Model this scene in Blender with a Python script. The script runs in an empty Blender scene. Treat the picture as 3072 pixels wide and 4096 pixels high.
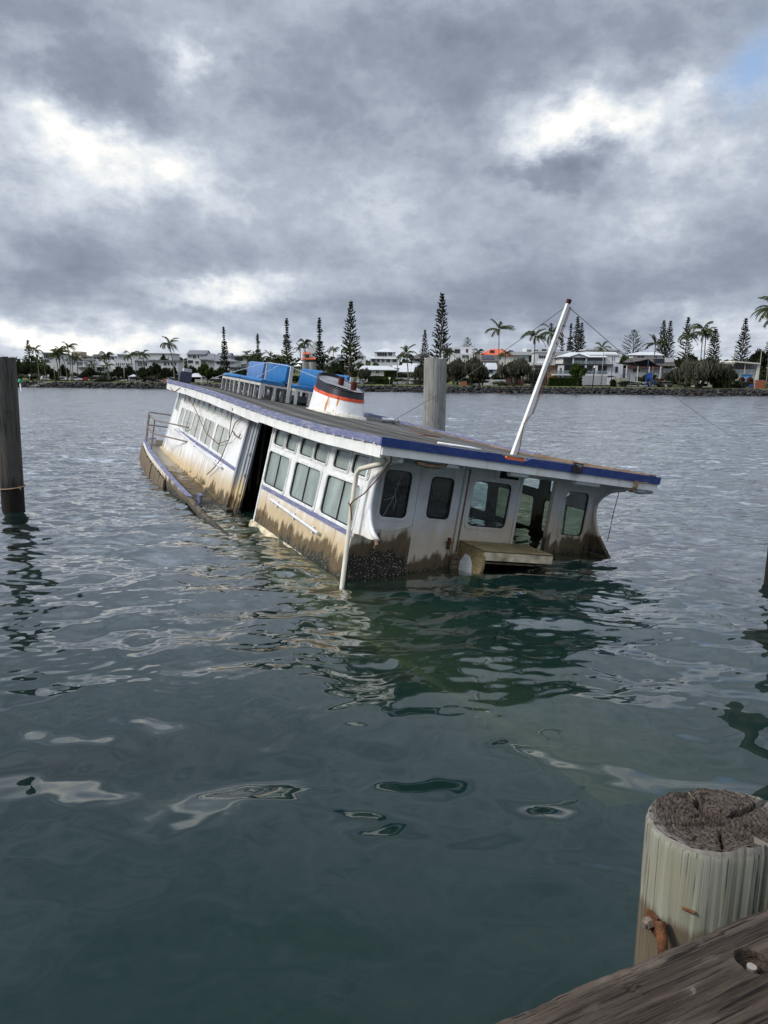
import bpy, bmesh, math, random
import numpy as np
from mathutils import Vector, Matrix, noise as mnoise
from mathutils.geometry import delaunay_2d_cdt

scene = bpy.context.scene
rng = random.Random(7)
R_ = math.radians

# ------------------------------------------------------------------ camera
F, PITCH, ROLL, CH = 2840.0, 0.18277, 0.0099, 3.5
cam_d = bpy.data.cameras.new('camera')
cam = bpy.data.objects.new('camera', cam_d)
scene.collection.objects.link(cam)
cam_d.sensor_fit = 'VERTICAL'
cam_d.sensor_height = 36.0
cam_d.lens = 36.0 * F / 4096.0
cam_d.clip_start = 0.05
cam_d.clip_end = 4000
cam.matrix_world = (Matrix.Translation((0, 0, CH)) @ Matrix.Rotation(math.pi / 2 - PITCH, 4, 'X')
                    @ Matrix.Rotation(ROLL, 4, 'Z'))
scene.camera = cam
scene.render.resolution_x, scene.render.resolution_y = 768, 1024

# ------------------------------------------------------------------ render
scene.render.engine = 'CYCLES'
scene.cycles.use_denoising = True
scene.cycles.max_bounces = 8
scene.cycles.diffuse_bounces = 3
scene.cycles.glossy_bounces = 4
scene.cycles.transmission_bounces = 6
scene.cycles.transparent_max_bounces = 12
scene.cycles.caustics_reflective = False
scene.cycles.caustics_refractive = False
scene.cycles.sample_clamp_indirect = 4
scene.view_settings.view_transform = 'Standard'
scene.view_settings.look = 'None'
scene.view_settings.gamma = 1
scene.view_settings.exposure = 1.05

# ------------------------------------------------------------------ node helper
class NT:
    def __init__(s, tree):
        s.t = tree
        s.n = tree.nodes
        s.l = tree.links
    def new(s, kind, **kw):
        nd = s.n.new(kind)
        for k, v in kw.items():
            setattr(nd, k, v)
        return nd
    def put(s, sock, v):
        if v is None:
            return
        if hasattr(v, 'is_linked') or hasattr(v, 'links'):
            s.l.new(v, sock)
        else:
            if isinstance(v, (tuple, list)) and len(v) == 3 and sock.type == 'RGBA':
                v = (*v, 1.0)
            elif isinstance(v, (int, float)) and sock.type == 'RGBA':
                v = (v, v, v, 1.0)
            sock.default_value = v
    def math(s, op, a, b=None, c=None, clamp=False):
        nd = s.new('ShaderNodeMath', operation=op, use_clamp=clamp)
        s.put(nd.inputs[0], a); s.put(nd.inputs[1], b)
        if c is not None: s.put(nd.inputs[2], c)
        return nd.outputs[0]
    def vmath(s, op, a, b=None, scale=None):
        nd = s.new('ShaderNodeVectorMath', operation=op)
        s.put(nd.inputs[0], a)
        if b is not None: s.put(nd.inputs[1], b)
        if scale is not None: s.put(nd.inputs['Scale'], scale)
        return nd.outputs['Vector']
    def sep(s, v):
        nd = s.new('ShaderNodeSeparateXYZ'); s.put(nd.inputs[0], v); return nd.outputs
    def comb(s, x, y, z):
        nd = s.new('ShaderNodeCombineXYZ')
        for i, v in enumerate((x, y, z)): s.put(nd.inputs[i], v)
        return nd.outputs[0]
    def noise(s, vec, scale, detail=4, rough=.55, out=0, dist=0.0):
        nd = s.new('ShaderNodeTexNoise')
        if vec is not None: s.put(nd.inputs['Vector'], vec)
        nd.inputs['Scale'].default_value = scale
        nd.inputs['Detail'].default_value = detail
        nd.inputs['Roughness'].default_value = rough
        nd.inputs['Distortion'].default_value = dist
        return nd.outputs[out]
    def voro(s, vec, scale, feature='F1', out='Distance'):
        nd = s.new('ShaderNodeTexVoronoi', feature=feature)
        if vec is not None: s.put(nd.inputs['Vector'], vec)
        nd.inputs['Scale'].default_value = scale
        return nd.outputs[out]
    def ramp(s, fac, stops):
        nd = s.new('ShaderNodeValToRGB')
        s.put(nd.inputs[0], fac)
        e = nd.color_ramp.elements
        while len(e) < len(stops): e.new(0.5)
        for el, (p, c) in zip(e, stops):
            el.position = p
            el.color = (c, c, c, 1) if isinstance(c, (int, float)) else (*c, 1)
        return nd.outputs[0]
    def step(s, v, lo, hi, a=0.0, b=1.0):
        nd = s.new('ShaderNodeMapRange', interpolation_type='SMOOTHSTEP')
        s.put(nd.inputs[0], v)
        nd.inputs[1].default_value, nd.inputs[2].default_value = lo, hi
        nd.inputs[3].default_value, nd.inputs[4].default_value = a, b
        return nd.outputs[0]
    def mix(s, fac, a, b, blend='MIX'):
        nd = s.new('ShaderNodeMix', data_type='RGBA', blend_type=blend)
        s.put(nd.inputs[0], fac); s.put(nd.inputs[6], a); s.put(nd.inputs[7], b)
        return nd.outputs[2]
    def bump(s, h, strength=.3, dist=.02, normal=None):
        nd = s.new('ShaderNodeBump')
        s.put(nd.inputs['Height'], h)
        nd.inputs['Strength'].default_value = strength
        nd.inputs['Distance'].default_value = dist
        if normal is not None: s.put(nd.inputs['Normal'], normal)
        return nd.outputs[0]
    def scale(s, v, sc):
        nd = s.new('ShaderNodeMapping'); s.put(nd.inputs[0], v)
        nd.inputs['Scale'].default_value = sc
        return nd.outputs[0]

def new_mat(name):
    m = bpy.data.materials.new(name)
    m.use_nodes = True
    m.node_tree.nodes.clear()
    nt = NT(m.node_tree)
    out = nt.new('ShaderNodeOutputMaterial')
    return m, nt, out

def principled(nt, out, color, rough=.6, spec=.4, metal=0.0, normal=None):
    b = nt.new('ShaderNodeBsdfPrincipled')
    nt.put(b.inputs['Base Color'], color)
    nt.put(b.inputs['Roughness'], rough)
    nt.put(b.inputs['Metallic'], metal)
    nt.put(b.inputs['Specular IOR Level'], spec)
    if normal is not None: nt.put(b.inputs['Normal'], normal)
    nt.l.new(b.outputs[0], out.inputs[0])
    return b

def objco(nt): return nt.new('ShaderNodeTexCoord').outputs['Object']
def world_pos(nt): return nt.new('ShaderNodeNewGeometry').outputs['Position']

# ------------------------------------------------------------------ world: cloud layer over a clear sky
SUN_AZ, SUN_EL = R_(-108), R_(40)
world = bpy.data.worlds.new('World')
scene.world = world
world.use_nodes = True
world.node_tree.nodes.clear()
w = NT(world.node_tree)
wout = w.new('ShaderNodeOutputWorld')
d = w.new('ShaderNodeTexCoord').outputs['Generated']
dx, dy, dz = w.sep(d)
az = w.math('ARCTAN2', dx, dy)
el = w.math('ARCSINE', dz)
zz = w.math('ADD', w.math('MAXIMUM', dz, 0.0), 0.14)
pl = w.comb(w.math('DIVIDE', dx, zz), w.math('DIVIDE', dy, zz), 0.0)
ae = w.comb(az, w.math('MULTIPLY', el, 1.45), 0.0)
wn = w.noise(ae, 7.0, 6, .6, out=1)
wx, wy, _ = w.sep(wn)
azw = w.math('ADD', az, w.math('MULTIPLY', w.math('SUBTRACT', wx, .5), .22))
elw = w.math('ADD', el, w.math('MULTIPLY', w.math('SUBTRACT', wy, .5), .12))
wn2 = w.noise(ae, 26.0, 5, .6, out=1)
wx2, wy2, _ = w.sep(wn2)
azw = w.math('ADD', azw, w.math('MULTIPLY', w.math('SUBTRACT', wx2, .5), .05))
elw = w.math('ADD', elw, w.math('MULTIPLY', w.math('SUBTRACT', wy2, .5), .03))
def blob(a, e, sa, se):
    u = w.math('DIVIDE', w.math('SUBTRACT', azw, R_(a)), R_(sa))
    v = w.math('DIVIDE', w.math('SUBTRACT', elw, R_(e)), R_(se))
    q = w.math('ADD', w.math('MULTIPLY', u, u), w.math('MULTIPLY', v, v))
    return w.math('EXPONENT', w.math('MULTIPLY', q, -1.0))
CLOUDS = [  # azimuth, elevation, half widths (degrees), brightness change
    (-21.5, 16.2, 5.2, 1.5, 0.38), (-16.5, 14.4, 4.5, 1.7, 0.331), (-26, 12.8, 7, 3.2, 0.17), (-12.5, 12.5, 4, 2.0, 0.115),
    (-13.5, 21.5, 2.6, 1.8, 0.331), (-25, 20.8, 2.2, 1.0, 0.180), (15.5, 18.1, 4.2, 1.4, 0.38), (20.5, 15.4, 4.8, 2.2, 0.25),
    (19.5, 20.0, 3.4, 1.5, 0.288), (10.5, 16.8, 2.0, 2.4, 0.144), (22, 11.5, 6, 2.2, 0.158),
    (12.3, 15.6, 3.8, 1.15, -0.446), (9, 23.0, 12, 2.6, -0.216), (-20, 19.9, 7.0, 1.3, -0.216), (-28, 23, 6, 1.5, -0.108),
    (4.5, 18, 3.5, 5, -0.187), (-4, 20, 5, 3, -0.115), (-23, 7.6, 8, 1.9, -0.158), (-9, 9.0, 6, 1.4, -0.072), (-13, 6.2, 6.5, 1.0, 0.331), (-26, 3.2, 6, 1.2, 0.374),
    (-14, 3.0, 9, .9, 0.259), (8, 5.6, 12, 2.0, -0.144), (2, 1.8, 22, 1.2, 0.158), (24, 7, 6, 2.0, -0.108), (22.5, 4.0, 5, 1.2, 0.202), (0, 12, 5, 2.5, 0.058),
]
big = w.math('MULTIPLY', w.math('SUBTRACT', w.noise(pl, .55, 8, .54, dist=.3), .5), 1.15)
mid = w.math('MULTIPLY', w.math('SUBTRACT', w.noise(ae, 6.5, 10, .62, dist=.15), .5), .52)
bn_ = w.noise(ae, 9.5, 9, .62)
bil = w.math('MULTIPLY', w.math('SUBTRACT', .30, w.math('ABSOLUTE', w.math('MULTIPLY_ADD', bn_, 2.0, -1.0))), .36)
idx = w.math('ADD', w.math('ADD', big, mid), w.math('ADD', bil, .315))
bsum = None
for a, e, sa, se, amp in CLOUDS:
    t_ = w.math('MULTIPLY', blob(a, e, sa, se), amp)
    bsum = t_ if bsum is None else w.math('ADD', bsum, t_)
bsum = w.math('MULTIPLY', bsum, w.math('MULTIPLY_ADD', w.noise(ae, 11.0, 7, .6), 1.3, .30))
idx = w.math('ADD', idx, bsum)
cloud = w.ramp(idx, [(0.0, (.102, .119, .152)), (.25, (.146, .167, .208)), (.46, (.227, .252, .297)), (.63, (.346, .371, .404)),
                     (.80, (.51, .507, .485)), (1.0, (.68, .66, .595))])
# overcast brightens overhead; raised further above the view to light the scene
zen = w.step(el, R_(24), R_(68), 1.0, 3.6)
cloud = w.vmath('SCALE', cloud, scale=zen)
sky = w.new('ShaderNodeTexSky', sky_type='NISHITA', sun_disc=False)
sky.sun_elevation = SUN_EL
sky.sun_rotation = SUN_AZ
skyc = w.vmath('SCALE', sky.outputs[0], scale=.09)
gap = w.math('MULTIPLY', blob(24.8, 20.4, 2.4, 1.7), .85, clamp=True)
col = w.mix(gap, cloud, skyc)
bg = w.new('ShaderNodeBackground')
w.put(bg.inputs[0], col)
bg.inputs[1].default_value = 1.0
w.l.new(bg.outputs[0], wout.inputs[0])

# ------------------------------------------------------------------ sun behind thin cloud, to the left
sl = bpy.data.lights.new('sun', 'SUN')
sl.energy = 1.5
sl.angle = R_(16)
sl.color = (1.0, .965, .9)
sun = bpy.data.objects.new('sun', sl)
scene.collection.objects.link(sun)
sdir = Vector((math.sin(SUN_AZ) * math.cos(SUN_EL), math.cos(SUN_AZ) * math.cos(SUN_EL), math.sin(SUN_EL)))
sun.rotation_euler = (-sdir).to_track_quat('-Z', 'Y').to_euler()

# ------------------------------------------------------------------ photo pixel -> direction (distances come from ground, water, walls)
cP, sP, cR, sR = math.cos(PITCH), math.sin(PITCH), math.cos(ROLL), math.sin(ROLL)
def ray(px, py):
    a0, b0 = (px - 1536) / F, (py - 2048) / F
    a, b = cR * a0 + sR * b0, -sR * a0 + cR * b0
    return Vector((a, cP - b * sP, -sP - b * cP))
def on_z(px, py, z=0.0):
    v = ray(px, py); return Vector((0, 0, CH)) + v * ((z - CH) / v.z)
def on_y(px, py, y):
    v = ray(px, py); return Vector((0, 0, CH)) + v * (y / v.y)

# ------------------------------------------------------------------ mesh helpers
def link(o, parent=None):
    scene.collection.objects.link(o)
    if parent is not None: o.parent = parent
    return o
def add_mesh(name, verts, faces, mat=None, parent=None, smooth=False, auto=None):
    me = bpy.data.meshes.new(name)
    me.from_pydata([tuple(v) for v in verts], [], faces)
    if mat is not None: me.materials.append(mat)
    if smooth:
        me.polygons.foreach_set('use_smooth', [True] * len(me.polygons))
    me.update()
    o = bpy.data.objects.new(name, me)
    if smooth and auto:
        me.set_sharp_from_angle(angle=R_(auto))
    return link(o, parent)
def tag(o, label=None, cat=None, group=None, kind=None):
    if label: o['label'] = label
    if cat: o['category'] = cat
    if group: o['group'] = group
    if kind: o['kind'] = kind
    return o
def empty(name, loc=(0, 0, 0), rz=0.0):
    o = bpy.data.objects.new(name, None)
    o.empty_display_size = .3
    o.location = loc
    o.rotation_euler = (0, 0, rz)
    return link(o)
def copy_of(o, parent=None, loc=None):
    c = o.copy(); scene.collection.objects.link(c); c.parent = parent
    if loc is not None: c.location = loc
    return c

class MB:
    def __init__(s): s.v, s.f = [], []
    def add(s, vs, fs):
        n = len(s.v); s.v += [tuple(q) for q in vs]; s.f += [tuple(i + n for i in f) for f in fs]; return s
    def box(s, a, b, fn=None):
        (x0, y0, z0), (x1, y1, z1) = a, b
        vs = [(x0, y0, z0), (x1, y0, z0), (x1, y1, z0), (x0, y1, z0), (x0, y0, z1), (x1, y0, z1), (x1, y1, z1), (x0, y1, z1)]
        if fn: vs = [fn(*q) for q in vs]
        return s.add(vs, [(0, 3, 2, 1), (4, 5, 6, 7), (0, 1, 5, 4), (1, 2, 6, 5), (2, 3, 7, 6), (3, 0, 4, 7)])
    def tube(s, pts, r, n=8, cap=True, square=False, twist=0.0):
        pts = [Vector(p) for p in pts]
        rs = r if isinstance(r, (list, tuple)) else [r] * len(pts)
        base = len(s.v); up = None
        for i, p in enumerate(pts):
            t = (pts[min(i + 1, len(pts) - 1)] - pts[max(i - 1, 0)])
            if t.length < 1e-9: t = Vector((0, 0, 1))
            t.normalize()
            if up is None:
                up = Vector((0, 0, 1)) if abs(t.z) < .9 else Vector((0, 1, 0))
            x = up.cross(t).normalized(); y = t.cross(x); up = y
            for k in range(n):
                a = 2 * math.pi * (k + (.5 if square else 0)) / n + twist
                s.v.append(tuple(p + (x * math.cos(a) + y * math.sin(a)) * rs[i]))
        for i in range(len(pts) - 1):
            for k in range(n):
                a, b = base + i * n + k, base + i * n + (k + 1) % n
                s.f.append((a, b, b + n, a + n))
        if cap:
            s.f.append(tuple(base + k for k in range(n))[::-1])
            s.f.append(tuple(base + (len(pts) - 1) * n + k for k in range(n)))
        return s
    def loft(s, rings, closed=True, cap0=False, cap1=False):
        base = len(s.v); n = len(rings[0])
        for r in rings: s.v += [tuple(q) for q in r]
        m = n if closed else n - 1
        for i in range(len(rings) - 1):
            for k in range(m):
                a, b = base + i * n + k, base + i * n + (k + 1) % n
                s.f.append((a, b, b + n, a + n))
        if cap0: s.f.append(tuple(base + k for k in range(n))[::-1])
        if cap1: s.f.append(tuple(base + (len(rings) - 1) * n + k for k in range(n)))
        return s
    def build(s, name, mat=None, parent=None, smooth=False, auto=None):
        return add_mesh(name, s.v, s.f, mat, parent, smooth, auto)

def rrect(x0, x1, y0, y1, r, n=4, skew=0.0):
    pts = []
    for cx, cy, a0 in ((x1 - r, y1 - r, 0), (x0 + r, y1 - r, 90), (x0 + r, y0 + r, 180), (x1 - r, y0 + r, 270)):
        for k in range(n + 1):
            a = R_(a0 + 90 * k / n)
            pts.append((cx + r * math.cos(a), cy + r * math.sin(a)))
    return pts
def panel(outer, holes, fn, d0, d1, mb=None, step=None):
    """flat sheet with holes, cut in 2D, mapped by fn(a, b, depth); both skins and all rims"""
    mb = mb or MB()
    def dens(loop):
        if not step: return loop
        o = []
        for i, a in enumerate(loop):
            b = loop[(i + 1) % len(loop)]
            n = max(1, int(math.hypot(b[0] - a[0], b[1] - a[1]) / step))
            o += [(a[0] + (b[0] - a[0]) * k / n, a[1] + (b[1] - a[1]) * k / n) for k in range(n)]
        return o
    outer = dens(outer)
    pts, edges = [], []
    for loop in [outer] + holes:
        n0 = len(pts); pts += [Vector(p) for p in loop]
        edges += [(n0 + i, n0 + (i + 1) % len(loop)) for i in range(len(loop))]
    vs, es, fs, *_ = delaunay_2d_cdt(pts, edges, [], 0, 1e-5)
    def inside(p, loop):
        c = False; j = len(loop) - 1
        for i in range(len(loop)):
            (xi, yi), (xj, yj) = loop[i], loop[j]
            if (yi > p[1]) != (yj > p[1]) and p[0] < (xj - xi) * (p[1] - yi) / (yj - yi) + xi: c = not c
            j = i
        return c
    tri = []
    for f in fs:
        c = sum((vs[i] for i in f), Vector((0, 0))) / len(f)
        if inside(c, outer) and not any(inside(c, h) for h in holes): tri.append(tuple(f))
    for dd, rev in ((d0, False), (d1, True)):
        mb.add([fn(v[0], v[1], dd) for v in vs], [t[::-1] if rev else t for t in tri])
    for loop in [outer] + holes:
        n = len(loop)
        mb.add([fn(*p, d0) for p in loop] + [fn(*p, d1) for p in loop],
               [(i, (i + 1) % n, (i + 1) % n + n, i + n) for i in range(n)])
    return mb
def ring(loop_o, loop_i, fn, d0, d1, mb=None):
    mb = mb or MB(); n = len(loop_o)
    vs = [fn(*p, d0) for p in loop_o] + [fn(*p, d0) for p in loop_i] + [fn(*p, d1) for p in loop_o] + [fn(*p, d1) for p in loop_i]
    fs = []
    for i in range(n):
        j = (i + 1) % n
        fs += [(i, j, j + n, i + n), (i + 2 * n, i + 3 * n, j + 3 * n, j + 2 * n), (i, i + 2 * n, j + 2 * n, j), (i + n, j + n, j + 3 * n, i + 3 * n)]
    return mb.add(vs, fs)
# ------------------------------------------------------------------ materials
M = {}
def simple(name, color, rough=.6, spec=.35, metal=0.0, var=.18, scale=3.0, bump=0.0, bscale=20.0):
    m, nt, out = new_mat(name)
    c = objco(nt)
    n = nt.noise(c, scale, 5)
    lo = tuple(max(0, x * (1 - var)) for x in color); hi = tuple(min(1, x * (1 + var)) for x in color)
    nrm = nt.bump(nt.noise(c, bscale, 4), bump, .02) if bump else None
    principled(nt, out, nt.ramp(n, [(.3, lo), (.7, hi)]), rough, spec, metal, nrm)
    M[name] = m
    return m

def streaks(nt, co, sx, sy, sz, detail=5):
    return nt.noise(nt.scale(co, (sx, sy, sz)), 1.0, detail, .6)

def hull_paint(name, base, grime=1.0, rust=1.0, tan=1.0, rough=.45, dz=0.0):
    """weathered marine paint: rust runs, tan tide stain and dark weed near the water"""
    m, nt, out = new_mat(name)
    co = objco(nt); wz = nt.sep(world_pos(nt))[2]
    n1 = nt.noise(co, 2.2, 6, .6); n2 = nt.noise(co, 9, 5, .65)
    c = nt.mix(nt.step(n1, .35, .75), base, tuple(x * .82 for x in base))
    # grey-brown grime runs
    st = streaks(nt, co, 7, 7, .5)
    c = nt.mix(nt.math('MULTIPLY', nt.step(st, .52, .75), .5 * grime), c, (.33, .31, .27))
    # rust runs
    rs = nt.math('MULTIPLY', nt.step(streaks(nt, co, 11, 11, .8, 3), .66, .74), nt.step(n1, .5, .62))
    c = nt.mix(nt.math('MULTIPLY', rs, .85 * rust), c, (.38, .15, .045))
    # small chips
    c = nt.mix(nt.math('MULTIPLY', nt.step(n2, .68, .74), .6 * grime), c, (.22, .20, .18))
    h = nt.math('ADD', wz, nt.math('MULTIPLY', nt.math('SUBTRACT', streaks(nt, co, 3.2, 3.2, .7), .5), .75))
    c = nt.mix(nt.math('MULTIPLY', nt.step(h, 1.15, .45), .9 * tan), c, (.50, .37, .19))
    h2 = nt.math('ADD', wz, nt.math('MULTIPLY', nt.math('SUBTRACT', streaks(nt, co, 5, 5, 1.6, 8), .5), .85))
    h2 = nt.math('ADD', h2, nt.math('MULTIPLY', nt.math('SUBTRACT', nt.noise(co, .9, 3), .5), .5))
    h2 = nt.math('SUBTRACT', h2, dz)
    c = nt.mix(nt.math('MULTIPLY', nt.step(h2, .47, .32), .93), c, nt.mix(n2, (.040, .026, .011), (.115, .078, .034)))
    sp = nt.noise(co, 34, 3)
    c = nt.mix(nt.math('MULTIPLY', nt.step(h2, .20, .05), .92), c, nt.mix(nt.step(sp, .58, .66), (.012, .013, .009), (.35, .33, .29)))
    c = nt.mix(nt.step(wz, -.03, -.16), c, nt.mix(n1, (.40, .31, .13), (.56, .45, .22)))
    bh = nt.math('ADD', nt.math('MULTIPLY', n1, 1.0), nt.math('MULTIPLY', n2, .35))
    rr = nt.mix(nt.step(h2, .4, .1), rough, .8)
    principled(nt, out, c, rr, .35, 0, nt.bump(nt.noise(co, 1.1, 2), .30, .08, nt.bump(bh, .45, .012)))
    M[name] = m
    return m

hull_paint('white_paint', (.80, .80, .79))
hull_paint('end_paint', (.76, .78, .81), grime=.7, rust=.7, tan=.7, dz=-.13)
hull_paint('corner_paint', (.62, .61, .57), grime=1.2, rust=.5, tan=.7, dz=.34)
hull_paint('cream_trim', (.80, .80, .77), grime=.9, rust=1.0, tan=.6)
hull_paint('hull_tan', (.52, .47, .39), grime=1.4, rust=1.2, rough=.7)
hull_paint('deck_grey', (.25, .24, .215), grime=1.5, rust=.5, rough=.6, tan=.3)
hull_paint('jamb_grey', (.32, .34, .37), grime=1.0, rust=.4)
def worn_blue(name, base, worn, amt):
    m, nt, out = new_mat(name)
    co = objco(nt)
    n = nt.noise(co, 5, 8, .68); n2 = nt.noise(nt.scale(co, (14, 3, 30)), 1, 5, .6)
    c = nt.mix(nt.step(n, .3, .75), base, tuple(min(1, x * 1.3 + .01) for x in base))
    c = nt.mix(nt.math('MULTIPLY', nt.step(n2, .57 - amt * .1, .66), .3 + .5 * amt), c, worn)
    c = nt.mix(nt.step(nt.noise(co, 30, 3), .74, .78), c, (.03, .03, .05))
    principled(nt, out, c, .5, .35, 0, nt.bump(n, .4, .01))
    M[name] = m
worn_blue('blue_faded', (.115, .125, .225), (.33, .33, .38), .9)
worn_blue('blue_strong', (.014, .036, .155), (.10, .12, .24), .35)
simple('aluminium', (.52, .53, .54), .4, .5, .6, .25, 6)
simple('frame_white', (.70, .71, .70), .45, .35, 0, .2, 9)
simple('frame_grey', (.46, .48, .49), .5, .35, 0, .25, 9)
simple('rubber_black', (.012, .012, .013), .6)
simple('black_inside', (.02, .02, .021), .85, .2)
simple('pvc_white', (.66, .67, .69), .4, .4, 0, .15, 5)
simple('black_paint', (.014, .015, .022), .35, .45, 0, .5, 4)
simple('rust_pipe', (.07, .018, .012), .85, .2, 0, .6, 9, .5, 40)
simple('rust_iron', (.12, .05, .022), .8, .3, .2, .5, 14, .5, 60)
simple('bolt_steel', (.30, .25, .20), .45, .5, .7, .3, 20)
simple('bright_steel', (.26, .23, .20), .55, .4, .5, .25, 30)
simple('rope_tan', (.30, .20, .12), .9, .1, 0, .3, 30)
simple('rope_rust', (.16, .07, .04), .9, .1, 0, .3, 30)
simple('wire_grey', (.10, .10, .11), .6, .3)
simple('orange_scrap', (.72, .16, .06), .6, .3, 0, .25, 20)
simple('vinyl_blue', (.006, .125, .33), .42, .45, 0, .22, 3, .12, 9)
simple('vinyl_faded', (.085, .18, .37), .5, .4, 0, .2, 3, .12, 9)
simple('rail_rust', (.20, .16, .14), .7, .3, .2, .5, 14)
simple('bench_timber', (.44, .44, .43), .75, .25, 0, .3, 14)
simple('vent_navy', (.05, .055, .085), .6, .3, 0, .3, 6)
simple('pvc_dirty', (.66, .62, .52), .45, .35, 0, .22, 2.5)
simple('step_cream', (.50, .43, .30), .75, .25, 0, .55, 5, .4, 18)
simple('sealant', (.55, .52, .44), .8, .2, 0, .3, 9)

# red band, funnel white with rust runs
def funnel_paint():
    m, nt, out = new_mat('funnel_white')
    co = objco(nt)
    n = nt.noise(co, 4, 6)
    c = nt.mix(nt.step(n, .4, .8), (.80, .80, .79), (.66, .66, .65))
    st = nt.step(streaks(nt, co, 6.5, 6.5, .5, 3), .545, .63)
    z = nt.sep(co)[2]; y = nt.sep(co)[1]
    front = nt.step(y, 9.6, 8.1)
    c = nt.mix(nt.math('MULTIPLY', nt.math('MULTIPLY', st, front), .95), c, (.50, .20, .04))
    c = nt.mix(nt.math('MULTIPLY', nt.step(z, 2.02, 1.93), nt.math('MULTIPLY', front, nt.step(n, .35, .6))), c, (.50, .33, .12))
    principled(nt, out, c, .4, .4, 0, nt.bump(n, .2, .01))
    M['funnel_white'] = m
    m, nt, out = new_mat('funnel_red')
    co = objco(nt)
    n = nt.noise(co, 9, 6, .65)
    c = nt.mix(nt.step(n, .56, .64), (.60, .075, .022), (.09, .02, .012))
    principled(nt, out, c, .5, .35, 0, nt.bump(n, .3, .01))
    M['funnel_red'] = m
    m, nt, out = new_mat('funnel_plate')
    co = objco(nt)
    n = nt.noise(nt.scale(co, (1.2, 5, 3)), 1.6, 6, .6)
    c = nt.mix(nt.step(nt.noise(co, 3, 6), .3, .7), (.15, .15, .16), (.26, .26, .27))
    c = nt.mix(nt.step(n, .60, .63), c, (.02, .015, .014))
    c = nt.mix(nt.step(nt.noise(nt.scale(co, (2, 6, 3)), 1.9, 5), .66, .69), c, (.28, .03, .02))
    principled(nt, out, c, .55, .35, 0, nt.bump(n, .2, .01))
    M['funnel_plate'] = m
funnel_paint()

def wood(name, c0, c1, axis, dark=.5, rough=.85, sc=1.0, bump=.5, green=None, rings=False):
    m, nt, out = new_mat(name)
    co = objco(nt)
    s = [16 * sc] * 3; s[axis] = .9 * sc
    g = nt.noise(nt.scale(co, tuple(s)), 1, 8, .62)
    s2 = [55 * sc] * 3; s2[axis] = 1.6 * sc
    g2 = nt.noise(nt.scale(co, tuple(s2)), 1, 5, .6)
    b = nt.noise(co, 2.5 * sc, 5)
    c = nt.mix(nt.step(g, .3, .7), c0, c1)
    c = nt.mix(nt.math('MULTIPLY', nt.step(g2, .50, .36), dark), c, tuple(x * .18 for x in c0))
    c = nt.mix(nt.math('MULTIPLY', nt.step(b, .45, .7), .45), c, tuple(x * .6 for x in c0))
    if green:
        c = nt.mix(nt.math('MULTIPLY', nt.step(nt.noise(nt.scale(co, (5, 5, .7)), 1, 5), .45, .65), .55), c, green)
    h = nt.math('ADD', g, nt.math('MULTIPLY', g2, .7))
    principled(nt, out, c, rough, .2, 0, nt.bump(h, bump, .012))
    M[name] = m
    return m, nt
wood('roof_board', (.045, .043, .040), (.085, .082, .076), 1, .6)
wood('roof_board_worn', (.085, .081, .074), (.165, .157, .142), 1, .6)
wood('pale_roof', (.24, .235, .225), (.33, .32, .31), 1, .4)
wood('rot_edge', (.16, .105, .065), (.30, .22, .15), 1, .7)
wood('plank_brown', (.13, .10, .07), (.26, .21, .15), 2, .6)
wood('step_top', (.22, .16, .075), (.36, .30, .17), 0, .6)

# glass: pale film on the side windows, with sky reflection painted into the far ones, clear dark glass at the end
def glass(name, film, filmcol, tint, rough=.04):
    m, nt, out = new_mat(name)
    co = objco(nt)
    n = nt.noise(co, 3.5, 5, .6)
    oi = nt.new('ShaderNodeObjectInfo')
    n3 = nt.noise(nt.vmath('ADD', nt.scale(co, (2.2, 2.2, .8)), nt.comb(nt.math('MULTIPLY', oi.outputs['Random'], 40.0), 0.0, 0.0)), 1.0, 5, .6)
    fc = nt.mix(nt.step(n3, .3, .75), filmcol, tuple(x * .62 for x in filmcol))
    fc = nt.mix(nt.math('MULTIPLY', oi.outputs['Random'], .18), fc, tuple(x * .55 for x in filmcol))
    df0 = nt.new('ShaderNodeBsdfDiffuse'); nt.put(df0.inputs[0], fc)
    tl0 = nt.new('ShaderNodeBsdfTranslucent'); nt.put(tl0.inputs[0], fc)
    dif = nt.new('ShaderNodeMixShader'); dif.inputs[0].default_value = .22
    nt.l.new(df0.outputs[0], dif.inputs[1]); nt.l.new(tl0.outputs[0], dif.inputs[2])
    tr = nt.new('ShaderNodeBsdfTransparent'); nt.put(tr.inputs[0], tint)
    mx = nt.new('ShaderNodeMixShader')
    nt.put(mx.inputs[0], nt.math('MULTIPLY', nt.step(n, .2, .8, .85, 1.1), film, clamp=True))
    nt.l.new(tr.outputs[0], mx.inputs[1]); nt.l.new(dif.outputs[0], mx.inputs[2])
    gl = nt.new('ShaderNodeBsdfGlossy'); gl.inputs['Roughness'].default_value = rough
    nt.put(gl.inputs['Normal'], nt.bump(nt.noise(co, 1.3, 2), .04, .05))
    geo = nt.new('ShaderNodeNewGeometry')
    dt = nt.new('ShaderNodeVectorMath', operation='DOT_PRODUCT')
    nt.l.new(geo.outputs['Normal'], dt.inputs[0]); nt.l.new(geo.outputs['Incoming'], dt.inputs[1])
    cs = nt.math('SUBTRACT', 1.0, nt.math('ABSOLUTE', dt.outputs['Value']), clamp=True)
    f = nt.math('MULTIPLY_ADD', nt.math('POWER', cs, 4.0), .92, .06, clamp=True)
    mx2 = nt.new('ShaderNodeMixShader'); nt.put(mx2.inputs[0], f)
    nt.l.new(mx.outputs[0], mx2.inputs[1]); nt.l.new(gl.outputs[0], mx2.inputs[2])
    nt.l.new(mx2.outputs[0], out.inputs[0])
    M[name] = m
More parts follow.
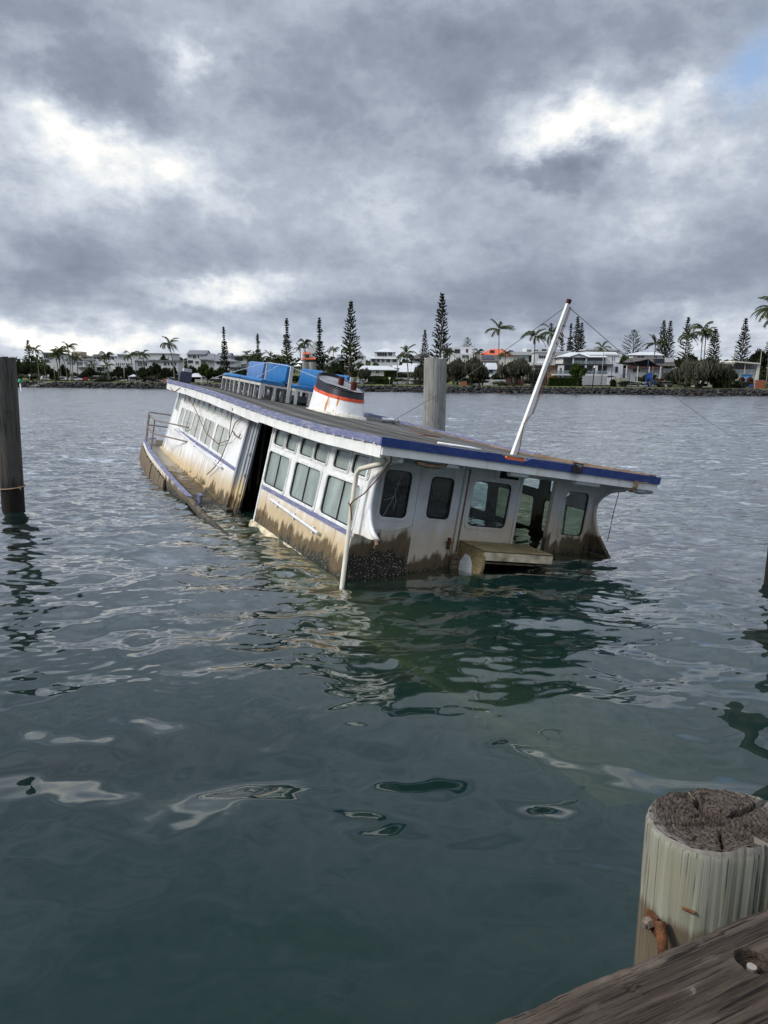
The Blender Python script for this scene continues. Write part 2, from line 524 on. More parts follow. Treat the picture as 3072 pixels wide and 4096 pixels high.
glass('glass_film', .86, (.48, .57, .52), (.55, .68, .62))
glass('glass_painted_sky', .95, (.80, .82, .72), (.6, .68, .6))  # far side panes: bright sky reflection painted in as a pale colour
glass('glass_dark', .10, (.10, .12, .12), (.62, .74, .70))
glass('glass_clear', .10, (.45, .55, .55), (.82, .95, .92))
glass('glass_algae', .40, (.16, .17, .04), (.5, .6, .4))

# timber piles
def pile_mat(name, c0, c1, wet=True, zlow=.7):
    m, nt, out = new_mat(name)
    co = objco(nt); wz = nt.sep(world_pos(nt))[2]
    g = nt.noise(nt.scale(co, (9, 9, .55)), 1, 9, .65)
    g2 = nt.noise(nt.scale(co, (38, 38, .8)), 1, 5, .6)
    c = nt.mix(nt.step(g, .3, .7), c0, c1)
    c = nt.mix(nt.math('MULTIPLY', nt.step(g2, .46, .34), .75), c, tuple(x * .12 for x in c0))
    c = nt.mix(nt.math('MULTIPLY', nt.step(nt.noise(co, 2.2, 4), .5, .7), .4), c, tuple(x * .55 for x in c0))
    if wet:
        hh = nt.math('ADD', wz, nt.math('MULTIPLY', nt.math('SUBTRACT', g, .5), .8))
        c = nt.mix(nt.step(hh, zlow + .3, zlow - .3), c, (.014, .012, .010))
    h = nt.math('ADD', g, nt.math('MULTIPLY', g2, .5))
    principled(nt, out, c, .85, .2, 0, nt.bump(h, .6, .02))
    M[name] = m
pile_mat('pile_dark', (.045, .042, .037), (.10, .093, .083), True, .8)
pile_mat('pile_grey', (.20, .20, .185), (.36, .355, .33), True, .6)

# foliage
def leaf(name, lo, hi, tr=.25):
    m, nt, out = new_mat(name)
    g = nt.new('ShaderNodeNewGeometry')
    oi = nt.new('ShaderNodeObjectInfo')
    f = nt.math('ADD', nt.math('MULTIPLY', g.outputs['Random Per Island'], .75), nt.math('MULTIPLY', oi.outputs['Random'], .25))
    c = nt.ramp(f, [(0, lo), (.7, tuple((a + b) / 2 for a, b in zip(lo, hi))), (1, hi)])
    b = nt.new('ShaderNodeBsdfDiffuse'); nt.put(b.inputs[0], c)
    t = nt.new('ShaderNodeBsdfTranslucent'); nt.put(t.inputs[0], c)
    mx = nt.new('ShaderNodeMixShader'); mx.inputs[0].default_value = tr
    nt.l.new(b.outputs[0], mx.inputs[1]); nt.l.new(t.outputs[0], mx.inputs[2])
    nt.l.new(mx.outputs[0], out.inputs[0])
    M[name] = m
leaf('leaf_pine', (.026, .032, .019), (.062, .070, .040))
leaf('leaf_palm', (.030, .042, .014), (.10, .115, .045), .35)
leaf('leaf_oak', (.055, .057, .040), (.15, .148, .105), .25)
leaf('leaf_dark', (.020, .028, .014), (.062, .075, .034))
leaf('leaf_green', (.025, .045, .012), (.075, .105, .03))
leaf('leaf_hedge', (.016, .030, .008), (.05, .075, .022))
simple('bark', (.10, .085, .07), .9, .1, 0, .4, 6)
simple('bark_palm', (.17, .155, .135), .9, .1, 0, .35, 6)

# far-shore building colours
for nm, c in dict(render_white=(.57, .575, .58), render_cream=(.60, .585, .53), render_grey=(.34, .345, .35), render_beige=(.42, .36, .28),
                  brick_tan=(.36, .19, .10), roof_grey=(.14, .145, .155), roof_pale=(.46, .47, .48), roof_red=(.50, .10, .04), roof_brown=(.085, .07, .062),
                  trim_dark=(.05, .05, .055), maroon=(.11, .045, .04), post_white=(.68, .68, .67), solar=(.03, .035, .05), shade_navy=(.012, .014, .028),
                  play_blue=(.02, .09, .38), fence_cream=(.45, .42, .34), sign_blue=(.05, .26, .58), brick_red=(.30, .10, .05),
                  car_white=(.66, .66, .67), car_red=(.42, .02, .025), car_silver=(.36, .37, .38), tyre=(.012, .012, .012), marker_green=(.0, .30, .14),
                  concrete=(.33, .32, .30), skin=(.42, .25, .17), shirt_blue=(.10, .20, .40), trousers=(.05, .05, .07), pole_wood=(.22, .20, .18),
                  pole_navy=(.02, .025, .06), hair=(.02, .015, .01), copper_leaf=(.10, .035, .02)).items():
    simple(nm, c, .6, .3, 0, .10, .35)
def dark_glass():
    m, nt, out = new_mat('house_glass')
    oi = nt.new('ShaderNodeObjectInfo')
    c = nt.ramp(oi.outputs['Random'], [(0, (.012, .013, .015)), (.6, (.035, .038, .042)), (1, (.10, .105, .11))])
    principled(nt, out, c, .12, .5)
    M['house_glass'] = m
    m, nt, out = new_mat('rail_glass')
    t = nt.new('ShaderNodeBsdfTransparent'); t.inputs[0].default_value = (.75, .85, .83, 1)
    g = nt.new('ShaderNodeBsdfGlossy'); g.inputs['Roughness'].default_value = .05
    mx = nt.new('ShaderNodeMixShader'); mx.inputs[0].default_value = .18
    nt.l.new(t.outputs[0], mx.inputs[1]); nt.l.new(g.outputs[0], mx.inputs[2]); nt.l.new(mx.outputs[0], out.inputs[0])
    M['rail_glass'] = m
dark_glass()
def rock_mat():
    m, nt, out = new_mat('rock')
    oi = nt.new('ShaderNodeObjectInfo'); g = nt.new('ShaderNodeNewGeometry')
    co = objco(nt)
    f = nt.math('FRACT', nt.math('ADD', oi.outputs['Random'], g.outputs['Random Per Island']))
    c = nt.ramp(f, [(0, (.014, .014, .015)), (.6, (.036, .035, .035)), (.93, (.07, .066, .062)), (1, (.10, .055, .036))])
    c = nt.mix(nt.step(nt.noise(co, 2.5, 5), .4, .8), c, (.03, .03, .03))
    principled(nt, out, c, .9, .2, 0, nt.bump(nt.noise(co, 5, 4), .5, .1))
    M['rock'] = m
rock_mat()
def lawn_mat():
    m, nt, out = new_mat('lawn')
    p = world_pos(nt)
    n = nt.noise(p, .22, 6, .6); n2 = nt.noise(p, 3.0, 4)
    c = nt.mix(nt.step(n, .35, .7), (.075, .095, .03), (.135, .125, .05))
    c = nt.mix(nt.math('MULTIPLY', n2, .4), c, (.045, .065, .02))
    principled(nt, out, c, .95, .1)
    M['lawn'] = m
lawn_mat()
simple('asphalt', (.07, .07, .072), .9, .2, 0, .2, .5)
simple('hill_green', (.035, .042, .022), .95, .1, 0, .4, .08)
simple('seabed', (.03, .055, .045), .95, .05, 0, .4, .6)

# water: clear film over a murky green body
def water_mat():
    m, nt, out = new_mat('water')
    p = world_pos(nt)
    y = nt.sep(p)[1]
    geo = nt.new('ShaderNodeNewGeometry')
    amp = nt.step(y, 6.0, 30.0, .045, 1.0)
    v1 = nt.vmath('SUBTRACT', nt.noise(nt.scale(p, (2.2, 4.2, 1)), 1.0, 3, .55, out=1), (.5, .5, .5))
    v2 = nt.vmath('SUBTRACT', nt.noise(nt.scale(p, (.35, .9, 1)), 1.0, 3, .6, out=1), (.5, .5, .5))
    vv = nt.vmath('ADD', v1, nt.vmath('SCALE', v2, scale=.7))
    vx, vy, _ = nt.sep(vv)
    off = nt.vmath('SCALE', nt.comb(vx, nt.math('SUBTRACT', nt.math('MULTIPLY', vy, .6), nt.math('MULTIPLY', nt.math('ABSOLUTE', vy), 1.35)), 0.0), scale=amp)
    nrm = nt.vmath('NORMALIZE', nt.vmath('ADD', geo.outputs['Normal'], off))
    dif = nt.new('ShaderNodeBsdfDiffuse'); dif.inputs[0].default_value = (.009, .034, .029, 1)
    tr = nt.new('ShaderNodeBsdfTransparent'); tr.inputs[0].default_value = (.80, .93, .86, 1)
    mx = nt.new('ShaderNodeMixShader'); mx.inputs[0].default_value = .53
    nt.l.new(dif.outputs[0], mx.inputs[1]); nt.l.new(tr.outputs[0], mx.inputs[2])
    gl = nt.new('ShaderNodeBsdfGlossy'); nt.put(gl.inputs['Roughness'], nt.step(y, 12.0, 90.0, .012, .16))
    nt.l.new(nrm, gl.inputs['Normal'])
    nrf = nt.vmath('NORMALIZE', nt.vmath('ADD', geo.outputs['Normal'], nt.vmath('SCALE', off, scale=.14)))
    dt = nt.new('ShaderNodeVectorMath', operation='DOT_PRODUCT')
    nt.l.new(nrf, dt.inputs[0]); nt.l.new(geo.outputs['Incoming'], dt.inputs[1])
    cs = nt.math('SUBTRACT', 1.0, nt.math('ABSOLUTE', dt.outputs['Value']), clamp=True)
    fre = nt.math('MULTIPLY_ADD', nt.math('POWER', cs, nt.step(y, 5.0, 15.0, 3.1, 1.65)), .97, .009, clamp=True)  # reflectance raised with distance so the far water reads brighter
    mx2 = nt.new('ShaderNodeMixShader'); nt.l.new(fre, mx2.inputs[0])
    nt.l.new(mx.outputs[0], mx2.inputs[1]); nt.l.new(gl.outputs[0], mx2.inputs[2])
    nt.l.new(mx2.outputs[0], out.inputs[0])
    ab = nt.new('ShaderNodeVolumeAbsorption')
    ab.inputs[0].default_value = (.60, .60, .34, 1); ab.inputs[1].default_value = 2.4
    nt.l.new(ab.outputs[0], out.inputs[1])
    M['water'] = m
water_mat()

# ------------------------------------------------------------------ setting: water, seabed, far bank
def make_water():
    nc = 640
    aa = lambda a, b, n: np.linspace(math.atan(CH / a), math.atan(CH / b), n, endpoint=False)
    ang = np.concatenate([aa(.55, 7.0, 230), aa(7.0, 45.0, 720), aa(45.0, 330.0, 110)])
    rows = CH / np.tan(ang)
    rows = np.concatenate([[-60, -25, -8, -2.5, -.6], rows, [420]])
    s = np.linspace(-1, 1, nc)
    Y = np.repeat(rows[:, None], nc, 1)
    wid = np.maximum(rows, 0)[:, None] + 2.2
    X = wid * (.68 * s + .12 * s ** 3 + 1.1 * s ** 9)[None, :]
    dyr = np.gradient(rows)[:, None]
    dxr = wid * .68 * 2 / nc
    g = np.maximum(dyr, dxr)
    Z = np.zeros_like(X)
    r = np.random.RandomState(11)
    for i in range(110):
        lam = .17 * (4.2 / .17) ** (i / 109.0)
        th = math.radians(100) + r.normal(0, .75)
        k = 2 * math.pi / lam
        slope = .034 if .6 < lam < 2.2 else .022
        a = slope / k
        fade = np.clip(lam / (2.6 * g) - 1.0, 0, 1)
        calm = np.clip((Y - 1.5) / 7.0, .2, 1) if lam < .75 else np.clip((Y + 1.0) / 7.0, .35, 1)
        ph = r.rand() * 6.283
        # slow amplitude modulation keeps the crests short
        mod = .55 + .45 * np.sin((X * r.normal(0, 1) + Y * r.normal(0, 1)) * k * .22 + r.rand() * 6.28)
        Z += a * fade * calm * mod * np.sin(k * (X * math.cos(th) + Y * math.sin(th)) + ph)
    n = X.shape[0]
    co = np.stack([X, Y, Z], -1).reshape(-1, 3)
    idx = np.arange(n * nc).reshape(n, nc)
    q = np.stack([idx[:-1, :-1], idx[:-1, 1:], idx[1:, 1:], idx[1:, :-1]], -1).reshape(-1, 4)
    # closed box below the surface
    border = np.concatenate([idx[0, :], idx[1:, -1], idx[-1, -2::-1], idx[-2:0:-1, 0]])
    nb = len(border)
    low = co[border].copy(); low[:, 2] = -6.0
    base = len(co)
    co = np.concatenate([co, low])
    bi = np.arange(nb)
    sk = np.stack([border[(bi + 1) % nb], border, base + bi, base + (bi + 1) % nb], -1)
    nv = len(co); nq = len(q) + len(sk)
    loops = np.concatenate([np.concatenate([q, sk]).ravel(), base + bi[::-1]])
    me = bpy.data.meshes.new('water')
    me.vertices.add(nv); me.vertices.foreach_set('co', co.astype(np.float32).ravel())
    me.loops.add(len(loops)); me.loops.foreach_set('vertex_index', loops.astype(np.int32))
    me.polygons.add(nq + 1)
    me.polygons.foreach_set('loop_start', np.concatenate([np.arange(nq) * 4, [nq * 4]]).astype(np.int32))
    me.polygons.foreach_set('loop_total', np.concatenate([np.full(nq, 4), [nb]]).astype(np.int32))
    sm = np.zeros(nq + 1, bool); sm[:len(q)] = True
    me.polygons.foreach_set('use_smooth', sm)
    me.materials.append(M['water'])
    me.update(calc_edges=True); me.validate()
    tag(link(bpy.data.objects.new('water', me)), 'grey green harbour water with small ripples', 'water', kind='structure')
make_water()

SHX = [-900, -400, -130, 0, 115, 400, 900]; SHY = [340, 312, 256, 230, 217, 182, 150]
def shore_y(x): return float(np.interp(x, SHX, SHY))
BKX = [-3, 0, 2.6, 8, 24, 33, 42, 62, 85, 140, 700]; BKZ = [-3, -.4, 1.9, 2.15, 2.35, 2.45, 2.6, 5.2, 8.0, 10.0, 16.0]
def bank_z(b): return float(np.interp(b, BKX, BKZ))
def bank_strip(name, b0, b1, mat, label, cat, dz=0.0, nb=10):
    xs = np.linspace(-420, 420, 120); bs = np.linspace(b0, b1, nb)
    vs = [(x, shore_y(x) + b, bank_z(b) + dz) for b in bs for x in xs]
    fs = [(j * 120 + i, j * 120 + i + 1, (j + 1) * 120 + i + 1, (j + 1) * 120 + i) for j in range(nb - 1) for i in range(119)]
    return tag(add_mesh(name, vs, fs, M[mat], None, True), label, cat, kind='structure')
bank_strip('lawn', 1.2, 70, 'lawn', 'green foreshore lawn above the rock wall', 'lawn', 0, 40)
bank_strip('hill', 60, 700, 'hill_green', 'dark green rising ground behind the houses', 'hill', -.05, 30)
bank_strip('road', 24.5, 31.5, 'asphalt', 'grey foreshore road in front of the houses', 'road', .02, 3)
sb = MB(); sb.box((-500, -80, -4.2), (500, 420, -4.0)); tag(sb.build('seabed', M['seabed']), 'murky green harbour bed under the water', 'seabed', kind='structure')
bk = MB()
xs = np.linspace(-420, 420, 100)
bk.loft([[(x, shore_y(x) + b, z) for x in xs] for b, z in ((-4, -4.1), (0, -.6), (1.6, 1.3), (2.8, 1.88))], closed=False)
tag(bk.build('bank_slope', M['rock'], None, True), 'dark stony bank under the rock wall', 'bank', kind='structure')
# ------------------------------------------------------------------ the sunken ferry (local x = across, y = along away from the near end, z = up)
FE = empty('ferry')
FE.matrix_world = Matrix(((0.88012215, -0.45025121, 0.15052855, -0.53990948), (0.44880641, 0.89247516, 0.04539708, 12.33366695),
                          (-0.15478308, 0.0276032, 0.98756279, 0.8168313), (0, 0, 0, 1)))
tag(FE, 'half sunken white and blue passenger ferry listing in the harbour', 'boat')
W = 5.64
def c0(l): return float(np.interp(l, [0, 5.7, 7.9, 11.7, 16.4, 19], [0, 0, .06, .20, .375, .46]))
def c1(l): return float(np.interp(l, [-1.1, 1.5, 3.8, 5.5, 7.3, 10.8, 14, 18], [.005, -.03, -.005, .035, .095, .22, .29, .34]))
def kt(l): return float(np.interp(l, [5.5, 8, 18], [.08, .14, .15]))
def S(l, t, v):
    a = min(1, max(0, v / 1.5))
    return (t, l, v + c0(l) * (1 - a) + c1(l) * a)
def WL(l, v, d=0.0): return S(l, kt(l) * v + d, v)            # left wall skin, d = inboard
def WR(l, v, d=0.0): return S(l, W - kt(l) * v - d, v)        # right wall skin
def WE(t, v, d=0.0): return S(d, t, v)                        # near end wall, d = along +l
def dk(l): return float(np.interp(l, [-1.4, -.6, 5.7, 8.3, 9.5, 12, 15.2, 18, 19], [-1.28, -1.06, -1.10, -1.03, -.92, -.83, -.68, -.56, -.52]))
def bt(l): return float(np.interp(l, [-8, 0, 7.15, 8.7, 10.2, 12.9, 15.4, 18, 19], [-1.25, -1.16, -1.09, -1.0, -.95, -.82, -.62, -.36, -.30]))
def hb(l):   # half breadth
    return float(np.interp(l, [-6.6, -6.2, -5.5, -4, -2, 0, 2, 16, 17.8, 18.5, 18.8], [1.2, 2.1, 2.7, 3.05, 3.34, 3.6, 3.8, 3.8, 3.7, 3.5, 3.2]))
TC = W / 2
LS = [-6.6, -6.4, -6.2, -5.9, -5.5] + list(np.linspace(-5, -2, 7)) + list(np.linspace(-1, 16, 22)) + [16.6, 17.2, 17.8, 18.2, 18.5, 18.8]
# hull shell
rings = []
for l in LS:
    b = hb(l); e = bt(l)
    rings.append([(TC - b, l, e - .02), (TC - b + .02, l, e - .28), (TC - b + .12, l, e - .9), (TC - b * .7, l, -2.6), (TC, l, -2.9),
                  (TC + b * .7, l, -2.6), (TC + b - .12, l, e - .9), (TC + b - .02, l, e - .28), (TC + b, l, e - .02)])
hm = MB(); hm.loft(rings, closed=False)
hm.f.append(tuple(range(9))); n0 = (len(rings) - 1) * 9; hm.f.append(tuple(n0 + k for k in range(9))[::-1])
hull = hm.build('hull', M['hull_tan'], FE, True, 40)
# deck with camber down to the bulwark
dm = MB()
dm.loft([[(TC - hb(l) + .06, l, min(bt(l) - .19, dk(l) + (.1 if l < -.8 else 9))), (-.25 if l > -.8 else TC - hb(l) + .3, l, dk(l) - .06), (0, l, dk(l)), (TC, l, dk(l) + .02), (W, l, dk(l)), (W + .25 if l > -.8 else TC + hb(l) - .3, l, dk(l) - .06), (TC + hb(l) - .06, l, min(bt(l) - .19, dk(l) + (.1 if l < -.8 else 9)))] for l in LS], closed=False)
dm.build('deck', M['deck_grey'], FE, True, 50)
for sgn, nm in ((-1, 'bulwark'), (1, 'bulwark')):
    b = MB()
    rr = []
    for l in LS:
        t = TC + sgn * hb(l); e = bt(l)
        rr.append([(t - sgn * .09, l, e - .30), (t - sgn * .09, l, e - .01), (t - sgn * .07, l, e + .02), (t + sgn * .02, l, e + .02), (t + sgn * .045, l, e - .01), (t + sgn * .045, l, e - .14), (t + sgn * .01, l, e - .16)])
    b.loft(rr, closed=False)
    bo = b.build('bulwark', M['cream_trim'], FE, True, 35)
    cp = MB(); cp.loft([[(TC + sgn * hb(l) - sgn * .10, l, bt(l) + .022), (TC + sgn * hb(l) - sgn * .10, l, bt(l) + .045), (TC + sgn * hb(l) + sgn * .05, l, bt(l) + .045), (TC + sgn * hb(l) + sgn * .05, l, bt(l) + .022)] for l in LS if 8 < l], closed=True, cap0=True, cap1=True)
    cp.build('capping', M['blue_faded'], bo, True, 35)
# upright fender boards along the far part of the hull
fb = MB(); fb.box((-.03, 0, -.62), (.03, .40, 0))
fme = fb.build('fender_board', M['plank_brown'], FE).data
bpy.data.objects.remove(bpy.data.objects['fender_board'])
for i in range(15):
    l = 12.3 + i * .425
    o = bpy.data.objects.new('fender_board', fme); link(o, FE)
    o.location = (TC - hb(l) - .02 + rng.uniform(-.012, .012), l, bt(l) - .17 + rng.uniform(-.03, .01))
    o.rotation_euler = (rng.uniform(-.02, .02), rng.uniform(-.03, .03) + .06, 0)
# plinth under the far cabin side
pm = MB()
pm.loft([[(-.24, l, dk(l) - .07), (-.24, l, dk(l) + .02), (-.20, l, dk(l) + .045), (.02, l, dk(l) + .06), (.02, l, dk(l) - .1)] for l in np.linspace(7.4, 18.1, 14)], closed=False, cap0=True, cap1=True)
pm.build('plinth', M['hull_tan'], FE)

# --- side windows
def window(loop, fn, parent, frame_mat, pane_mat, fw=.045, mull=None, recess=.03, proud=.018, gasket=True):
    """frame ring proud of the wall, pane set back, optional bar"""
    cx = sum(p[0] for p in loop) / len(loop); cy = sum(p[1] for p in loop) / len(loop)
    ex = (max(p[0] for p in loop) - min(p[0] for p in loop)) / 2; ey = (max(p[1] for p in loop) - min(p[1] for p in loop)) / 2
    sc = lambda k: [(cx + (p[0] - cx) * (1 + k / ex), cy + (p[1] - cy) * (1 + k / ey)) for p in loop]
    fr = ring(sc(fw), sc(-.004), fn, -proud, .012)
    ring(sc(fw * .45), sc(fw * .2), fn, -proud - .008, -proud + .002, fr)
    wo = fr.build('window', M[frame_mat], parent)
    if gasket: g = ring(sc(.0), sc(-.02), fn, .002, recess, MB()); g.build('gasket', M['rubber_black'], wo)
    pn = MB(); lp = sc(.002)
    if fn is WL: lp = lp[::-1]
    pn.add([fn(*p, recess) for p in lp], [tuple(range(len(lp)))]); pn.build('pane', M[pane_mat], wo)
    if mull:
        x0 = min(p[0] for p in loop); x1 = max(p[0] for p in loop); y0 = min(p[1] for p in loop); y1 = max(p[1] for p in loop)
        for mx, mw in mull:
            b = MB(); b.box((x0 + (x1 - x0) * mx - mw, y0, recess - (.022 if gasket else .004)), (x0 + (x1 - x0) * mx + mw, y1, recess + .004), fn)
            b.build('mullion', M['rubber_black'], wo)
    return wo
near_low = [(3.87, 5.36), (2.0, 3.49), (.1, 1.65)]
near_up = [(4.50, 5.22), (3.68, 4.36), (2.67, 3.42), (1.86, 2.58), (.80, 1.52), (-.06, .66)]
far_low = [(9.47, 10.86), (11.2, 12.55), (12.87, 14.14), (14.42, 15.63), (15.93, 16.46)]
far_up = [(9.52, 10.10), (10.20, 10.80), (10.98, 11.66), (11.80, 12.52), (12.66, 13.36), (13.42, 14.13), (14.26, 14.88), (14.95, 15.68), (15.90, 16.50)]
nl = [rrect(a, b, .075, .855, .09) for a, b in near_low]
nu = [rrect(a, b, 1.03, 1.395, .07) for a, b in near_up]
fl = [rrect(a, b, .09, .845, .10) for a, b in far_low]
fu = [rrect(a, b, 1.075, 1.375, .06) for a, b in far_up]
tall = rrect(17.12, 17.66, .66, 1.37, .06)
# near part of the left side, with its scooped wing at the end
wing = [(-1.06, 1.52), (-1.04, 1.47), (-.80, 1.43), (-.60, 1.36), (-.46, 1.24), (-.37, 1.09), (-.325, .89), (-.325, .66), (-.37, .50), (-.45, .36), (-.56, .24), (-.66, .165), (-.86, .09), (-.62, .05), (-.35, .05), (-.12, .03), (.0, .0)]
lm = panel([(5.48, -1.5), (5.48, 1.52)] + [(-1.06, 1.52)] + wing[1:] + [(0, -1.5)], nl + nu, WL, 0.0, .05, step=.5)
lm.build('side_wall', M['white_paint'], FE)
for lp in nl: window(lp, WL, FE, 'frame_white', 'glass_film', .055, [(.5, .014)])
for lp in nu: window(lp, WL, FE, 'frame_white', 'glass_film', .04)
# far part of the left side
fm = panel([(17.95, -1.0), (17.95, 1.52), (7.85, 1.52), (7.85, -1.3)], fl + fu + [tall], WL, 0.0, .05, step=.5)
fm.build('side_wall', M['white_paint'], FE)
for i, lp in enumerate(fl): window(lp, WL, FE, 'frame_white', 'glass_painted_sky', .05, [(.47, .035)] if i < 4 else None, .004, .012, False)
for lp in fu: window(lp, WL, FE, 'frame_white', 'glass_painted_sky', .035, None, .004, .012, False)
window(tall, WL, FE, 'frame_white', 'glass_film', .035, None, .004, .012, False)
# right side: same openings, mostly clear
ru = [rrect(a, b, 1.03, 1.395, .07) for a, b in near_up[:5]] + [rrect(9.5 + i * 1.3, 10.5 + i * 1.3, 1.05, 1.39, .06) for i in range(6)]
rl = [rrect(a, b, .075, .855, .09) for a, b in near_low] + [rrect(9.5 + i * 1.55, 10.8 + i * 1.55, .09, .85, .1) for i in range(5)]
rwing = [(-1.06, 1.52), (-.77, 1.46), (-.50, 1.40), (-.35, 1.345), (-.154, 1.209), (-.05, 1.08), (-.012, .95), (-.02, .80), (-.05, .68), (-.14, .48), (-.29, .30), (-.42, .17), (-.55, .04), (-.72, -.15), (-.72, -1.5)]
rm = panel([(17.95, -1.3), (17.95, 1.52)] + rwing, ru + rl, WR, 0.0, .05, step=.6)
rm.build('side_wall', M['end_paint'], FE)
for i, lp in enumerate(rl): window(lp, WR, FE, 'frame_grey', 'glass_algae' if i in (1, 2) else 'glass_clear', .05, [(.5, .02)])
for lp in ru: window(lp, WR, FE, 'frame_grey', 'glass_clear', .04)
# rounded lips on the wing edges
for pts, fn, d in ((wing[1:13], WL, .025), (rwing[1:14], WR, .025)):
    t = MB(); t.tube([fn(a, b, d) for a, b in pts], .045, 8)
    t.build('wing_lip', M['end_paint'], FE, True)
# near end wall
k0 = .08
e1 = rrect(.43, 1.0, .355, 1.235, .10); e3 = rrect(2.36, 3.27, .325, 1.23, .10); e4 = rrect(4.69, 5.32, .30, 1.24, .10)
doorhole = [(1.21, -1.4), (2.13, -1.4), (2.13, 1.44), (1.21, 1.44)]
gap = [(3.52, -.95), (4.34, -.95), (4.34, 1.40), (3.52, 1.40)]
em = panel([(-.12, -1.5), (W + .12, -1.5), (W - .12, 1.56), (.12, 1.56)], [e1, e3, e4, doorhole, gap], WE, 0.0, .06, step=.6)
em.build('end_wall', M['end_paint'], FE)
w1o = window(e1, WE, FE, 'end_paint', 'glass_dark', .06)
ck = MB(); r5 = random.Random(4)
for pts in ([(.80, 1.17), (.77, 1.0), (.72, .82), (.70, .70), (.63, .55), (.58, .42), (.53, .37)], [(.72, .78), (.76, .64), (.73, .50)], [(.70, .74), (.60, .68), (.50, .66)], [(.74, .86), (.66, .92)]):
    ck.tube([WE(a + r5.uniform(-.01, .01), b_, .028) for a, b_ in pts], .0035, 4)
ck.build('crack', M['pvc_white'], w1o)
window(e3, WE, FE, 'end_paint', 'glass_dark', .06); window(e4, WE, FE, 'end_paint', 'glass_clear', .06)
# curved hood moulding beside the left end window
hd = MB(); hd.tube([WE(t, v, -.03) for t, v in [(1.16, 1.36), (.95, 1.40), (.60, 1.37), (.40, 1.27), (.30, 1.10), (.25, .80), (.22, .40), (.22, .28)]], .03, 6)
hd.build('moulding', M['end_paint'], FE, True)
# hinged door in the end wall
dw = rrect(1.43, 1.91, .42, 1.19, .09)
dmm = panel([(1.225, -1.3), (2.115, -1.3), (2.115, 1.425), (1.225, 1.425)], [dw], WE, .012, .05)
do = dmm.build('door', M['end_paint'], FE)
fr = ring(rrect(1.375, 1.965, .365, 1.245, .13), dw, WE, -.004, .02); fr.build('frame', M['end_paint'], do)
gk = ring(rrect(1.415, 1.925, .405, 1.205, .10), rrect(1.445, 1.895, .435, 1.175, .08), WE, -.009, .025); gk.build('gasket', M['rubber_black'], do)
pn = MB(); pn.add([WE(*p, .035) for p in dw], [tuple(range(len(dw)))]); pn.build('pane', M['glass_dark'], do)
hn = MB(); hn.box((2.0, -.16, -.05), (2.05, .06, .02), lambda a, b, c: WE(a, b, c)); hn.box((1.93, -.03, -.075), (2.06, .0, -.05), lambda a, b, c: WE(a, b, c))
hn.build('handle', M['rust_iron'], do)
# door frame posts, post between big window and doorway, overhead blind box
for a, b, z0, z1, mt, dd in ((1.165, 1.212, -1.4, 1.46, 'end_paint', -.03), (2.132, 2.175, -1.4, 1.46, 'end_paint', -.03), (2.215, 2.245, -.2, 1.42, 'rot_edge', -.012), (3.46, 3.515, -.2, 1.44, 'end_paint', -.03), (4.345, 4.45, -.95, 1.42, 'cream_trim', -.04)):
    p = MB(); p.box((a, z0, dd), (b, z1, .03), lambda x, y, d: WE(x, y, d)); p.build('post', M[mt], FE)
p = MB(); p.box((3.46, 1.40, -.03), (4.45, 1.47, .03), lambda x, y, d: WE(x, y, d)); p.build('lintel', M['end_paint'], FE)
p = MB(); p.box((2.80, 1.29, -.10), (3.38, 1.52, -.02), lambda x, y, d: WE(x, y, d)); bx = p.build('light_box', M['end_paint'], FE)
p = MB(); p.box((2.86, 1.33, -.108), (3.32, 1.48, -.098), lambda x, y, d: WE(x, y, d)); p.build('screen', M['black_inside'], bx)
# lower broken render panel at the left corner
p = panel([(-.13, -1.5), (1.16, -1.5), (1.16, .24), (.75, .10), (.5, .13), (.2, .06), (-.02, .02)], [], WE, -.05, .0)
p.build('corner_panel', M['corner_paint'], FE)
cr = MB(); cr.loft([[WE(-.16, v, -.06), WE(-.10, v, -.08), WE(-.09, v, .02)] for v in (-1.2, -.8, -.5, -.2, .0)], closed=True, cap0=True, cap1=True)
cr.build('corner_post', M['rot_edge'], FE)
# far end wall
fe = panel([(-.2, -1.0), (W + .2, -1.0), (W - .22, 1.52), (.22, 1.52)], [rrect(.7, 2.2, .3, 1.2, .1), rrect(3.4, 4.9, .3, 1.2, .1)], lambda t, v, dd: S(17.95 - dd, t, v), 0, .05)
fe.build('end_wall', M['end_paint'], FE)

# blue stripe boards
for a, b in ((.0, 5.48), (7.86, 16.7)):
    s_ = MB(); n = 14
    s_.loft([[WL(l, -.075, -.016), WL(l, .015, -.016), WL(l, .02, .0), WL(l, -.08, .0)] for l in np.linspace(a, b, n)], closed=True, cap0=True, cap1=True)
    s_.build('stripe_board', M['blue_faded'], FE)
# skirting chine at the water on the near side
s_ = MB(); s_.loft([[WL(l, -1.06 + rng.uniform(-.01, .01), -.06), WL(l, -.93 + .02 * math.sin(l * 5), -.045), WL(l, -.90, -.0), WL(l, -1.2, .0)] for l in np.linspace(.0, 5.6, 30)], closed=True, cap0=True, cap1=True)
s_.build('skirting', M['step_cream'], FE)

# sheet seams and a patch on the lower side
for l_, v0_, v1_ in ((.75, -1.1, -.08), (2.95, -1.1, -.08), (4.9, -1.1, -.08), (11.5, -.8, -.08), (14.8, -.8, -.08)):
    s_ = MB(); s_.box((l_ - .012, v0_, -.006), (l_ + .012, v1_, .004), WL); s_.build('seam', M['hull_tan'], FE)
s_ = panel([(1.05, -.62), (1.9, -.66), (1.95, -1.0), (1.1, -.98)], [], WL, -.007, .0); s_.build('repair_patch', M['white_paint'], FE)
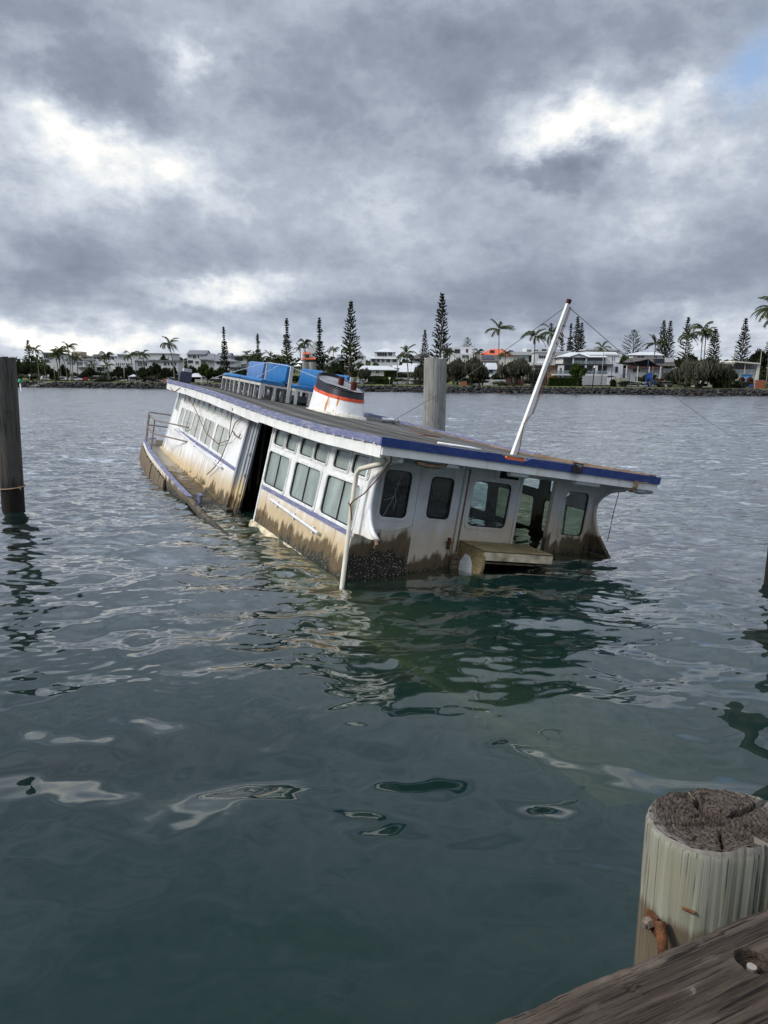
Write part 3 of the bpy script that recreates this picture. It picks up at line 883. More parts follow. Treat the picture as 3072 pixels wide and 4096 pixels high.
# side doorway: sliding door leaf, jamb, inner slats
jm = MB(); jm.box((7.72, -1.3, -.02), (7.85, 1.52, .12), lambda l, v, dd: WL(l, v, dd)); jm.build('jamb', M['jamb_grey'], FE)
leafm = MB(); leafm.box((7.0, -1.15, .08), (7.78, 1.40, .13), lambda l, v, dd: WL(l, v, dd)); lf = leafm.build('sliding_door', M['jamb_grey'], FE)
for x in (7.12, 7.42, 7.70):
    b = MB(); b.box((x - .025, -1.1, .055), (x + .025, 1.36, .082), lambda l, v, dd: WL(l, v, dd)); b.build('rib', M['jamb_grey'], lf)
for v in (.55, .0, -.55):
    b = MB(); b.tube([WL(7.08, v, .05), WL(7.08, v - .05, .02), WL(7.08, v - .10, .05)], .012, 6); b.build('catch', M['rail_rust'], lf)
jm = MB(); jm.box((5.42, -1.3, -.015), (5.50, 1.52, .11), lambda l, v, dd: WL(l, v, dd)); jm.build('jamb', M['frame_white'], FE)
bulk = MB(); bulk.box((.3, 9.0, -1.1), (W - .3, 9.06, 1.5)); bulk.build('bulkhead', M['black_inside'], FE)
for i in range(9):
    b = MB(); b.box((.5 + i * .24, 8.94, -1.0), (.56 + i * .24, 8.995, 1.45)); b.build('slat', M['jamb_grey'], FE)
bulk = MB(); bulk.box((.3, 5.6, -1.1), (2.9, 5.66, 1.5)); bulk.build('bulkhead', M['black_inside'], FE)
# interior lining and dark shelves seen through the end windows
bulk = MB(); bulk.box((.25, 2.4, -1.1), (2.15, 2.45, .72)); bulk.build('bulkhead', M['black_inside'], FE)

# --- roof
RLm, RLM = -1.1, 17.9
sl_ = MB(); LR = list(np.linspace(RLm, RLM, 26))
sl_.loft([[S(l, -.24, 1.60), S(l, -.24, 1.745), S(l, TC, 1.775), S(l, 5.93, 1.745), S(l, 5.93, 1.60), S(l, TC, 1.60)] for l in LR], closed=True, cap0=True, cap1=True)
roof = sl_.build('roof', M['cream_trim'], FE)
NPL = 44; pw = (5.93 + .20) / NPL
pmd = MB(); pmd.loft([[(-pw / 2 + .010, l, S(l, 0, 1.765)[2] - .03), (-pw / 2 + .010, l, S(l, 0, 1.765)[2] - .004), (-pw / 2 + .016, l, S(l, 0, 1.765)[2]), (pw / 2 - .016, l, S(l, 0, 1.765)[2]), (pw / 2 - .010, l, S(l, 0, 1.765)[2] - .004), (pw / 2 - .010, l, S(l, 0, 1.765)[2] - .03)] for l in LR], closed=True, cap0=True, cap1=True)
pm_o = pmd.build('plank', M['roof_board'], roof)
pms = []
for nm in ('roof_board', 'roof_board_worn', 'pale_roof'):
    me = pm_o.data.copy(); me.materials[0] = M[nm]; pms.append(me)
bpy.data.objects.remove(pm_o)
for i in range(NPL):
    t = -.20 + (i + .5) * pw
    o = bpy.data.objects.new('plank', pms[0 if rng.random() < .55 else 1]); link(o, roof)
    o.location = (t, rng.uniform(-.01, .01), .032 * (1 - ((t - TC) / 3.1) ** 2) + rng.uniform(-.003, .003))
    o.rotation_euler = (0, rng.uniform(-.02, .02), 0)
# fascia: white board with a blue strip above it
def strip(name, ls, tfn, v0, v1, th, mat, parent, jit=0.0):
    b = MB(); r2 = random.Random(len(name) + int(v0 * 100))
    b.loft([[S(l, tfn(l), v0 + r2.uniform(-jit, jit)), S(l, tfn(l), v1 + r2.uniform(-jit, jit)), S(l, tfn(l) + th, v1), S(l, tfn(l) + th, v0)] for l in ls], closed=True, cap0=True, cap1=True)
    return b.build(name, M[mat], parent)
strip('fascia_board', np.linspace(-1.08, 5.5, 14), lambda l: -.285, 1.475, 1.70, .04, 'cream_trim', roof, .004)
strip('fascia_board', np.linspace(5.51, 17.9, 20), lambda l: -.285, 1.44, 1.70, .04, 'cream_trim', roof, .006)
strip('edge_strip', np.linspace(-1.12, 5.3, 40), lambda l: -.325, 1.685, 1.805, .085, 'blue_faded', roof, .006)
strip('edge_strip', np.linspace(5.31, 17.95, 60), lambda l: -.325, 1.685, 1.82, .085, 'blue_faded', roof, .012)
strip('edge_strip', np.linspace(2.6, 17.9, 60), lambda l: 5.93, 1.60, 1.86, .05, 'blue_faded', roof, .012)
strip('rotten_edge', np.linspace(-1.05, 2.59, 40), lambda l: 5.78, 1.60, 1.835, .19, 'rot_edge', roof, .022)
strip('rotten_edge', np.linspace(2.6, 9.0, 50), lambda l: 5.80, 1.60, 1.80, .12, 'rot_edge', roof, .012)
b = MB(); b.box((-.27, -1.12, 1.525), (5.98, -1.075, 1.672), lambda t, l, v: S(l, t, v)); b.build('fascia_board', M['cream_trim'], roof)
# near-end blue strip with the broken notch
notch = [(-.325, 1.668), (6.0, 1.668), (6.0, 1.812), (2.72, 1.812), (2.66, 1.80), (2.60, 1.76), (2.52, 1.735), (2.40, 1.74), (2.16, 1.735), (2.08, 1.79), (2.02, 1.812), (1.72, 1.81), (1.66, 1.80), (-.325, 1.812)]
nb_ = panel(notch, [], lambda t, v, dd: S(-1.15 + dd, t, v), 0, .075); nb_.build('edge_strip', M['blue_strong'], roof)
og = panel([(2.14, 1.715), (2.60, 1.715), (2.56, 1.775), (2.42, 1.785), (2.16, 1.79)], [], lambda t, v, dd: S(-1.13 + dd, t, v), -.002, .05)
og.build('exposed_filler', M['orange_scrap'], roof)
# clip nails along the side fascia
for i in range(16):
    l = -.9 + i * .42
    b = MB(); b.box((-.335, l - .012, 0), (-.318, l + .012, .03)); o = b.build('clip', M['frame_white'], roof); o.location = (0, 0, S(l, 0, 1.67)[2])
# scuppers under the near fascia
for a, bb in ((1.0, 1.25), (2.35, 2.75), (3.9, 4.5), (5.5, 5.75)):
    b = MB(); b.tube([S(-1.02, a, 1.50), S(-1.02, bb, 1.50)], .062, 12); b.build('scupper', M['pvc_white'], FE, True, 40)
b = MB(); b.tube([S(-1.06, .42, 1.47), S(-1.05, .62, 1.44), S(-1.05, .86, 1.45), S(-1.07, 1.0, 1.52)], .035, 8); b.build('broken_trim', M['rot_edge'], FE, True)
# loose torn gutter at the right corner with a rope lashing
b = MB(); b.tube([S(-1.0, 5.2, 1.52), S(-1.02, 5.6, 1.47), S(-1.0, 5.98, 1.50)], .05, 7); b.build('torn_gutter', M['frame_grey'], FE, True)
b = MB()
for q in range(4): b.tube([S(-1.16, 5.30 + q * .03, 1.68), S(-1.17, 5.28 + q * .035, 1.56), S(-1.10, 5.24 + q * .03, 1.44)], .009, 5)
b.tube([S(-1.17, 5.36, 1.63), S(-1.17, 5.5, 1.66), S(-1.17, 5.62, 1.67)], .009, 5)
b.build('lashing', M['rope_tan'], FE)
b = MB(); b.tube([S(-.62, 5.5, 1.42), S(-.60, 5.48, .9), S(-.62, 5.46, .35)], .008, 5); b.build('hanging_cord', M['rope_rust'], FE)
# small black notice on the near fascia, with its white lines and red mark (no code)
b = MB(); b.box((3.66, -1.19, 1.662), (3.88, -1.152, 1.855), lambda t, l, v: S(l, t, v)); sg = b.build('notice', M['black_paint'], FE)
for (t0, t1, v0, v1, mt) in ((3.70, 3.85, 1.822, 1.829, 'frame_white'), (3.75, 3.85, 1.795, 1.803, 'frame_white'), (3.81, 3.835, 1.755, 1.78, 'funnel_red')):
    b = MB(); b.box((t0, -1.1935, v0), (t1, -1.189, v1), lambda t, l, v: S(l, t, v)); b.build('print', M[mt], sg)
# white length of pipe lying on the roof edge
b = MB(); b.tube([S(-.78, .93, 1.835), S(-.80, 1.6, 1.835), S(-.86, 1.78, 1.825)], .022, 8); b.build('pipe_offcut', M['pvc_white'], FE, True)

# downpipe at the corner, with rusty cord
b = MB(); dp = [S(-.80, -.02, 1.44), S(-.72, -.05, 1.36), S(-.20, -.16, 1.19), S(-.12, -.18, 1.10), S(-.14, -.185, .6), S(-.37, -.24, -.9), S(-.41, -.25, -1.05)]
b.tube(dp, [.05, .045, .045, .044, .042, .042, .042], 12); b.build('downpipe', M['pvc_dirty'], FE, True, 40)
b = MB(); b.tube([S(-1.1, -.1, 1.66), S(-.95, .0, 1.42), S(-.62, .0, 1.12), S(-.42, -.12, .8), S(-.26, -.24, .62), S(-.20, -.24, .55), S(-.12, -.25, .57), S(-.24, -.25, .52), S(-.30, -.22, .3)], .012, 6)
b.build('cord', M['rope_rust'], FE)
# torn strip hanging off the wing
b = MB(); b.tube([WL(-.84, .10, .0), WL(-.95, .03, -.01), WL(-.90, -.04, 0)], .03, 5); b.build('torn_strip', M['rot_edge'], FE)
# grab rails on the sides
for pts in ([(4.42, -.18), (1.35, -.30)], [(17.0, .03), (9.0, -.19)]):
    b = MB(); (a, va), (c, vc) = pts
    q = [WL(a + (c - a) * k / 8, va + (vc - va) * k / 8, -.07) for k in range(9)]
    b.tube(q, .033, 10); gr = b.build('grab_rail', M['pvc_white'], FE, True, 50)
    for k in (1, 4, 7):
        l = a + (c - a) * k / 8; v = va + (vc - va) * k / 8
        e = MB(); e.box((l - .03, v - .09, -.045), (l + .03, v + .05, .0), WL); e.build('bracket', M['frame_white'], gr)
# wires and hook iron on the far wall
b = MB(); b.tube([S(17.2, -.29, 1.55), S(16.2, -.30, 1.40), S(15.2, -.31, 1.62)], .012, 5)
b.tube([S(14.4, -.30, 1.6), S(13.4, -.05, 1.0), S(11.6, -.03, .45), S(10.0, -.03, .35), S(8.9, -.02, .62), S(7.9, -.30, 1.55)], .012, 5); b.build('loose_cable', M['rope_rust'], FE)
b = MB(); b.tube([WL(8.4, 1.35, -.05), WL(8.9, 1.1, -.06), WL(9.0, .75, -.06), WL(9.3, .0, -.08), WL(9.6, -.28, -.10), WL(10.2, -.62, -.10)], .016, 6); b.build('bent_rod', M['rail_rust'], FE)
b = MB(); b.tube([WL(9.0, .86, -.03), WL(8.6, .80, -.06), WL(8.15, .80, -.06), WL(8.10, .90, -.06)], .018, 6); b.build('hook_iron', M['rail_rust'], FE)
# bow railing
RP = [(18.25, -.78), (17.55, -.86), (16.3, -.86)]
b = MB(); b.tube([(t, l, bt(l) + .02) for l, t in RP[:1]] + [(RP[0][1], RP[0][0], bt(18) + 1.12)], .028, 8); rl_ = b.build('railing', M['rail_rust'], FE, True, 40)
for (l, t), h in zip(RP[1:], (1.14, 1.10)):
    b = MB(); b.tube([(t, l, bt(l) - .15), (t, l, bt(l) + h)], .028, 8); b.build('post', M['rail_rust'], rl_, True, 40)
for h, ext in ((1.12, True), (.62, True)):
    b = MB(); q = [(.9, 18.25, bt(18) + h), (RP[0][1], RP[0][0], bt(18) + h), (RP[1][1], RP[1][0], bt(17.55) + h), (RP[2][1], RP[2][0], bt(16.3) + h), (-.04, 14.2, bt(16.3) + h + .02)]
    b.tube(q, .026, 8); b.build('rail', M['rail_rust'], rl_, True, 60)
# twin bollard on the side deck
b = MB(); b.box((-.78, 8.55, bt(8.6) - .2), (-.58, 8.85, bt(8.6) - .13)); bo = b.build('bollard', M['rail_rust'], FE)
for l in (8.62, 8.78):
    b = MB(); b.tube([(-.68, l, bt(8.6) - .15), (-.68, l, bt(8.6) + .10)], .055, 10); b.tube([(-.68, l, bt(8.6) + .10), (-.68, l, bt(8.6) + .14)], .08, 10); b.build('bitt', M['blue_faded'], bo, True, 40)
# step box outside the near doorway
b = MB(); b.box((2.28, -.80, -.06), (3.90, -.02, .02)); sb_ = b.build('step_box', M['step_top'], FE)
for i in range(8):
    e = MB(); e.box((2.26 + i * .206, -.84, .022), (2.26 + i * .206 + .20, -.015, .036)); e.build('board', M['step_top'], sb_)
b = MB(); b.box((2.27, -.845, -.15), (3.90, -.80, .0)); b.build('front_board', M['step_cream'], sb_)
b = MB(); b.box((2.30, -.83, -.215), (3.88, -.80, -.185)); b.build('lower_rail', M['deck_grey'], sb_)
b = panel([(-.84, .0), (-.02, .0), (-.02, -1.2), (-.70, -1.2), (-.78, -.6), (-.86, -.3)], [], lambda l, v, dd: (2.26 + dd, l, v), 0, .06); b.build('side_panel', M['step_top'], sb_)
b = panel([(-.30, -.16), (-.45, -.18), (-.55, -.3), (-.62, -.6), (-.60, -.75), (-.18, -.72), (-.16, -.35)], [], lambda l, v, dd: (2.245 + dd, l, v), 0, .01); b.build('paint_patch', M['frame_white'], sb_)
b = MB(); b.box((2.3, -.12, -1.2), (3.9, -.05, -.02)); b.build('shade_backing', M['black_inside'], sb_)  # black sheet standing in for the shade in the opening under the step
for i in range(6):
    e = MB(); e.box((2.10, -.12, -.82 + i * .10), (2.25, -.065, -.735 + i * .10)); e.build('slat', M['plank_brown'], sb_)

# funnel
LC, TCf, HA, HB_ = 8.9, 3.12, 1.2, .70
fz = S(LC, 0, 1.79)[2]
NF = 48
def fring(hfrac_fn, grow, inset=0.0):
    o = []
    for k in range(NF):
        a = 2 * math.pi * k / NF; ca, sa = math.cos(a), math.sin(a)
        e = lambda x: math.copysign(abs(x) ** .8, x)
        hh = hfrac_fn((ca + 1) / 2)
        sh = 1 + grow - .16 * hh
        o.append((TCf + (HB_ * sh - inset) * e(sa), LC + .10 * hh * 0 + (HA * sh - inset) * e(ca), fz + hh))
    return o
h_b0 = lambda c: .42 + .36 * c - .06 * math.sin(math.pi * c)
h_b1 = lambda c: h_b0(c) + .095
h_top = lambda c: h_b1(c) + .19 + .14 * c
b = MB(); b.loft([fring(lambda c: -.05, 0), fring(lambda c: .06, 0), fring(h_b0, 0)]); fu_ = b.build('funnel', M['funnel_white'], FE, True, 60)
b = MB(); b.loft([fring(lambda c: -.06, .11), fring(lambda c: .035, .09), fring(lambda c: .055, 0.0)]); b.build('base_flange', M['sealant'], fu_, True, 60)
b = MB(); b.loft([fring(h_b0, .001), fring(lambda c: h_b0(c) + .004, .012), fring(lambda c: h_b1(c) - .004, .012), fring(h_b1, .001)]); b.build('red_band', M['funnel_red'], fu_, True, 60)
b = MB(); b.loft([fring(h_b1, 0), fring(h_top, 0), fring(h_top, 0, .04), fring(lambda c: h_top(c) - .35, 0, .05)]); b.build('black_collar', M['black_paint'], fu_, True, 60)
b = MB(); b.tube(fring(h_top, .01) + fring(h_top, .01)[:1], .018, 6, cap=False); b.build('rim', M['black_paint'], fu_, True, 60)
b = MB(); b.add(fring(lambda c: h_top(c) - .33, 0, .05), [tuple(range(NF))]); b.build('inner_floor', M['black_inside'], fu_)
top = fring(h_top, 0, .03)
pl_ = [p for p in top if (p[1] > LC + .05) or p[0] > TCf + .30]
pl_.sort(key=lambda p: math.atan2(p[1] - LC - .25, p[0] - TCf - .15))
inn = [(TCf - .50, LC + .12, fz + .80), (TCf - .2, LC + .02, fz + .78), (TCf + .05, LC - .22, fz + .72), (TCf + .18, LC - .75, fz + .66)]
b = MB()
cen = (TCf + .25, LC + .35, fz + .80)
def zt(p): return h_top((p[1] - LC) / HA / 2 + .5) + fz - .012
arc = [top[k % NF] for k in range(-14, 19)]  # far half and the right flank
arc = sorted([p for p in top if p[1] > LC - .12 or p[0] > TCf + .26], key=lambda p: (math.atan2(p[0] - TCf, p[1] - LC)))
poly = [(p[0], p[1], zt(p)) for p in arc] + [(TCf + .20, LC - .85, zt((0, LC - .85)) - .02), (TCf + .08, LC - .55, zt((0, LC - .55)) - .02), (TCf - .15, LC - .25, zt((0, LC - .25)) - .02)]
b.add(poly, [tuple(range(len(poly)))]); b.build('top_plate', M['funnel_plate'], fu_)
for (t, l, h) in ((TCf - .02, LC - .12, 1.12), (TCf + .22, LC - .55, 1.02)):
    b = MB(); b.tube([(t, l, fz + .35), (t, l, fz + h)], .088, 14, cap=False); b.tube([(t, l, fz + h), (t, l, fz + .45)], .078, 14); b.build('exhaust_pipe', M['rust_pipe'], fu_, True, 50)
b = MB(); b.tube([(TCf - .3, LC - .45 + .3 * math.cos(a), fz + .45 + .3 * math.sin(a)) for a in np.linspace(0, 3.14, 9)], .015, 5); b.build('hoop', M['rust_pipe'], fu_)

# valve gear behind the funnel, vent at the far end, floats, scraps
b = MB(); b.tube([S(8.2, 4.35, 1.86), S(8.2, 4.75, 1.90)], .075, 10); b.tube([S(8.2, 4.75, 1.90), S(8.2, 4.80, 1.90)], .11, 12); b.tube([S(8.2, 4.80, 1.9), S(8.2, 4.92, 1.9)], .03, 8); b.tube([S(8.2, 4.92, 1.9), S(8.2, 4.96, 1.9)], .09, 12)
b.build('valve_fitting', M['aluminium'], FE, True, 40)
vb = rrect(.02, .46, 1.78, 2.22, .09)
b = panel(vb, [], lambda t, v, dd: S(17.1 + dd, t, v), 0, .35); vo = b.build('vent_box', M['vent_navy'], FE)
b = MB(); b.box((.14, 17.15, 2.22 + .33), (.44, 17.4, 2.34 + .33)); b.build('cap', M['frame_grey'], vo)
b = MB(); b.tube([S(10.2, 3.9, 1.93), S(14.8, 2.3, 1.93)], .14, 12); b.build('float_tube', M['pvc_white'], FE, True, 40)
b = MB(); b.tube([S(12.2, 2.6, 1.84), S(11.8, 3.0, 1.84), S(11.4, 2.9, 1.85), S(11.7, 2.6, 1.84)], .03, 6); b.build('green_line', M['marker_green'], FE)
b = MB(); b.box((2.9, 15.6, 2.10), (3.3, 16.2, 2.22)); b.build('orange_vest', M['orange_scrap'], FE)
b = MB()
for q in range(5): b.tube([(1.5 + .18 * math.cos(a + q) + .12 * q, 16.4 + .2 * math.sin(a * 1.3 + q), S(16.4, 0, 1.80)[2] + .09 + .06 * math.sin(2 * a + q)) for a in np.linspace(0, 6, 14)], .018, 5)
b.build('rope_coil', M['wire_grey'], FE)
# cord lying on the roof
b = MB(); b.tube([S(6.3, 4.3, 1.81), S(5.2, 4.0, 1.805), S(4.6, 4.3, 1.805), S(4.4, 3.7, 1.805), S(3.8, 3.2, 1.80)], .012, 5); b.build('roof_cord', M['rope_rust'], FE)
# mast
MB0, MT = S(.62, 3.62, 1.74), None
def loc_of(p): return FE.matrix_world.inverted() @ p
mt_t = loc_of(on_y(2277, 1200, 14.62)); mt_b = Vector(MB0)
b = MB(); b.tube([mt_b, mt_b.lerp(mt_t, .5), mt_t], [.062, .053, .042], 4, square=True); ms = b.build('mast', M['cream_trim'], FE)
b = MB(); b.tube([mt_b.lerp(mt_t, .978), mt_t + (mt_t - mt_b) * .004], [.049, .050], 4, square=True); b.build('mast_cap', M['rust_pipe'], ms)
b = MB(); q = []
for k in range(15):
    f_ = k / 14; p = mt_b.lerp(mt_t, .02 + .94 * f_); w_ = .072 - .024 * f_
    q.append(p + Vector((w_ * (1 if f_ > .25 else math.cos(f_ * 12)), -w_ * (.75 if f_ > .25 else .9), 0)))
b.tube(q, .009, 5)
b.tube([p + Vector((.02, -.015, 0)) for p in q[4:]], .008, 5); b.build('halyard', M['rope_rust'], ms)
tp = mt_b.lerp(mt_t, .965)
def stay(pts, r=.007):
    b = MB(); b.tube(pts, r, 5); return b.build('stay_wire', M['wire_grey'], ms)
def sag(a, c, s, n=10): return [a.lerp(c, k / n) - Vector((0, 0, s * 4 * (k / n) * (1 - k / n))) for k in range(n + 1)]
stay(sag(tp, Vector(S(8.3, 4.8, 1.9)), .12))
stay(sag(tp, loc_of(on_z(2980, 1770, 0.05)), .25), .007)
stay(sag(Vector(S(8.5, 4.9, 1.9)), Vector(S(3.8, 3.2, 1.81)), .02), .008)
# ------------------------------------------------------------------ benches standing on the ferry roof
FM = FE.matrix_world
def soft_box(x0, x1, y0, y1, z0, z1, r=.05, n=3, bulge=.02):
    b = MB(); secs = []
    for k in range(9):
        f = k / 8; y = y0 + (y1 - y0) * f
        e = min(1, min(f, 1 - f) * 3 + .90)
        bl = bulge * math.sin(math.pi * f)
        secs.append([(p[0] + (p[0] - (x0 + x1) / 2) * (e - 1), y, p[1] + (p[1] - (z0 + z1) / 2) * (e - 1) + (bl if p[1] > (z0 + z1) / 2 else 0)) for p in rrect(x0, x1, z0, z1, min(r, (x1 - x0) / 2.2, (z1 - z0) / 2.2), n)])
    return b.loft(secs, cap0=True, cap1=True)
def bench(l0, t0, length, label, faded=False, post=True, lift=0.0):
    """seat faces outboard (-t); origin at the near front foot"""
    slope = (S(l0 + length, 0, 1.79)[2] - S(l0, 0, 1.79)[2]) / length
    z0 = S(l0, 0, 1.79)[2] + .03 * (1 - ((t0 + .3 - TC) / 3.1) ** 2)
    o = empty('bench_seat')
    o.matrix_world = FM @ Matrix.Translation((t0, l0, z0)) @ Matrix.Rotation(math.atan(slope), 4, 'X')
    DX = 1.42
    tag(o, label, 'bench', 'blue bench seats on the ferry roof')
    b = MB(); b.box((-.01, 0, .40), (.05, length, .48)); b.box((.62, 0, .40), (.68, length, .48)); b.box((.051, .0, .41), (.619, .06, .47)); b.box((.051, length - .06, .41), (.619, length, .47))
    b.build('frame', M['bench_timber'], o)
    nL = max(3, int(length / .55))
    for k in range(nL + 1):
        y = .03 + (length - .06) * k / nL
        for x in (.02, .33, .65):
            if x == .33 and 0 < k < nL: continue
            b = MB(); b.box((x - .03, y - .03, -.01), (x + .03, y + .03, .41)); b.build('leg', M['bench_timber'], o)
    soft_box(-.04, .58, .02, length - .02, .485, .60, .05).build('seat_cushion', M['vinyl_blue'], o, True, 50)
    bk_ = soft_box(.57, .67, .24, length - .20, .60, 1.19, .03, bulge=.0)
    for i, v in enumerate(bk_.v): bk_.v[i] = (v[0] + (v[2] - .6) * .05, v[1], v[2])
    bk_.build('backrest', M['vinyl_faded' if faded else 'vinyl_blue'], o, True, 50)
    if post:
        for y in (-.05, ):
            b = MB(); b.box((.60, y - .03, .0), (.67, y + .03, 1.16)); b.build('end_post', M['bench_timber'], o)
    for ch in o.children:
        for v in ch.data.vertices: v.co.x *= DX
    return o
bench(13.3, 1.28, 2.35, 'blue vinyl bench with faded backrest, on the ferry roof farthest from the funnel', True)
bench(10.55, 1.20, 2.4, 'bright blue vinyl bench with slatted legs on the ferry roof edge beside the white post')
bench(10.4, 2.32, 2.4, 'blue vinyl bench on the ferry roof just behind the white funnel')
bench(10.7, 3.35, 2.4, 'blue vinyl bench mostly hidden behind the funnel on the ferry roof')
ln = MB(); q0 = Vector(S(16.4, .9, 2.3)); q1 = Vector(S(13.2, 2.1, 3.0)); q2 = Vector(S(10.6, 1.95, 2.96)); q3 = Vector(S(9.9, 3.0, 2.72))
ln.tube([FM @ p for p in [Vector(S(15.2, .9, 2.2)), q1, q2, q3]], .007, 5)
ln.tube([FM @ p for p in [Vector(S(11.6, 1.1, 2.25)), Vector(S(11.2, 1.95, 2.97)), Vector(S(12.6, 2.0, 3.0))]], .007, 5)
tag(ln.build('tie_rope', M['pvc_white']), 'thin pale rope strung over the blue roof benches', 'rope')

# ------------------------------------------------------------------ timber piles
def pile(x, y, r, ztop, mat, label, lean=(0, 0), seed=0, split=0.0, taper=.0, zbot=-5.0, name='mooring_pile'):
    rr = random.Random(seed); nth, nz = 44, 34
    o = empty(name, (x, y, 0)); tag(o, label, 'pile', 'timber mooring piles')
    rings_ = []
    for j in range(nz):
        f = j / (nz - 1); z = zbot + (ztop - zbot) * f
        rad = r * (1 + taper * (f - .5))
        rg = []
        for k in range(nth):
            a = 2 * math.pi * k / nth
            nn = mnoise.noise((math.cos(a) * 1.6 + seed, math.sin(a) * 1.6, z * .16)) * .07 + mnoise.noise((math.cos(a) * 9, math.sin(a) * 9 + seed, z * .25)) * .03
            q = rad * (1 + nn)
            zz_ = z + (mnoise.noise((math.cos(a) * 2, math.sin(a) * 2, seed)) * .05 if j == nz - 1 else 0)
            if j == nz - 1: q *= .965
            rg.append((q * math.cos(a) + lean[0] * z, q * math.sin(a) + lean[1] * z, zz_))
        rings_.append(rg)
    b = MB(); b.loft(rings_); b.build('shaft', M[mat], o, True, 50)
    # end grain with a split
    t = MB(); vs = []; fs = []
    nr_ = 8; n0 = 0
    for i in range(nr_ + 1):
        for k in range(nth):
            a = 2 * math.pi * k / nth; g = rings_[-1][k]; f = i / nr_
            h = g[2] - (1 - f) * .02 + rr.uniform(-.006, .006) - (split if k in (3, 25) and i > 0 else 0)
            vs.append((lean[0] * ztop + (g[0] - lean[0] * ztop) * f, lean[1] * ztop + (g[1] - lean[1] * ztop) * f, h))
    fs = [(i * nth + k, i * nth + (k + 1) % nth, (i + 1) * nth + (k + 1) % nth, (i + 1) * nth + k) for i in range(nr_) for k in range(nth)]
    t.add(vs, fs); t.build('end_grain', M[mat], o, False)
    return o
p1 = pile(-9.80, 18.45, .285, 3.98, 'pile_dark', 'dark weathered mooring pile with a thin rope tied round it', (.022, 0), 3, .08)
b = MB(); b.tube([(-9.80 + .315 * math.cos(a) + .022, 18.45 + .315 * math.sin(a), .66 + .03 * math.sin(a + 1)) for a in np.linspace(0, 6.2832, 25)], .018, 6)
b.tube([(-9.52, 18.25, .66), (-9.44, 18.2, .70), (-9.43, 18.2, .63)], .018, 6)
tag(b.build('mooring_rope', M['rope_tan']), 'tan rope looped round the dark mooring pile', 'rope')
pile(1.60, 23.1, .355, 4.22, 'pile_grey', 'thick pale grey pile standing just behind the ferry roof', (-.004, 0), 9, .03, .06)
pile(7.16, 12.3, .30, 3.9, 'pile_dark', 'dark mooring pile standing in open water off the ferry step box', (.01, 0), 5)
pile(-4.5, 5.5, .28, 3.3, 'pile_dark', 'dark mooring pile close to the jetty, opposite the near timber pile', (0, 0), 6)
for px, dx_, lab in ((1222, 68, 'grey pile of a distant pair seen behind the blue benches, darker one'), (1250, 69, 'grey pile of a distant pair seen behind the blue benches, paler one')):
    q = on_y(px, 1449, dx_); pile(q.x, q.y, .33, q.z, 'pile_grey', lab, (0, 0), int(px), .0)

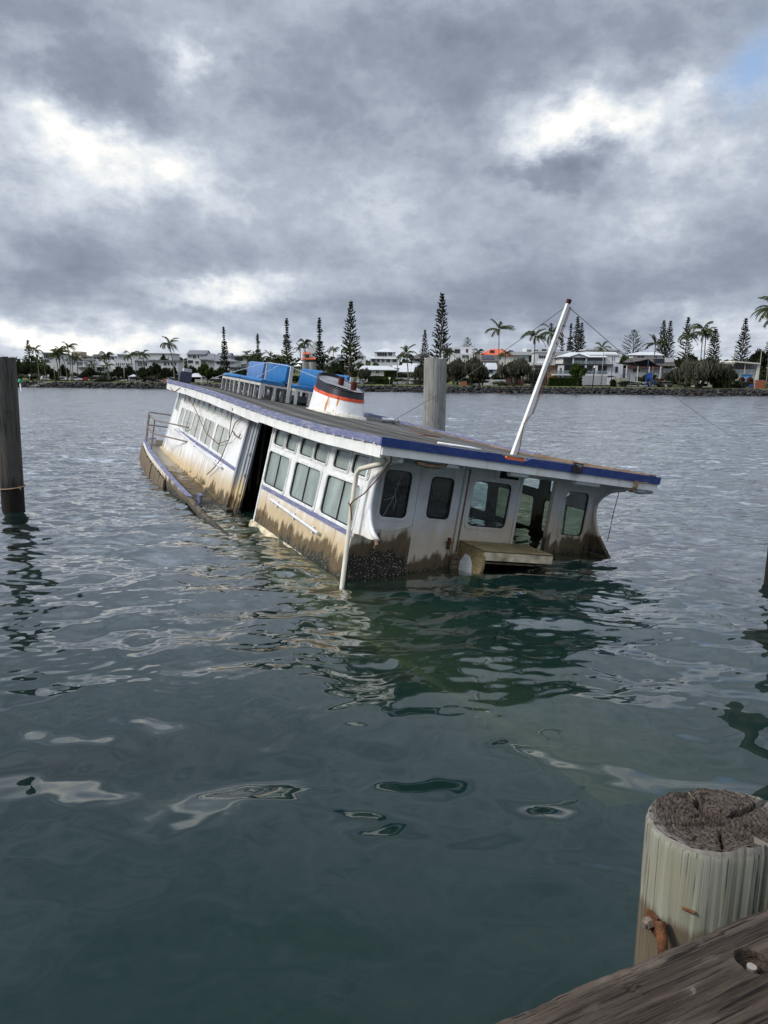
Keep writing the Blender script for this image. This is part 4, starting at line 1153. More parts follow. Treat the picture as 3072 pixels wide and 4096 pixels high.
# big near pile at the jetty with cracked end grain
def near_pile():
    cx, cy, r, zt_ = 1.375, 2.62, .284, 1.765
    o = empty('jetty_pile', (cx, cy, 0)); tag(o, 'pale grey green jetty pile with cracked brown top beside the kerb timber', 'pile', 'timber mooring piles')
    nth = 240
    def rad(a, z):
        base = r * (1 + .05 * math.sin(2 * a + .6) + .028 * math.sin(3 * a + 2.0)) * (1 - .20 * abs(math.sin(a)) ** 2)
        n_ = mnoise.noise((math.cos(a) * 14, math.sin(a) * 14, z * .5)) * .004 + mnoise.noise((math.cos(a) * 40, math.sin(a) * 40, z * .8)) * .0022
        return base + n_
    cr_a = [R_(-62), R_(-176), R_(100), R_(25)]   # main radial checks
    cr_w = [.030, .012, .018, .010]
    def crack(a, z=0):
        d_ = 0
        for ca, cw in zip(cr_a, cr_w):
            wob = mnoise.noise((z * 2, ca, 0)) * .02
            q = abs((a - ca - wob + math.pi) % (2 * math.pi) - math.pi)
            d_ = max(d_, math.exp(-(q / cw) ** 2))
        return d_
    angs = sorted(set([2 * math.pi * k / nth - math.pi for k in range(nth)] + [ca + s for ca in cr_a for s in (-.05, -.035, -.025, -.015, -.008, 0, .008, .015, .025, .035, .05)]))
    n = len(angs)
    zs = [-4, -1, .3, .8] + list(np.linspace(1.0, zt_ - .05, 22)) + [zt_ - .035, zt_ - .02, zt_ - .008, zt_]
    rings_ = []
    for z in zs:
        e = max(0, (z - (zt_ - .05)) / .05)
        rg = []
        for a in angs:
            q = rad(a, z) * (1 - .035 * e * e) - .06 * crack(a, z) * (1 if z > .4 else .3)
            # the cut top slopes away from the rim in steps
            zz_ = z + (mnoise.noise((a * 3, 1.7, 0)) * .012 + .016 * math.sin(a + 2.2)) * e
            rg.append((q * math.cos(a), q * math.sin(a), zz_))
        rings_.append(rg)
    b = MB(); b.loft(rings_); b.build('shaft', M['near_pile_side'], o, True, 70)
    nr_ = 56; vs = []
    for i in range(nr_ + 1):
        f = i / nr_
        for k, a in enumerate(angs):
            g = rings_[-1][k]
            x, y = g[0] * f, g[1] * f
            cw = crack(a) * min(1, f * 2.2)
            # wide checks keep their width in metres towards the heart
            h = g[2] * f + zt_ * (1 - f) - (1 - f ** 3) * .020
            h += mnoise.noise((x * 30, y * 30, 3)) * .010 + mnoise.noise((x * 85, y * 85, 1)) * .008 * (1 - .6 * f)
            q = math.hypot(x, y)
            h += .005 * math.sin(q * 420 + 5 * mnoise.noise((x * 9, y * 9, 0))) * (.4 if f > .8 else 1)
            for ca, d0_, d1_, w_ in ((R_(-62), 0, 1, .007), (R_(-176), .15, 1, .005), (R_(100), 0, .95, .010), (R_(25), .2, 1, .005), (R_(150), .3, .9, .004), (R_(-110), .3, .95, .003), (R_(-20), .35, .9, .004)):
                if d0_ <= f <= d1_:
                    off = (-math.sin(ca) * x + math.cos(ca) * y) - .008 * mnoise.noise((q * 22, ca, 5))
                    if math.cos(ca) * x + math.sin(ca) * y > 0:
                        h -= .085 * math.exp(-(off / (w_ * 1.5)) ** 2)
            vs.append((x, y, h))
    fs = [(i * n + k, i * n + (k + 1) % n, (i + 1) * n + (k + 1) % n, (i + 1) * n + k) for i in range(nr_) for k in range(n)]
    add_mesh('end_grain', vs, fs, M['near_pile_top'], o, True)
    # bolt with plate washer and bent bar on the left flank
    def fl_(a, z, out): q = rad(a, z) + out; return Vector((q * math.cos(a), q * math.sin(a), z))
    a0 = R_(-158); z0 = 1.375
    nrm = Vector((math.cos(a0), math.sin(a0), 0)); tg = Vector((-math.sin(a0), math.cos(a0), 0)); up = Vector((0, 0, 1))
    c = fl_(a0, z0, .012)
    b = MB()
    for s0, s1 in ((0, .010),):
        vs2 = []
        for d_ in (s0, s1):
            for (u_, v_) in ((-.034, -.028), (.034, -.040), (.034, .040), (-.028, .042)):
                vs2.append(c + nrm * d_ + (tg * (u_ * .95) + up * v_))
        b.add(vs2, [(3, 2, 1, 0), (4, 5, 6, 7), (0, 1, 5, 4), (1, 2, 6, 5), (2, 3, 7, 6), (3, 0, 4, 7)])
    pw_ = b.build('washer_plate', M['rust_iron'], o)
    b = MB(); b.tube([c + nrm * .010, c + nrm * .036], .024, 6); b.build('nut', M['bolt_steel'], pw_)
    b = MB(); b.tube([c + nrm * .02, c + nrm * .047], .014, 14); b.build('bolt', M['bolt_steel'], pw_, True, 40)
    b = MB(); b.tube([c + tg * .05 + up * .045 + nrm * .012, c + tg * .085 + up * .0 + nrm * .03, c + tg * .10 - up * .07 + nrm * .03, c + tg * .10 - up * .16 + nrm * .02], .021, 10); b.build('bent_bar', M['rust_iron'], o, True, 50)
    b = MB(); p_ = fl_(R_(-132), 1.50, .006); t_ = Vector((math.sin(R_(122)), -math.cos(R_(122)) * -1, 0))
    tt = Vector((-math.sin(R_(-132)), math.cos(R_(-132)), 0))
    b.tube([p_ - tt * .024, p_ + tt * .024 + up * .003], .006, 8); b.build('nail', M['rust_iron'], o)
def near_mats():
    m, nt, out = new_mat('near_pile_side')
    co = objco(nt); z = nt.sep(co)[2]
    g = nt.noise(nt.scale(co, (26, 26, 1.0)), 1, 9, .62); g2 = nt.noise(nt.scale(co, (90, 90, 1.3)), 1, 6, .6); b = nt.noise(nt.scale(co, (7, 7, 2.4)), 1, 5)
    c = nt.mix(nt.step(g, .3, .7), (.180, .185, .145), (.295, .298, .245))
    c = nt.mix(nt.math('MULTIPLY', nt.step(b, .42, .68), .55), c, (.25, .23, .155))
    c = nt.mix(nt.math('MULTIPLY', nt.step(g2, .43, .37), .85), c, (.025, .025, .02))
    zz_ = nt.math('ADD', z, nt.math('MULTIPLY', nt.math('SUBTRACT', g, .5), .14))
    c = nt.mix(nt.math('MULTIPLY', nt.step(zz_, 1.44, 1.38), .75), c, (.085, .055, .03))
    c = nt.mix(nt.math('MULTIPLY', nt.step(nt.noise(nt.scale(co, (12, 12, 1.6)), 1, 6), .60, .70), .55), c, (.11, .07, .035))
    c = nt.mix(nt.step(z, 1.738, 1.75), c, nt.mix(nt.noise(co, 70, 4), (.14, .125, .105), (.27, .25, .22)))
    principled(nt, out, c, .85, .2, 0, nt.bump(nt.math('ADD', g, nt.math('MULTIPLY', g2, .6)), .55, .008))
    M['near_pile_side'] = m
    m, nt, out = new_mat('near_pile_top')
    co = objco(nt); x, y, z = nt.sep(co)
    q = nt.math('SQRT', nt.math('ADD', nt.math('MULTIPLY', x, x), nt.math('MULTIPLY', y, y)))
    n1 = nt.noise(co, 22, 6, .65); n2 = nt.noise(co, 90, 5, .65)
    rg = nt.math('SINE', nt.math('ADD', nt.math('MULTIPLY', q, 300), nt.math('MULTIPLY', n1, 9)))
    c = nt.mix(nt.step(n2, .32, .68), (.030, .022, .017), (.088, .070, .057))
    c = nt.mix(nt.math('MULTIPLY', nt.step(rg, .1, .9), .45), c, (.135, .108, .088))
    c = nt.mix(nt.math('MULTIPLY', nt.step(q, .225, .275), .75), c, nt.mix(n2, (.11, .10, .085), (.29, .265, .235)))
    an = nt.math('ARCTAN2', y, x)
    rc = nt.noise(nt.comb(nt.math('MULTIPLY', an, 8.0), nt.math('MULTIPLY', q, 14.0), n1), 1, 5, .6)
    ck = nt.noise(nt.comb(nt.math('MULTIPLY', an, 9.0), nt.math('MULTIPLY', q, 120.0), 0.0), 1, 4, .6)
    c = nt.mix(nt.math('MULTIPLY', nt.step(rc, .40, .35), .8), c, (.014, .010, .009))
    c = nt.mix(nt.math('MULTIPLY', nt.step(ck, .45, .38), .85), c, (.012, .009, .007))
    h = nt.math('ADD', nt.math('ADD', nt.math('MULTIPLY', n2, .45), n1), nt.math('ADD', nt.math('MULTIPLY', nt.step(rc, .34, .44), .8), nt.math('MULTIPLY', ck, 1.4)))
    principled(nt, out, c, .9, .15, 0, nt.bump(h, .8, .012))
    M['near_pile_top'] = m
    m, nt, out = new_mat('kerb_wood')
    co = objco(nt)
    g = nt.noise(nt.scale(co, (1.3, 22, 22)), 1, 9, .65, dist=.4); g2 = nt.noise(nt.scale(co, (2.6, 120, 120)), 1, 6, .62); b = nt.noise(nt.scale(co, (3, 9, 9)), 1, 6, .6)
    c = nt.mix(nt.step(g, .34, .68), (.036, .025, .018), (.100, .075, .056))
    c = nt.mix(nt.math('MULTIPLY', nt.step(b, .56, .74), .6), c, (.175, .138, .105))
    c = nt.mix(nt.math('MULTIPLY', nt.step(g2, .46, .38), .9), c, (.008, .006, .005))
    c = nt.mix(nt.math('MULTIPLY', nt.step(nt.noise(co, 26, 6), .68, .73), .45), c, (.22, .20, .18))
    principled(nt, out, c, .85, .2, 0, nt.bump(nt.math('ADD', g, nt.math('MULTIPLY', g2, 1.1)), 1.0, .014))
    M['kerb_wood'] = m
near_mats()
near_pile()

# ------------------------------------------------------------------ jetty edge: kerb timber and deck planks
def jetty():
    A = Vector((.318, 1.665, 0)); B = Vector((1.262, 2.097, 0))
    dirv = (B - A).normalized(); ang = math.atan2(dirv.y, dirv.x)
    o = empty('jetty', (A.x, A.y, 0), ang); tag(o, 'dark weathered timber jetty edge in the near corner', 'jetty')
    zt_, wd, ht = 1.80, .34, .30
    nx, na = 620, 190
    prof = rrect(-wd, 0, zt_ - ht, zt_, .045, 6)
    # resample the profile by arc length, dense on the top face
    P_ = [Vector(p) for p in prof] + [Vector(prof[0])]
    cum = [0]
    for i in range(len(P_) - 1): cum.append(cum[-1] + (P_[i + 1] - P_[i]).length)
    pts = []
    for k in range(na):
        d_ = cum[-1] * k / na
        i = max(j for j in range(len(cum) - 1) if cum[j] <= d_)
        pts.append(P_[i].lerp(P_[i + 1], (d_ - cum[i]) / max(1e-9, cum[i + 1] - cum[i])))
    hx, hy = None, None
    hole = on_z(3010, 3842, zt_) - A; hx = hole.dot(dirv); hy = hole.dot(Vector((-dirv.y, dirv.x, 0)))
    knot = on_z(2525, 3955, zt_) - A; kx = knot.dot(dirv); ky = knot.dot(Vector((-dirv.y, dirv.x, 0)))
    xs_ = np.concatenate([np.linspace(-5, -.35, 60), np.linspace(-.33, 1.5, nx), np.linspace(1.52, 6, 60)])
    rg = []
    for x in xs_:
        row = []
        for p in pts:
            y, z = p
            n_ = mnoise.noise((x * 1.2, y * 3, z * 3)) * .006 + mnoise.noise((x * 2.5, y * 40, z * 40)) * .004 + mnoise.noise((x * 4, y * 110, z * 110)) * .0018
            if y > -.06 and z > zt_ - .09: n_ += mnoise.noise((x * 5, 2, 0)) * .008 - .004 + mnoise.noise((x * 22, 5, y * 9)) * .003
            cy, cz = -wd / 2, zt_ - ht / 2
            v = Vector((y - cy, z - cz)); L_ = v.length
            y2, z2 = y + v.x / L_ * n_, z + v.y / L_ * n_
            if z > zt_ - .01:
                # long drying checks and the bolt hole
                z2 -= .014 * max(0, mnoise.noise((x * 1.2, y * 30, 8)) - .25) * 3
                q = math.hypot((x - hx), (y - hy))
                z2 -= .075 * (1 - min(1, max(0, (q - .038) / .010)))
                q = math.hypot((x - kx), (y - ky)); z2 -= .012 * math.exp(-(q / .010) ** 2) - .003 * math.exp(-((q - .022) / .008) ** 2)
            row.append((x, y2, z2))
        rg.append(row)
    b = MB(); b.loft(rg, cap0=True, cap1=True); kb = b.build('kerb_timber', M['kerb_wood'], o, True, 60)
    hz = zt_ - .075
    b = MB(); b.tube([(hx, hy, hz - .01), (hx, hy, hz + .022)], .024, 6); nt_ = b.build('nut', M['bright_steel'], o)
    b = MB(); b.tube([(hx, hy, hz), (hx, hy, hz + .055)], .014, 14); b.build('bolt', M['bright_steel'], o, True, 40)
    for i in range(30):
        e = MB(); e.box((-4.5 + i * .30, -4.2, zt_ - ht - .062), (-4.5 + i * .30 + .285, .02, zt_ - ht - .005)); e.build('plank', M['roof_board_worn'], o)
jetty()
# ------------------------------------------------------------------ far shore: positions from photo columns, distances from the bank
def far(px, back, py=1540):
    v = ray(px, py); y = 230.0
    for _ in range(30): y = shore_y(v.x / v.y * y) + back
    return Vector((v.x / v.y * y, y, bank_z(back)))
def zpix(px, py, y):
    v = ray(px, py); return CH + v.z / v.y * y
ZA = lambda x, y: (x * .42194, 1250 + y * .42194)
ZB = lambda x, y: (600 + x * .42194, 1150 + y * .42194)
ZC = lambda x, y: (1300 + x * .42194, 1150 + y * .42194)
ZD = lambda x, y: (1850 + x * .39180, 1200 + y * .39180)
ZE = lambda x, y: (2450 + x * .37492, 1150 + y * .37492)
Z50 = lambda x, y: (50 + x * .21097, 1340 + y * .21097)
Z350 = lambda x, y: (350 + x * .21097, 1340 + y * .21097)
Z700 = lambda x, y: (700 + x * .21097, 1340 + y * .21097)
Z1150 = lambda x, y: (1150 + x * .21097, 1180 + y * .21097)
ZG = lambda x, y: (2850 + x * .13382, 1450 + y * .13382)

# --- rock wall: the largest stones singly, the small ones as fill
def rock_mesh(seed):
    r = random.Random(seed); bm = bmesh.new()
    bmesh.ops.create_icosphere(bm, subdivisions=1, radius=1)
    for v in bm.verts:
        v.co *= r.uniform(.72, 1.12); v.co.z *= .72; v.co.x *= 1.15
    me = bpy.data.meshes.new('rock'); bm.to_mesh(me); bm.free(); me.materials.append(M['rock']); return me
RK = [rock_mesh(i) for i in range(12)]
RWO = empty('rock_wall', (0, 230, 0)); tag(RWO, 'dark grey boulder sea wall along the far shore below the lawn', 'sea wall')
cells = []
x = -150.0
while x < 145:
    for row, (b, z) in enumerate(((-.5, .10), (.5, .72), (1.5, 1.32), (2.4, 1.78))):
        cells.append((x + rng.uniform(-.4, .4) + (row % 2) * .5, b + rng.uniform(-.2, .2), z + rng.uniform(-.15, .15), rng.uniform(.42, .80)))
    x += 1.05
cells.sort(key=lambda c: -c[3])
small = MB()
for i, (x, b, z, s) in enumerate(cells):
    me = RK[i % 12]
    if i < 300:
        o = bpy.data.objects.new('rock', me); link(o, RWO)
        o.location = (x, shore_y(x) + b - 230, z); o.scale = (s * 1.15, s, s)
        o.rotation_euler = (rng.uniform(-.4, .4), rng.uniform(-.4, .4), rng.uniform(0, 6.28))
    else:
        mt_ = Matrix.Translation((x, shore_y(x) + b - 230, z)) @ Matrix.Rotation(rng.uniform(0, 6.28), 4, 'Z') @ Matrix.Rotation(rng.uniform(-.4, .4), 4, 'X') @ Matrix.Diagonal((s * 1.15, s, s, 1))
        small.add([mt_ @ v.co for v in me.vertices], [tuple(p.vertices) for p in me.polygons])
tag(small.build('rock_fill', M['rock'], RWO), kind='stuff')

# --- buildings
def boxm(name, x0, x1, y0, y1, z0, z1, mat, parent):
    b = MB(); b.box((x0, y0, z0), (x1, y1, z1)); return b.build(name, M[mat], parent)
class House:
    def __init__(s, Z, back, label, xc, cat='house', name='house', ground=None):
        s.Z = Z; s.back = back
        p = far(Z(xc, 0)[0], back); s.y = p.y; s.x = p.x
        s.g = bank_z(back) - .3 if ground is None else ground
        s.o = empty(name, (p.x, p.y, s.g)); tag(s.o, label, cat, 'houses on the far shore')
    def X(s, zx, zy, dy=0):
        px, py = s.Z(zx, zy); v = ray(px, py); return v.x / v.y * (s.y + dy) - s.x
    def Zc(s, zx, zy, dy=0):
        px, py = s.Z(zx, zy); return zpix(px, py, s.y + dy) - s.g
    def wall(s, x0, x1, y0, y1, mat='render_white', depth=9, dy=0, ground=True, name='wall'):
        xa, xb = s.X(x0, y0, dy), s.X(x1, y0, dy)
        zt, zb = s.Zc((x0 + x1) / 2, y0, dy), s.Zc((x0 + x1) / 2, y1, dy)
        if ground: zb = min(zb, -1.0) if s.g > 0 else zb
        return boxm(name, xa, xb, dy, dy + depth, zb, zt, mat, s.o)
    def slab(s, x0, x1, y0, y1, mat, depth=2, dy=-1, name='slab'):
        return boxm(name, s.X(x0, y0, dy), s.X(x1, y0, dy), dy, dy + depth, s.Zc((x0 + x1) / 2, y1, dy), s.Zc((x0 + x1) / 2, y0, dy), mat, s.o)
    def win(s, x0, x1, y0, y1, dy=0, bars=1, frame='frame_white'):
        xa, xb = s.X(x0, y0, dy), s.X(x1, y0, dy)
        zt, zb = s.Zc((x0 + x1) / 2, y0, dy), s.Zc((x0 + x1) / 2, y1, dy)
        b = MB(); f = .07
        b.box((xa - f, dy - .07, zt), (xb + f, dy + .02, zt + f)); b.box((xa - f, dy - .09, zb - f), (xb + f, dy + .02, zb))
        b.box((xa - f, dy - .07, zb), (xa, dy + .02, zt)); b.box((xb, dy - .07, zb), (xb + f, dy + .02, zt))
        for k in range(1, bars):
            xm = xa + (xb - xa) * k / bars; b.box((xm - .03, dy - .06, zb), (xm + .03, dy + .01, zt))
        w_ = b.build('window', M[frame], s.o)
        boxm('pane', xa, xb, dy - .035, dy - .005, zb, zt, 'house_glass', w_)
    def gable(s, x0, x1, ye, yr, mat='roof_grey', depth=10, dy=0, over=.5, ridge=None, back_drop=True):
        """ridge runs along x, slope faces the water"""
        xa, xb = s.X(x0, ye, dy), s.X(x1, ye, dy); ze = s.Zc((x0 + x1) / 2, ye, dy)
        zr = s.Zc((x0 + x1) / 2, yr, dy + depth / 2); y0, y1 = dy - over, dy + depth + over; ym = (y0 + y1) / 2
        ra, rb = (xa, xb) if ridge is None else (s.X(ridge[0], yr, dy + depth / 2), s.X(ridge[1], yr, dy + depth / 2))
        b = MB(); t = .16
        vs = [(xa, y0, ze), (xb, y0, ze), (rb, ym, zr), (ra, ym, zr), (xa, y1, ze), (xb, y1, ze)]
        vs += [(v[0], v[1], v[2] - t) for v in vs]
        fs = [(0, 1, 2, 3), (3, 2, 5, 4), (6, 9, 8, 7), (9, 10, 11, 8), (0, 6, 7, 1), (4, 5, 11, 10), (0, 3, 9, 6), (3, 4, 10, 9), (1, 7, 8, 2), (2, 8, 11, 5)]
        if ridge is not None: fs += [(0, 3, 4), (1, 5, 2)]
        b.add(vs, fs); r = b.build('roof', M[mat], s.o)
        if ridge is None:   # close the gable ends in wall colour
            g = MB()
            for xx in (xa + .4, xb - .4): g.add([(xx, dy + .1, ze - t), (xx, dy + depth - .1, ze - t), (xx, ym, zr - t - .05)], [(0, 1, 2)])
            g.build('gable_end', M['render_white'], s.o)
        return r
    def front_gable(s, x0, x1, ye, yr, mat='roof_pale', depth=8, dy=0, wallmat='render_white', over=.5):
        xa, xb = s.X(x0, ye, dy), s.X(x1, ye, dy); ze = s.Zc((x0 + x1) / 2, ye, dy); zr = s.Zc((x0 + x1) / 2, yr, dy); xm = (xa + xb) / 2
        b = MB(); t = .18; y0, y1 = dy - over, dy + depth
        for p, q in (((xa, ze), (xm, zr)), ((xm, zr), (xb, ze))):
            vs = [(p[0], y0, p[1]), (q[0], y0, q[1]), (q[0], y1, q[1]), (p[0], y1, p[1])]; vs += [(v[0], v[1], v[2] - t) for v in vs]
            b.add(vs, [(0, 1, 2, 3), (7, 6, 5, 4), (0, 4, 5, 1), (1, 5, 6, 2), (2, 6, 7, 3), (3, 7, 4, 0)])
        r = b.build('roof', M[mat], s.o)
        g = MB(); g.add([(xa + .3, dy, ze - t - .2), (xb - .3, dy, ze - t - .2), (xm, dy, zr - t - .02)], [(0, 1, 2)]); g.build('gable_end', M[wallmat], s.o)
        return r
    def rail(s, x0, x1, y0, y1, dy=-1, mat='rail_glass', bars=6, top='post_white'):
        xa, xb = s.X(x0, y0, dy), s.X(x1, y0, dy); zt, zb = s.Zc((x0 + x1) / 2, y0, dy), s.Zc((x0 + x1) / 2, y1, dy)
        b = MB(); b.box((xa, dy - .03, zt - .06), (xb, dy + .03, zt)); b.box((xa, dy - .03, zb), (xb, dy + .03, zb + .06))
        for k in range(bars + 1):
            xm = xa + (xb - xa) * k / bars; b.box((xm - .03, dy - .02, zb + .06), (xm + .03, dy + .02, zt - .06))
        r = b.build('balustrade', M[top], s.o)
        if mat: boxm('infill', xa, xb, dy - .008, dy + .008, zb + .06, zt - .06, mat, r)

h = House(Z50, 46, 'white flat roofed house with dark overhang rising behind the clump of leaning palms', 720)
h.wall(565, 880, 350, 700, depth=12); h.slab(540, 830, 330, 352, 'roof_grey', 13, -1.2, 'roof'); h.win(595, 690, 372, 445, 0, 3); h.win(612, 690, 460, 520, 0, 2); h.win(760, 800, 385, 420)
h = House(Z50, 40, 'long low white house with balcony behind the leaning palms', 1200)
h.wall(960, 1510, 458, 720, depth=10); h.win(1030, 1108, 512, 560, 0, 3); h.win(1118, 1190, 512, 565, 0, 3); h.win(1232, 1330, 515, 588, 0, 3); h.win(1360, 1420, 515, 585, 0, 2); h.slab(1195, 1500, 596, 610, 'render_white', 1.6, -1.5); h.rail(1195, 1500, 565, 596, -1.5, None, 10); h.slab(955, 1515, 452, 462, 'roof_pale', 11, -.6, 'roof')
h = House(Z50, 74, 'beige stair tower with brown hip roofed house behind the low white house', 1250)
h.wall(1130, 1300, 312, 560, 'render_beige', 6); h.wall(1310, 1425, 410, 560, 'render_beige', 8); h.gable(1300, 1440, 412, 380, 'roof_brown', 9, 0, .6, (1330, 1400)); h.win(1340, 1400, 425, 450)
h = House(Z350, 44, 'white house with curved grey roof pavilion on top', 250)
h.wall(100, 520, 465, 760, depth=11); h.wall(95, 330, 405, 470, 'render_grey', 8, 2); h.slab(80, 345, 388, 408, 'roof_grey', 10, 1, 'roof'); h.slab(110, 300, 366, 390, 'roof_grey', 7, 3, 'roof')
for a in (108, 178, 256): h.win(a, a + 55, 415, 460, 2, 1)
h.slab(150, 345, 590, 606, 'post_white', 2.4, -2.2, 'awning'); h.win(180, 320, 615, 680, 0, 4)
h = House(Z350, 41, 'white house with a long row of small square windows and roof terrace', 690)
h.wall(520, 890, 470, 760, depth=11)
for i in range(5): h.win(540 + i * 36, 560 + i * 36, 530, 570)
for i in range(4): h.win(732 + i * 32, 752 + i * 32, 530, 566)
h.rail(525, 860, 440, 470, .3, 'rail_glass', 12); h.wall(560, 700, 395, 480, 'render_grey', 6, 4); h.slab(555, 705, 362, 397, 'roof_grey', 7, 3.5, 'roof')
h = House(Z350, 43, 'white gabled house with dark barge line and wide lower windows', 1030)
h.wall(890, 1200, 490, 760, depth=9); h.gable(885, 1205, 488, 462, 'roof_grey', 9); h.win(955, 1040, 515, 588, 0, 3); h.win(1048, 1130, 520, 590, 0, 3)
h = House(Z350, 72, 'pale flat topped building on the rise behind the gabled house', 1230)
h.wall(870, 1600, 348, 560, 'render_white', 12); h.win(975, 1065, 430, 460, 0, 3); h.slab(860, 1610, 340, 350, 'roof_pale', 13, -.5, 'roof')
h = House(ZB, 42, 'white house with dark roof line and four small windows beside a tall palm', 170)
h.wall(0, 262, 700, 900, depth=9); h.slab(-10, 268, 688, 702, 'roof_grey', 10, -.5, 'roof')
for a, b_ in ((128, 160), (170, 184), (200, 214), (232, 246)): h.win(a, b_, 708, 740)
h.slab(120, 185, 760, 770, 'roof_grey', 1.5, -1.5, 'awning')
h = House(Z700, 52, 'tall three storey white house with grey pitched roof', 350)
h.wall(228, 560, 372, 760, depth=10); h.gable(216, 585, 365, 288, 'roof_grey', 10); h.win(245, 315, 386, 425, 0, 2); h.win(335, 400, 386, 445, 0, 2); h.win(430, 455, 386, 445); h.win(245, 338, 482, 530, 0, 2, 'trim_dark'); h.win(385, 450, 492, 550, 0, 2); h.win(500, 515, 385, 402); h.win(540, 552, 375, 390)
h = House(Z700, 50, 'house with several grey hip roofs between the white three storey house and the pine', 620)
h.wall(480, 1050, 462, 760, 'render_grey', 9); h.gable(462, 760, 465, 352, 'roof_grey', 12, 0, .7, (600, 745)); h.gable(770, 1040, 400, 338, 'roof_grey', 10, 6, .5); h.wall(780, 1030, 400, 470, 'render_white', 8, 6); h.gable(640, 900, 480, 392, 'roof_grey', 9, -.5, .5, (700, 850)); h.win(495, 580, 485, 540, 0, 3); h.win(640, 690, 478, 505)
h = House(Z700, 38, 'white single storey house with long dark window and grey roof behind the pine', 950)
h.wall(745, 1165, 495, 780, depth=9); h.gable(735, 1175, 496, 460, 'roof_grey', 9, 0, .7, (800, 1090)); h.win(792, 1000, 502, 550, 0, 5); h.win(1075, 1095, 530, 552); h.win(1015, 1045, 505, 550); h.wall(1020, 1270, 620, 790, 'render_white', 4, -4.5); h.slab(1005, 1350, 598, 622, 'roof_grey', 6, -5.5, 'roof'); h.win(1140, 1160, 630, 690, -4.5); h.win(1215, 1240, 630, 680, -4.5)
h = House(Z700, 56, 'white house with flat grey roof and dark glass balcony behind small palms', 1250)
h.wall(1015, 1520, 415, 760, depth=10); h.slab(1000, 1530, 390, 418, 'roof_grey', 12, -1.2, 'roof'); h.win(1140, 1280, 428, 490, 0, 4, 'trim_dark'); h.slab(1150, 1335, 530, 545, 'render_white', 2, -1.8); h.rail(1155, 1330, 495, 530, -1.7, 'rail_glass', 5); h.win(1400, 1480, 440, 500, 0, 2)
h = House(Z1150, 62, 'white house with curved parapet and orange red tiled awnings', 430)
sx = [(290, 1110), (290, 1075), (340, 1070), (345, 1055), (400, 1040), (410, 985), (440, 960), (480, 935), (490, 895), (540, 868), (590, 890), (590, 1110)]
poly = [(h.X(a, b_), h.Zc(a, b_)) for a, b_ in sx]
panel(poly, [], lambda a, b_, dd: (a, dd, b_), -.1, 8, MB()).build('parapet_wall', M['render_white'], h.o)
h.wall(285, 592, 1108, 1330, depth=8); 
for a, b_, y0, y1, dp in ((293, 418, 1085, 1125, 1.3), (272, 575, 1188, 1222, 1.6)):
    m_ = MB(); m_.add([(h.X(a, y0), -.12, h.Zc(a, y0)), (h.X(b_, y0), -.12, h.Zc(b_, y0)), (h.X(b_, y1), -dp, h.Zc(b_, y1)), (h.X(a, y1), -dp, h.Zc(a, y1)), (h.X(b_, y1), -.12, h.Zc(b_, y1)), (h.X(a, y1), -.12, h.Zc(a, y1))], [(0, 3, 2, 1), (0, 1, 4, 5), (3, 5, 4, 2), (0, 5, 3), (1, 2, 4)]); m_.build('tiled_awning', M['roof_red'], h.o)
h.win(325, 412, 1130, 1185, 0, 2); h.win(470, 512, 1112, 1150); h.win(330, 560, 1230, 1280, 0, 5)
h = House(Z1150, 50, 'grey house with a long sloping white roof beam among the palms', 900)
h.wall(800, 1080, 1240, 1480, 'render_grey', 9)
m_ = MB(); a0, a1 = (718, 1312), (985, 1158)
m_.add([(h.X(*a0, -.6), -.6, h.Zc(*a0, -.6)), (h.X(*a1, -.6), -.6, h.Zc(*a1, -.6)), (h.X(*a1, -.6), 8, h.Zc(*a1, -.6)), (h.X(*a0, -.6), 8, h.Zc(*a0, -.6))] + [(h.X(*a0, -.6), -.6, h.Zc(*a0, -.6) - .5), (h.X(*a1, -.6), -.6, h.Zc(*a1, -.6) - .5), (h.X(*a1, -.6), 8, h.Zc(*a1, -.6) - .5), (h.X(*a0, -.6), 8, h.Zc(*a0, -.6) - .5)], [(0, 1, 2, 3), (7, 6, 5, 4), (0, 4, 5, 1), (1, 5, 6, 2), (2, 6, 7, 3), (3, 7, 4, 0)]); m_.build('roof', M['roof_pale'], h.o)
g = MB(); g.add([(h.X(760, 1300), -.1, h.Zc(760, 1300)), (h.X(985, 1175), -.1, h.Zc(985, 1175)), (h.X(985, 1300), -.1, h.Zc(985, 1300))], [(0, 2, 1)]); g.build('gable_end', M['render_grey'], h.o)
h.wall(985, 1075, 1165, 1260, 'render_white', 8); h.gable(915, 1120, 1130, 1078, 'roof_pale', 8, 0, .6); h.win(900, 930, 1240, 1290); h.win(1000, 1060, 1180, 1215)
h = House(Z1150, 66, 'white gabled wall house partly hidden by the tall pine', 1380)
h.wall(1270, 1475, 1160, 1330, depth=9); h.front_gable(1255, 1480, 1162, 1055, 'roof_pale', 9, 0); h.win(1395, 1440, 1180, 1220)
h = House(ZC, 58, 'white two storey house with pale pyramid roof on the rise', 560)
h.wall(432, 690, 672, 800, depth=11); h.wall(474, 664, 608, 680, depth=8, dy=1.5); h.gable(462, 672, 610, 576, 'roof_pale', 8, 1.5, .7, (560, 590)); h.gable(422, 698, 674, 655, 'roof_pale', 4, 0, .5, (445, 675)); h.win(496, 586, 614, 650, 1.5, 4); h.win(598, 636, 612, 648, 1.5, 2)
for a, b_ in ((440, 480), (490, 520), (535, 565), (580, 620), (640, 680)): h.win(a, b_, 680, 708)
h = House(ZC, 36, 'long beige low house with curved white roof behind the clipped hedge', 500)
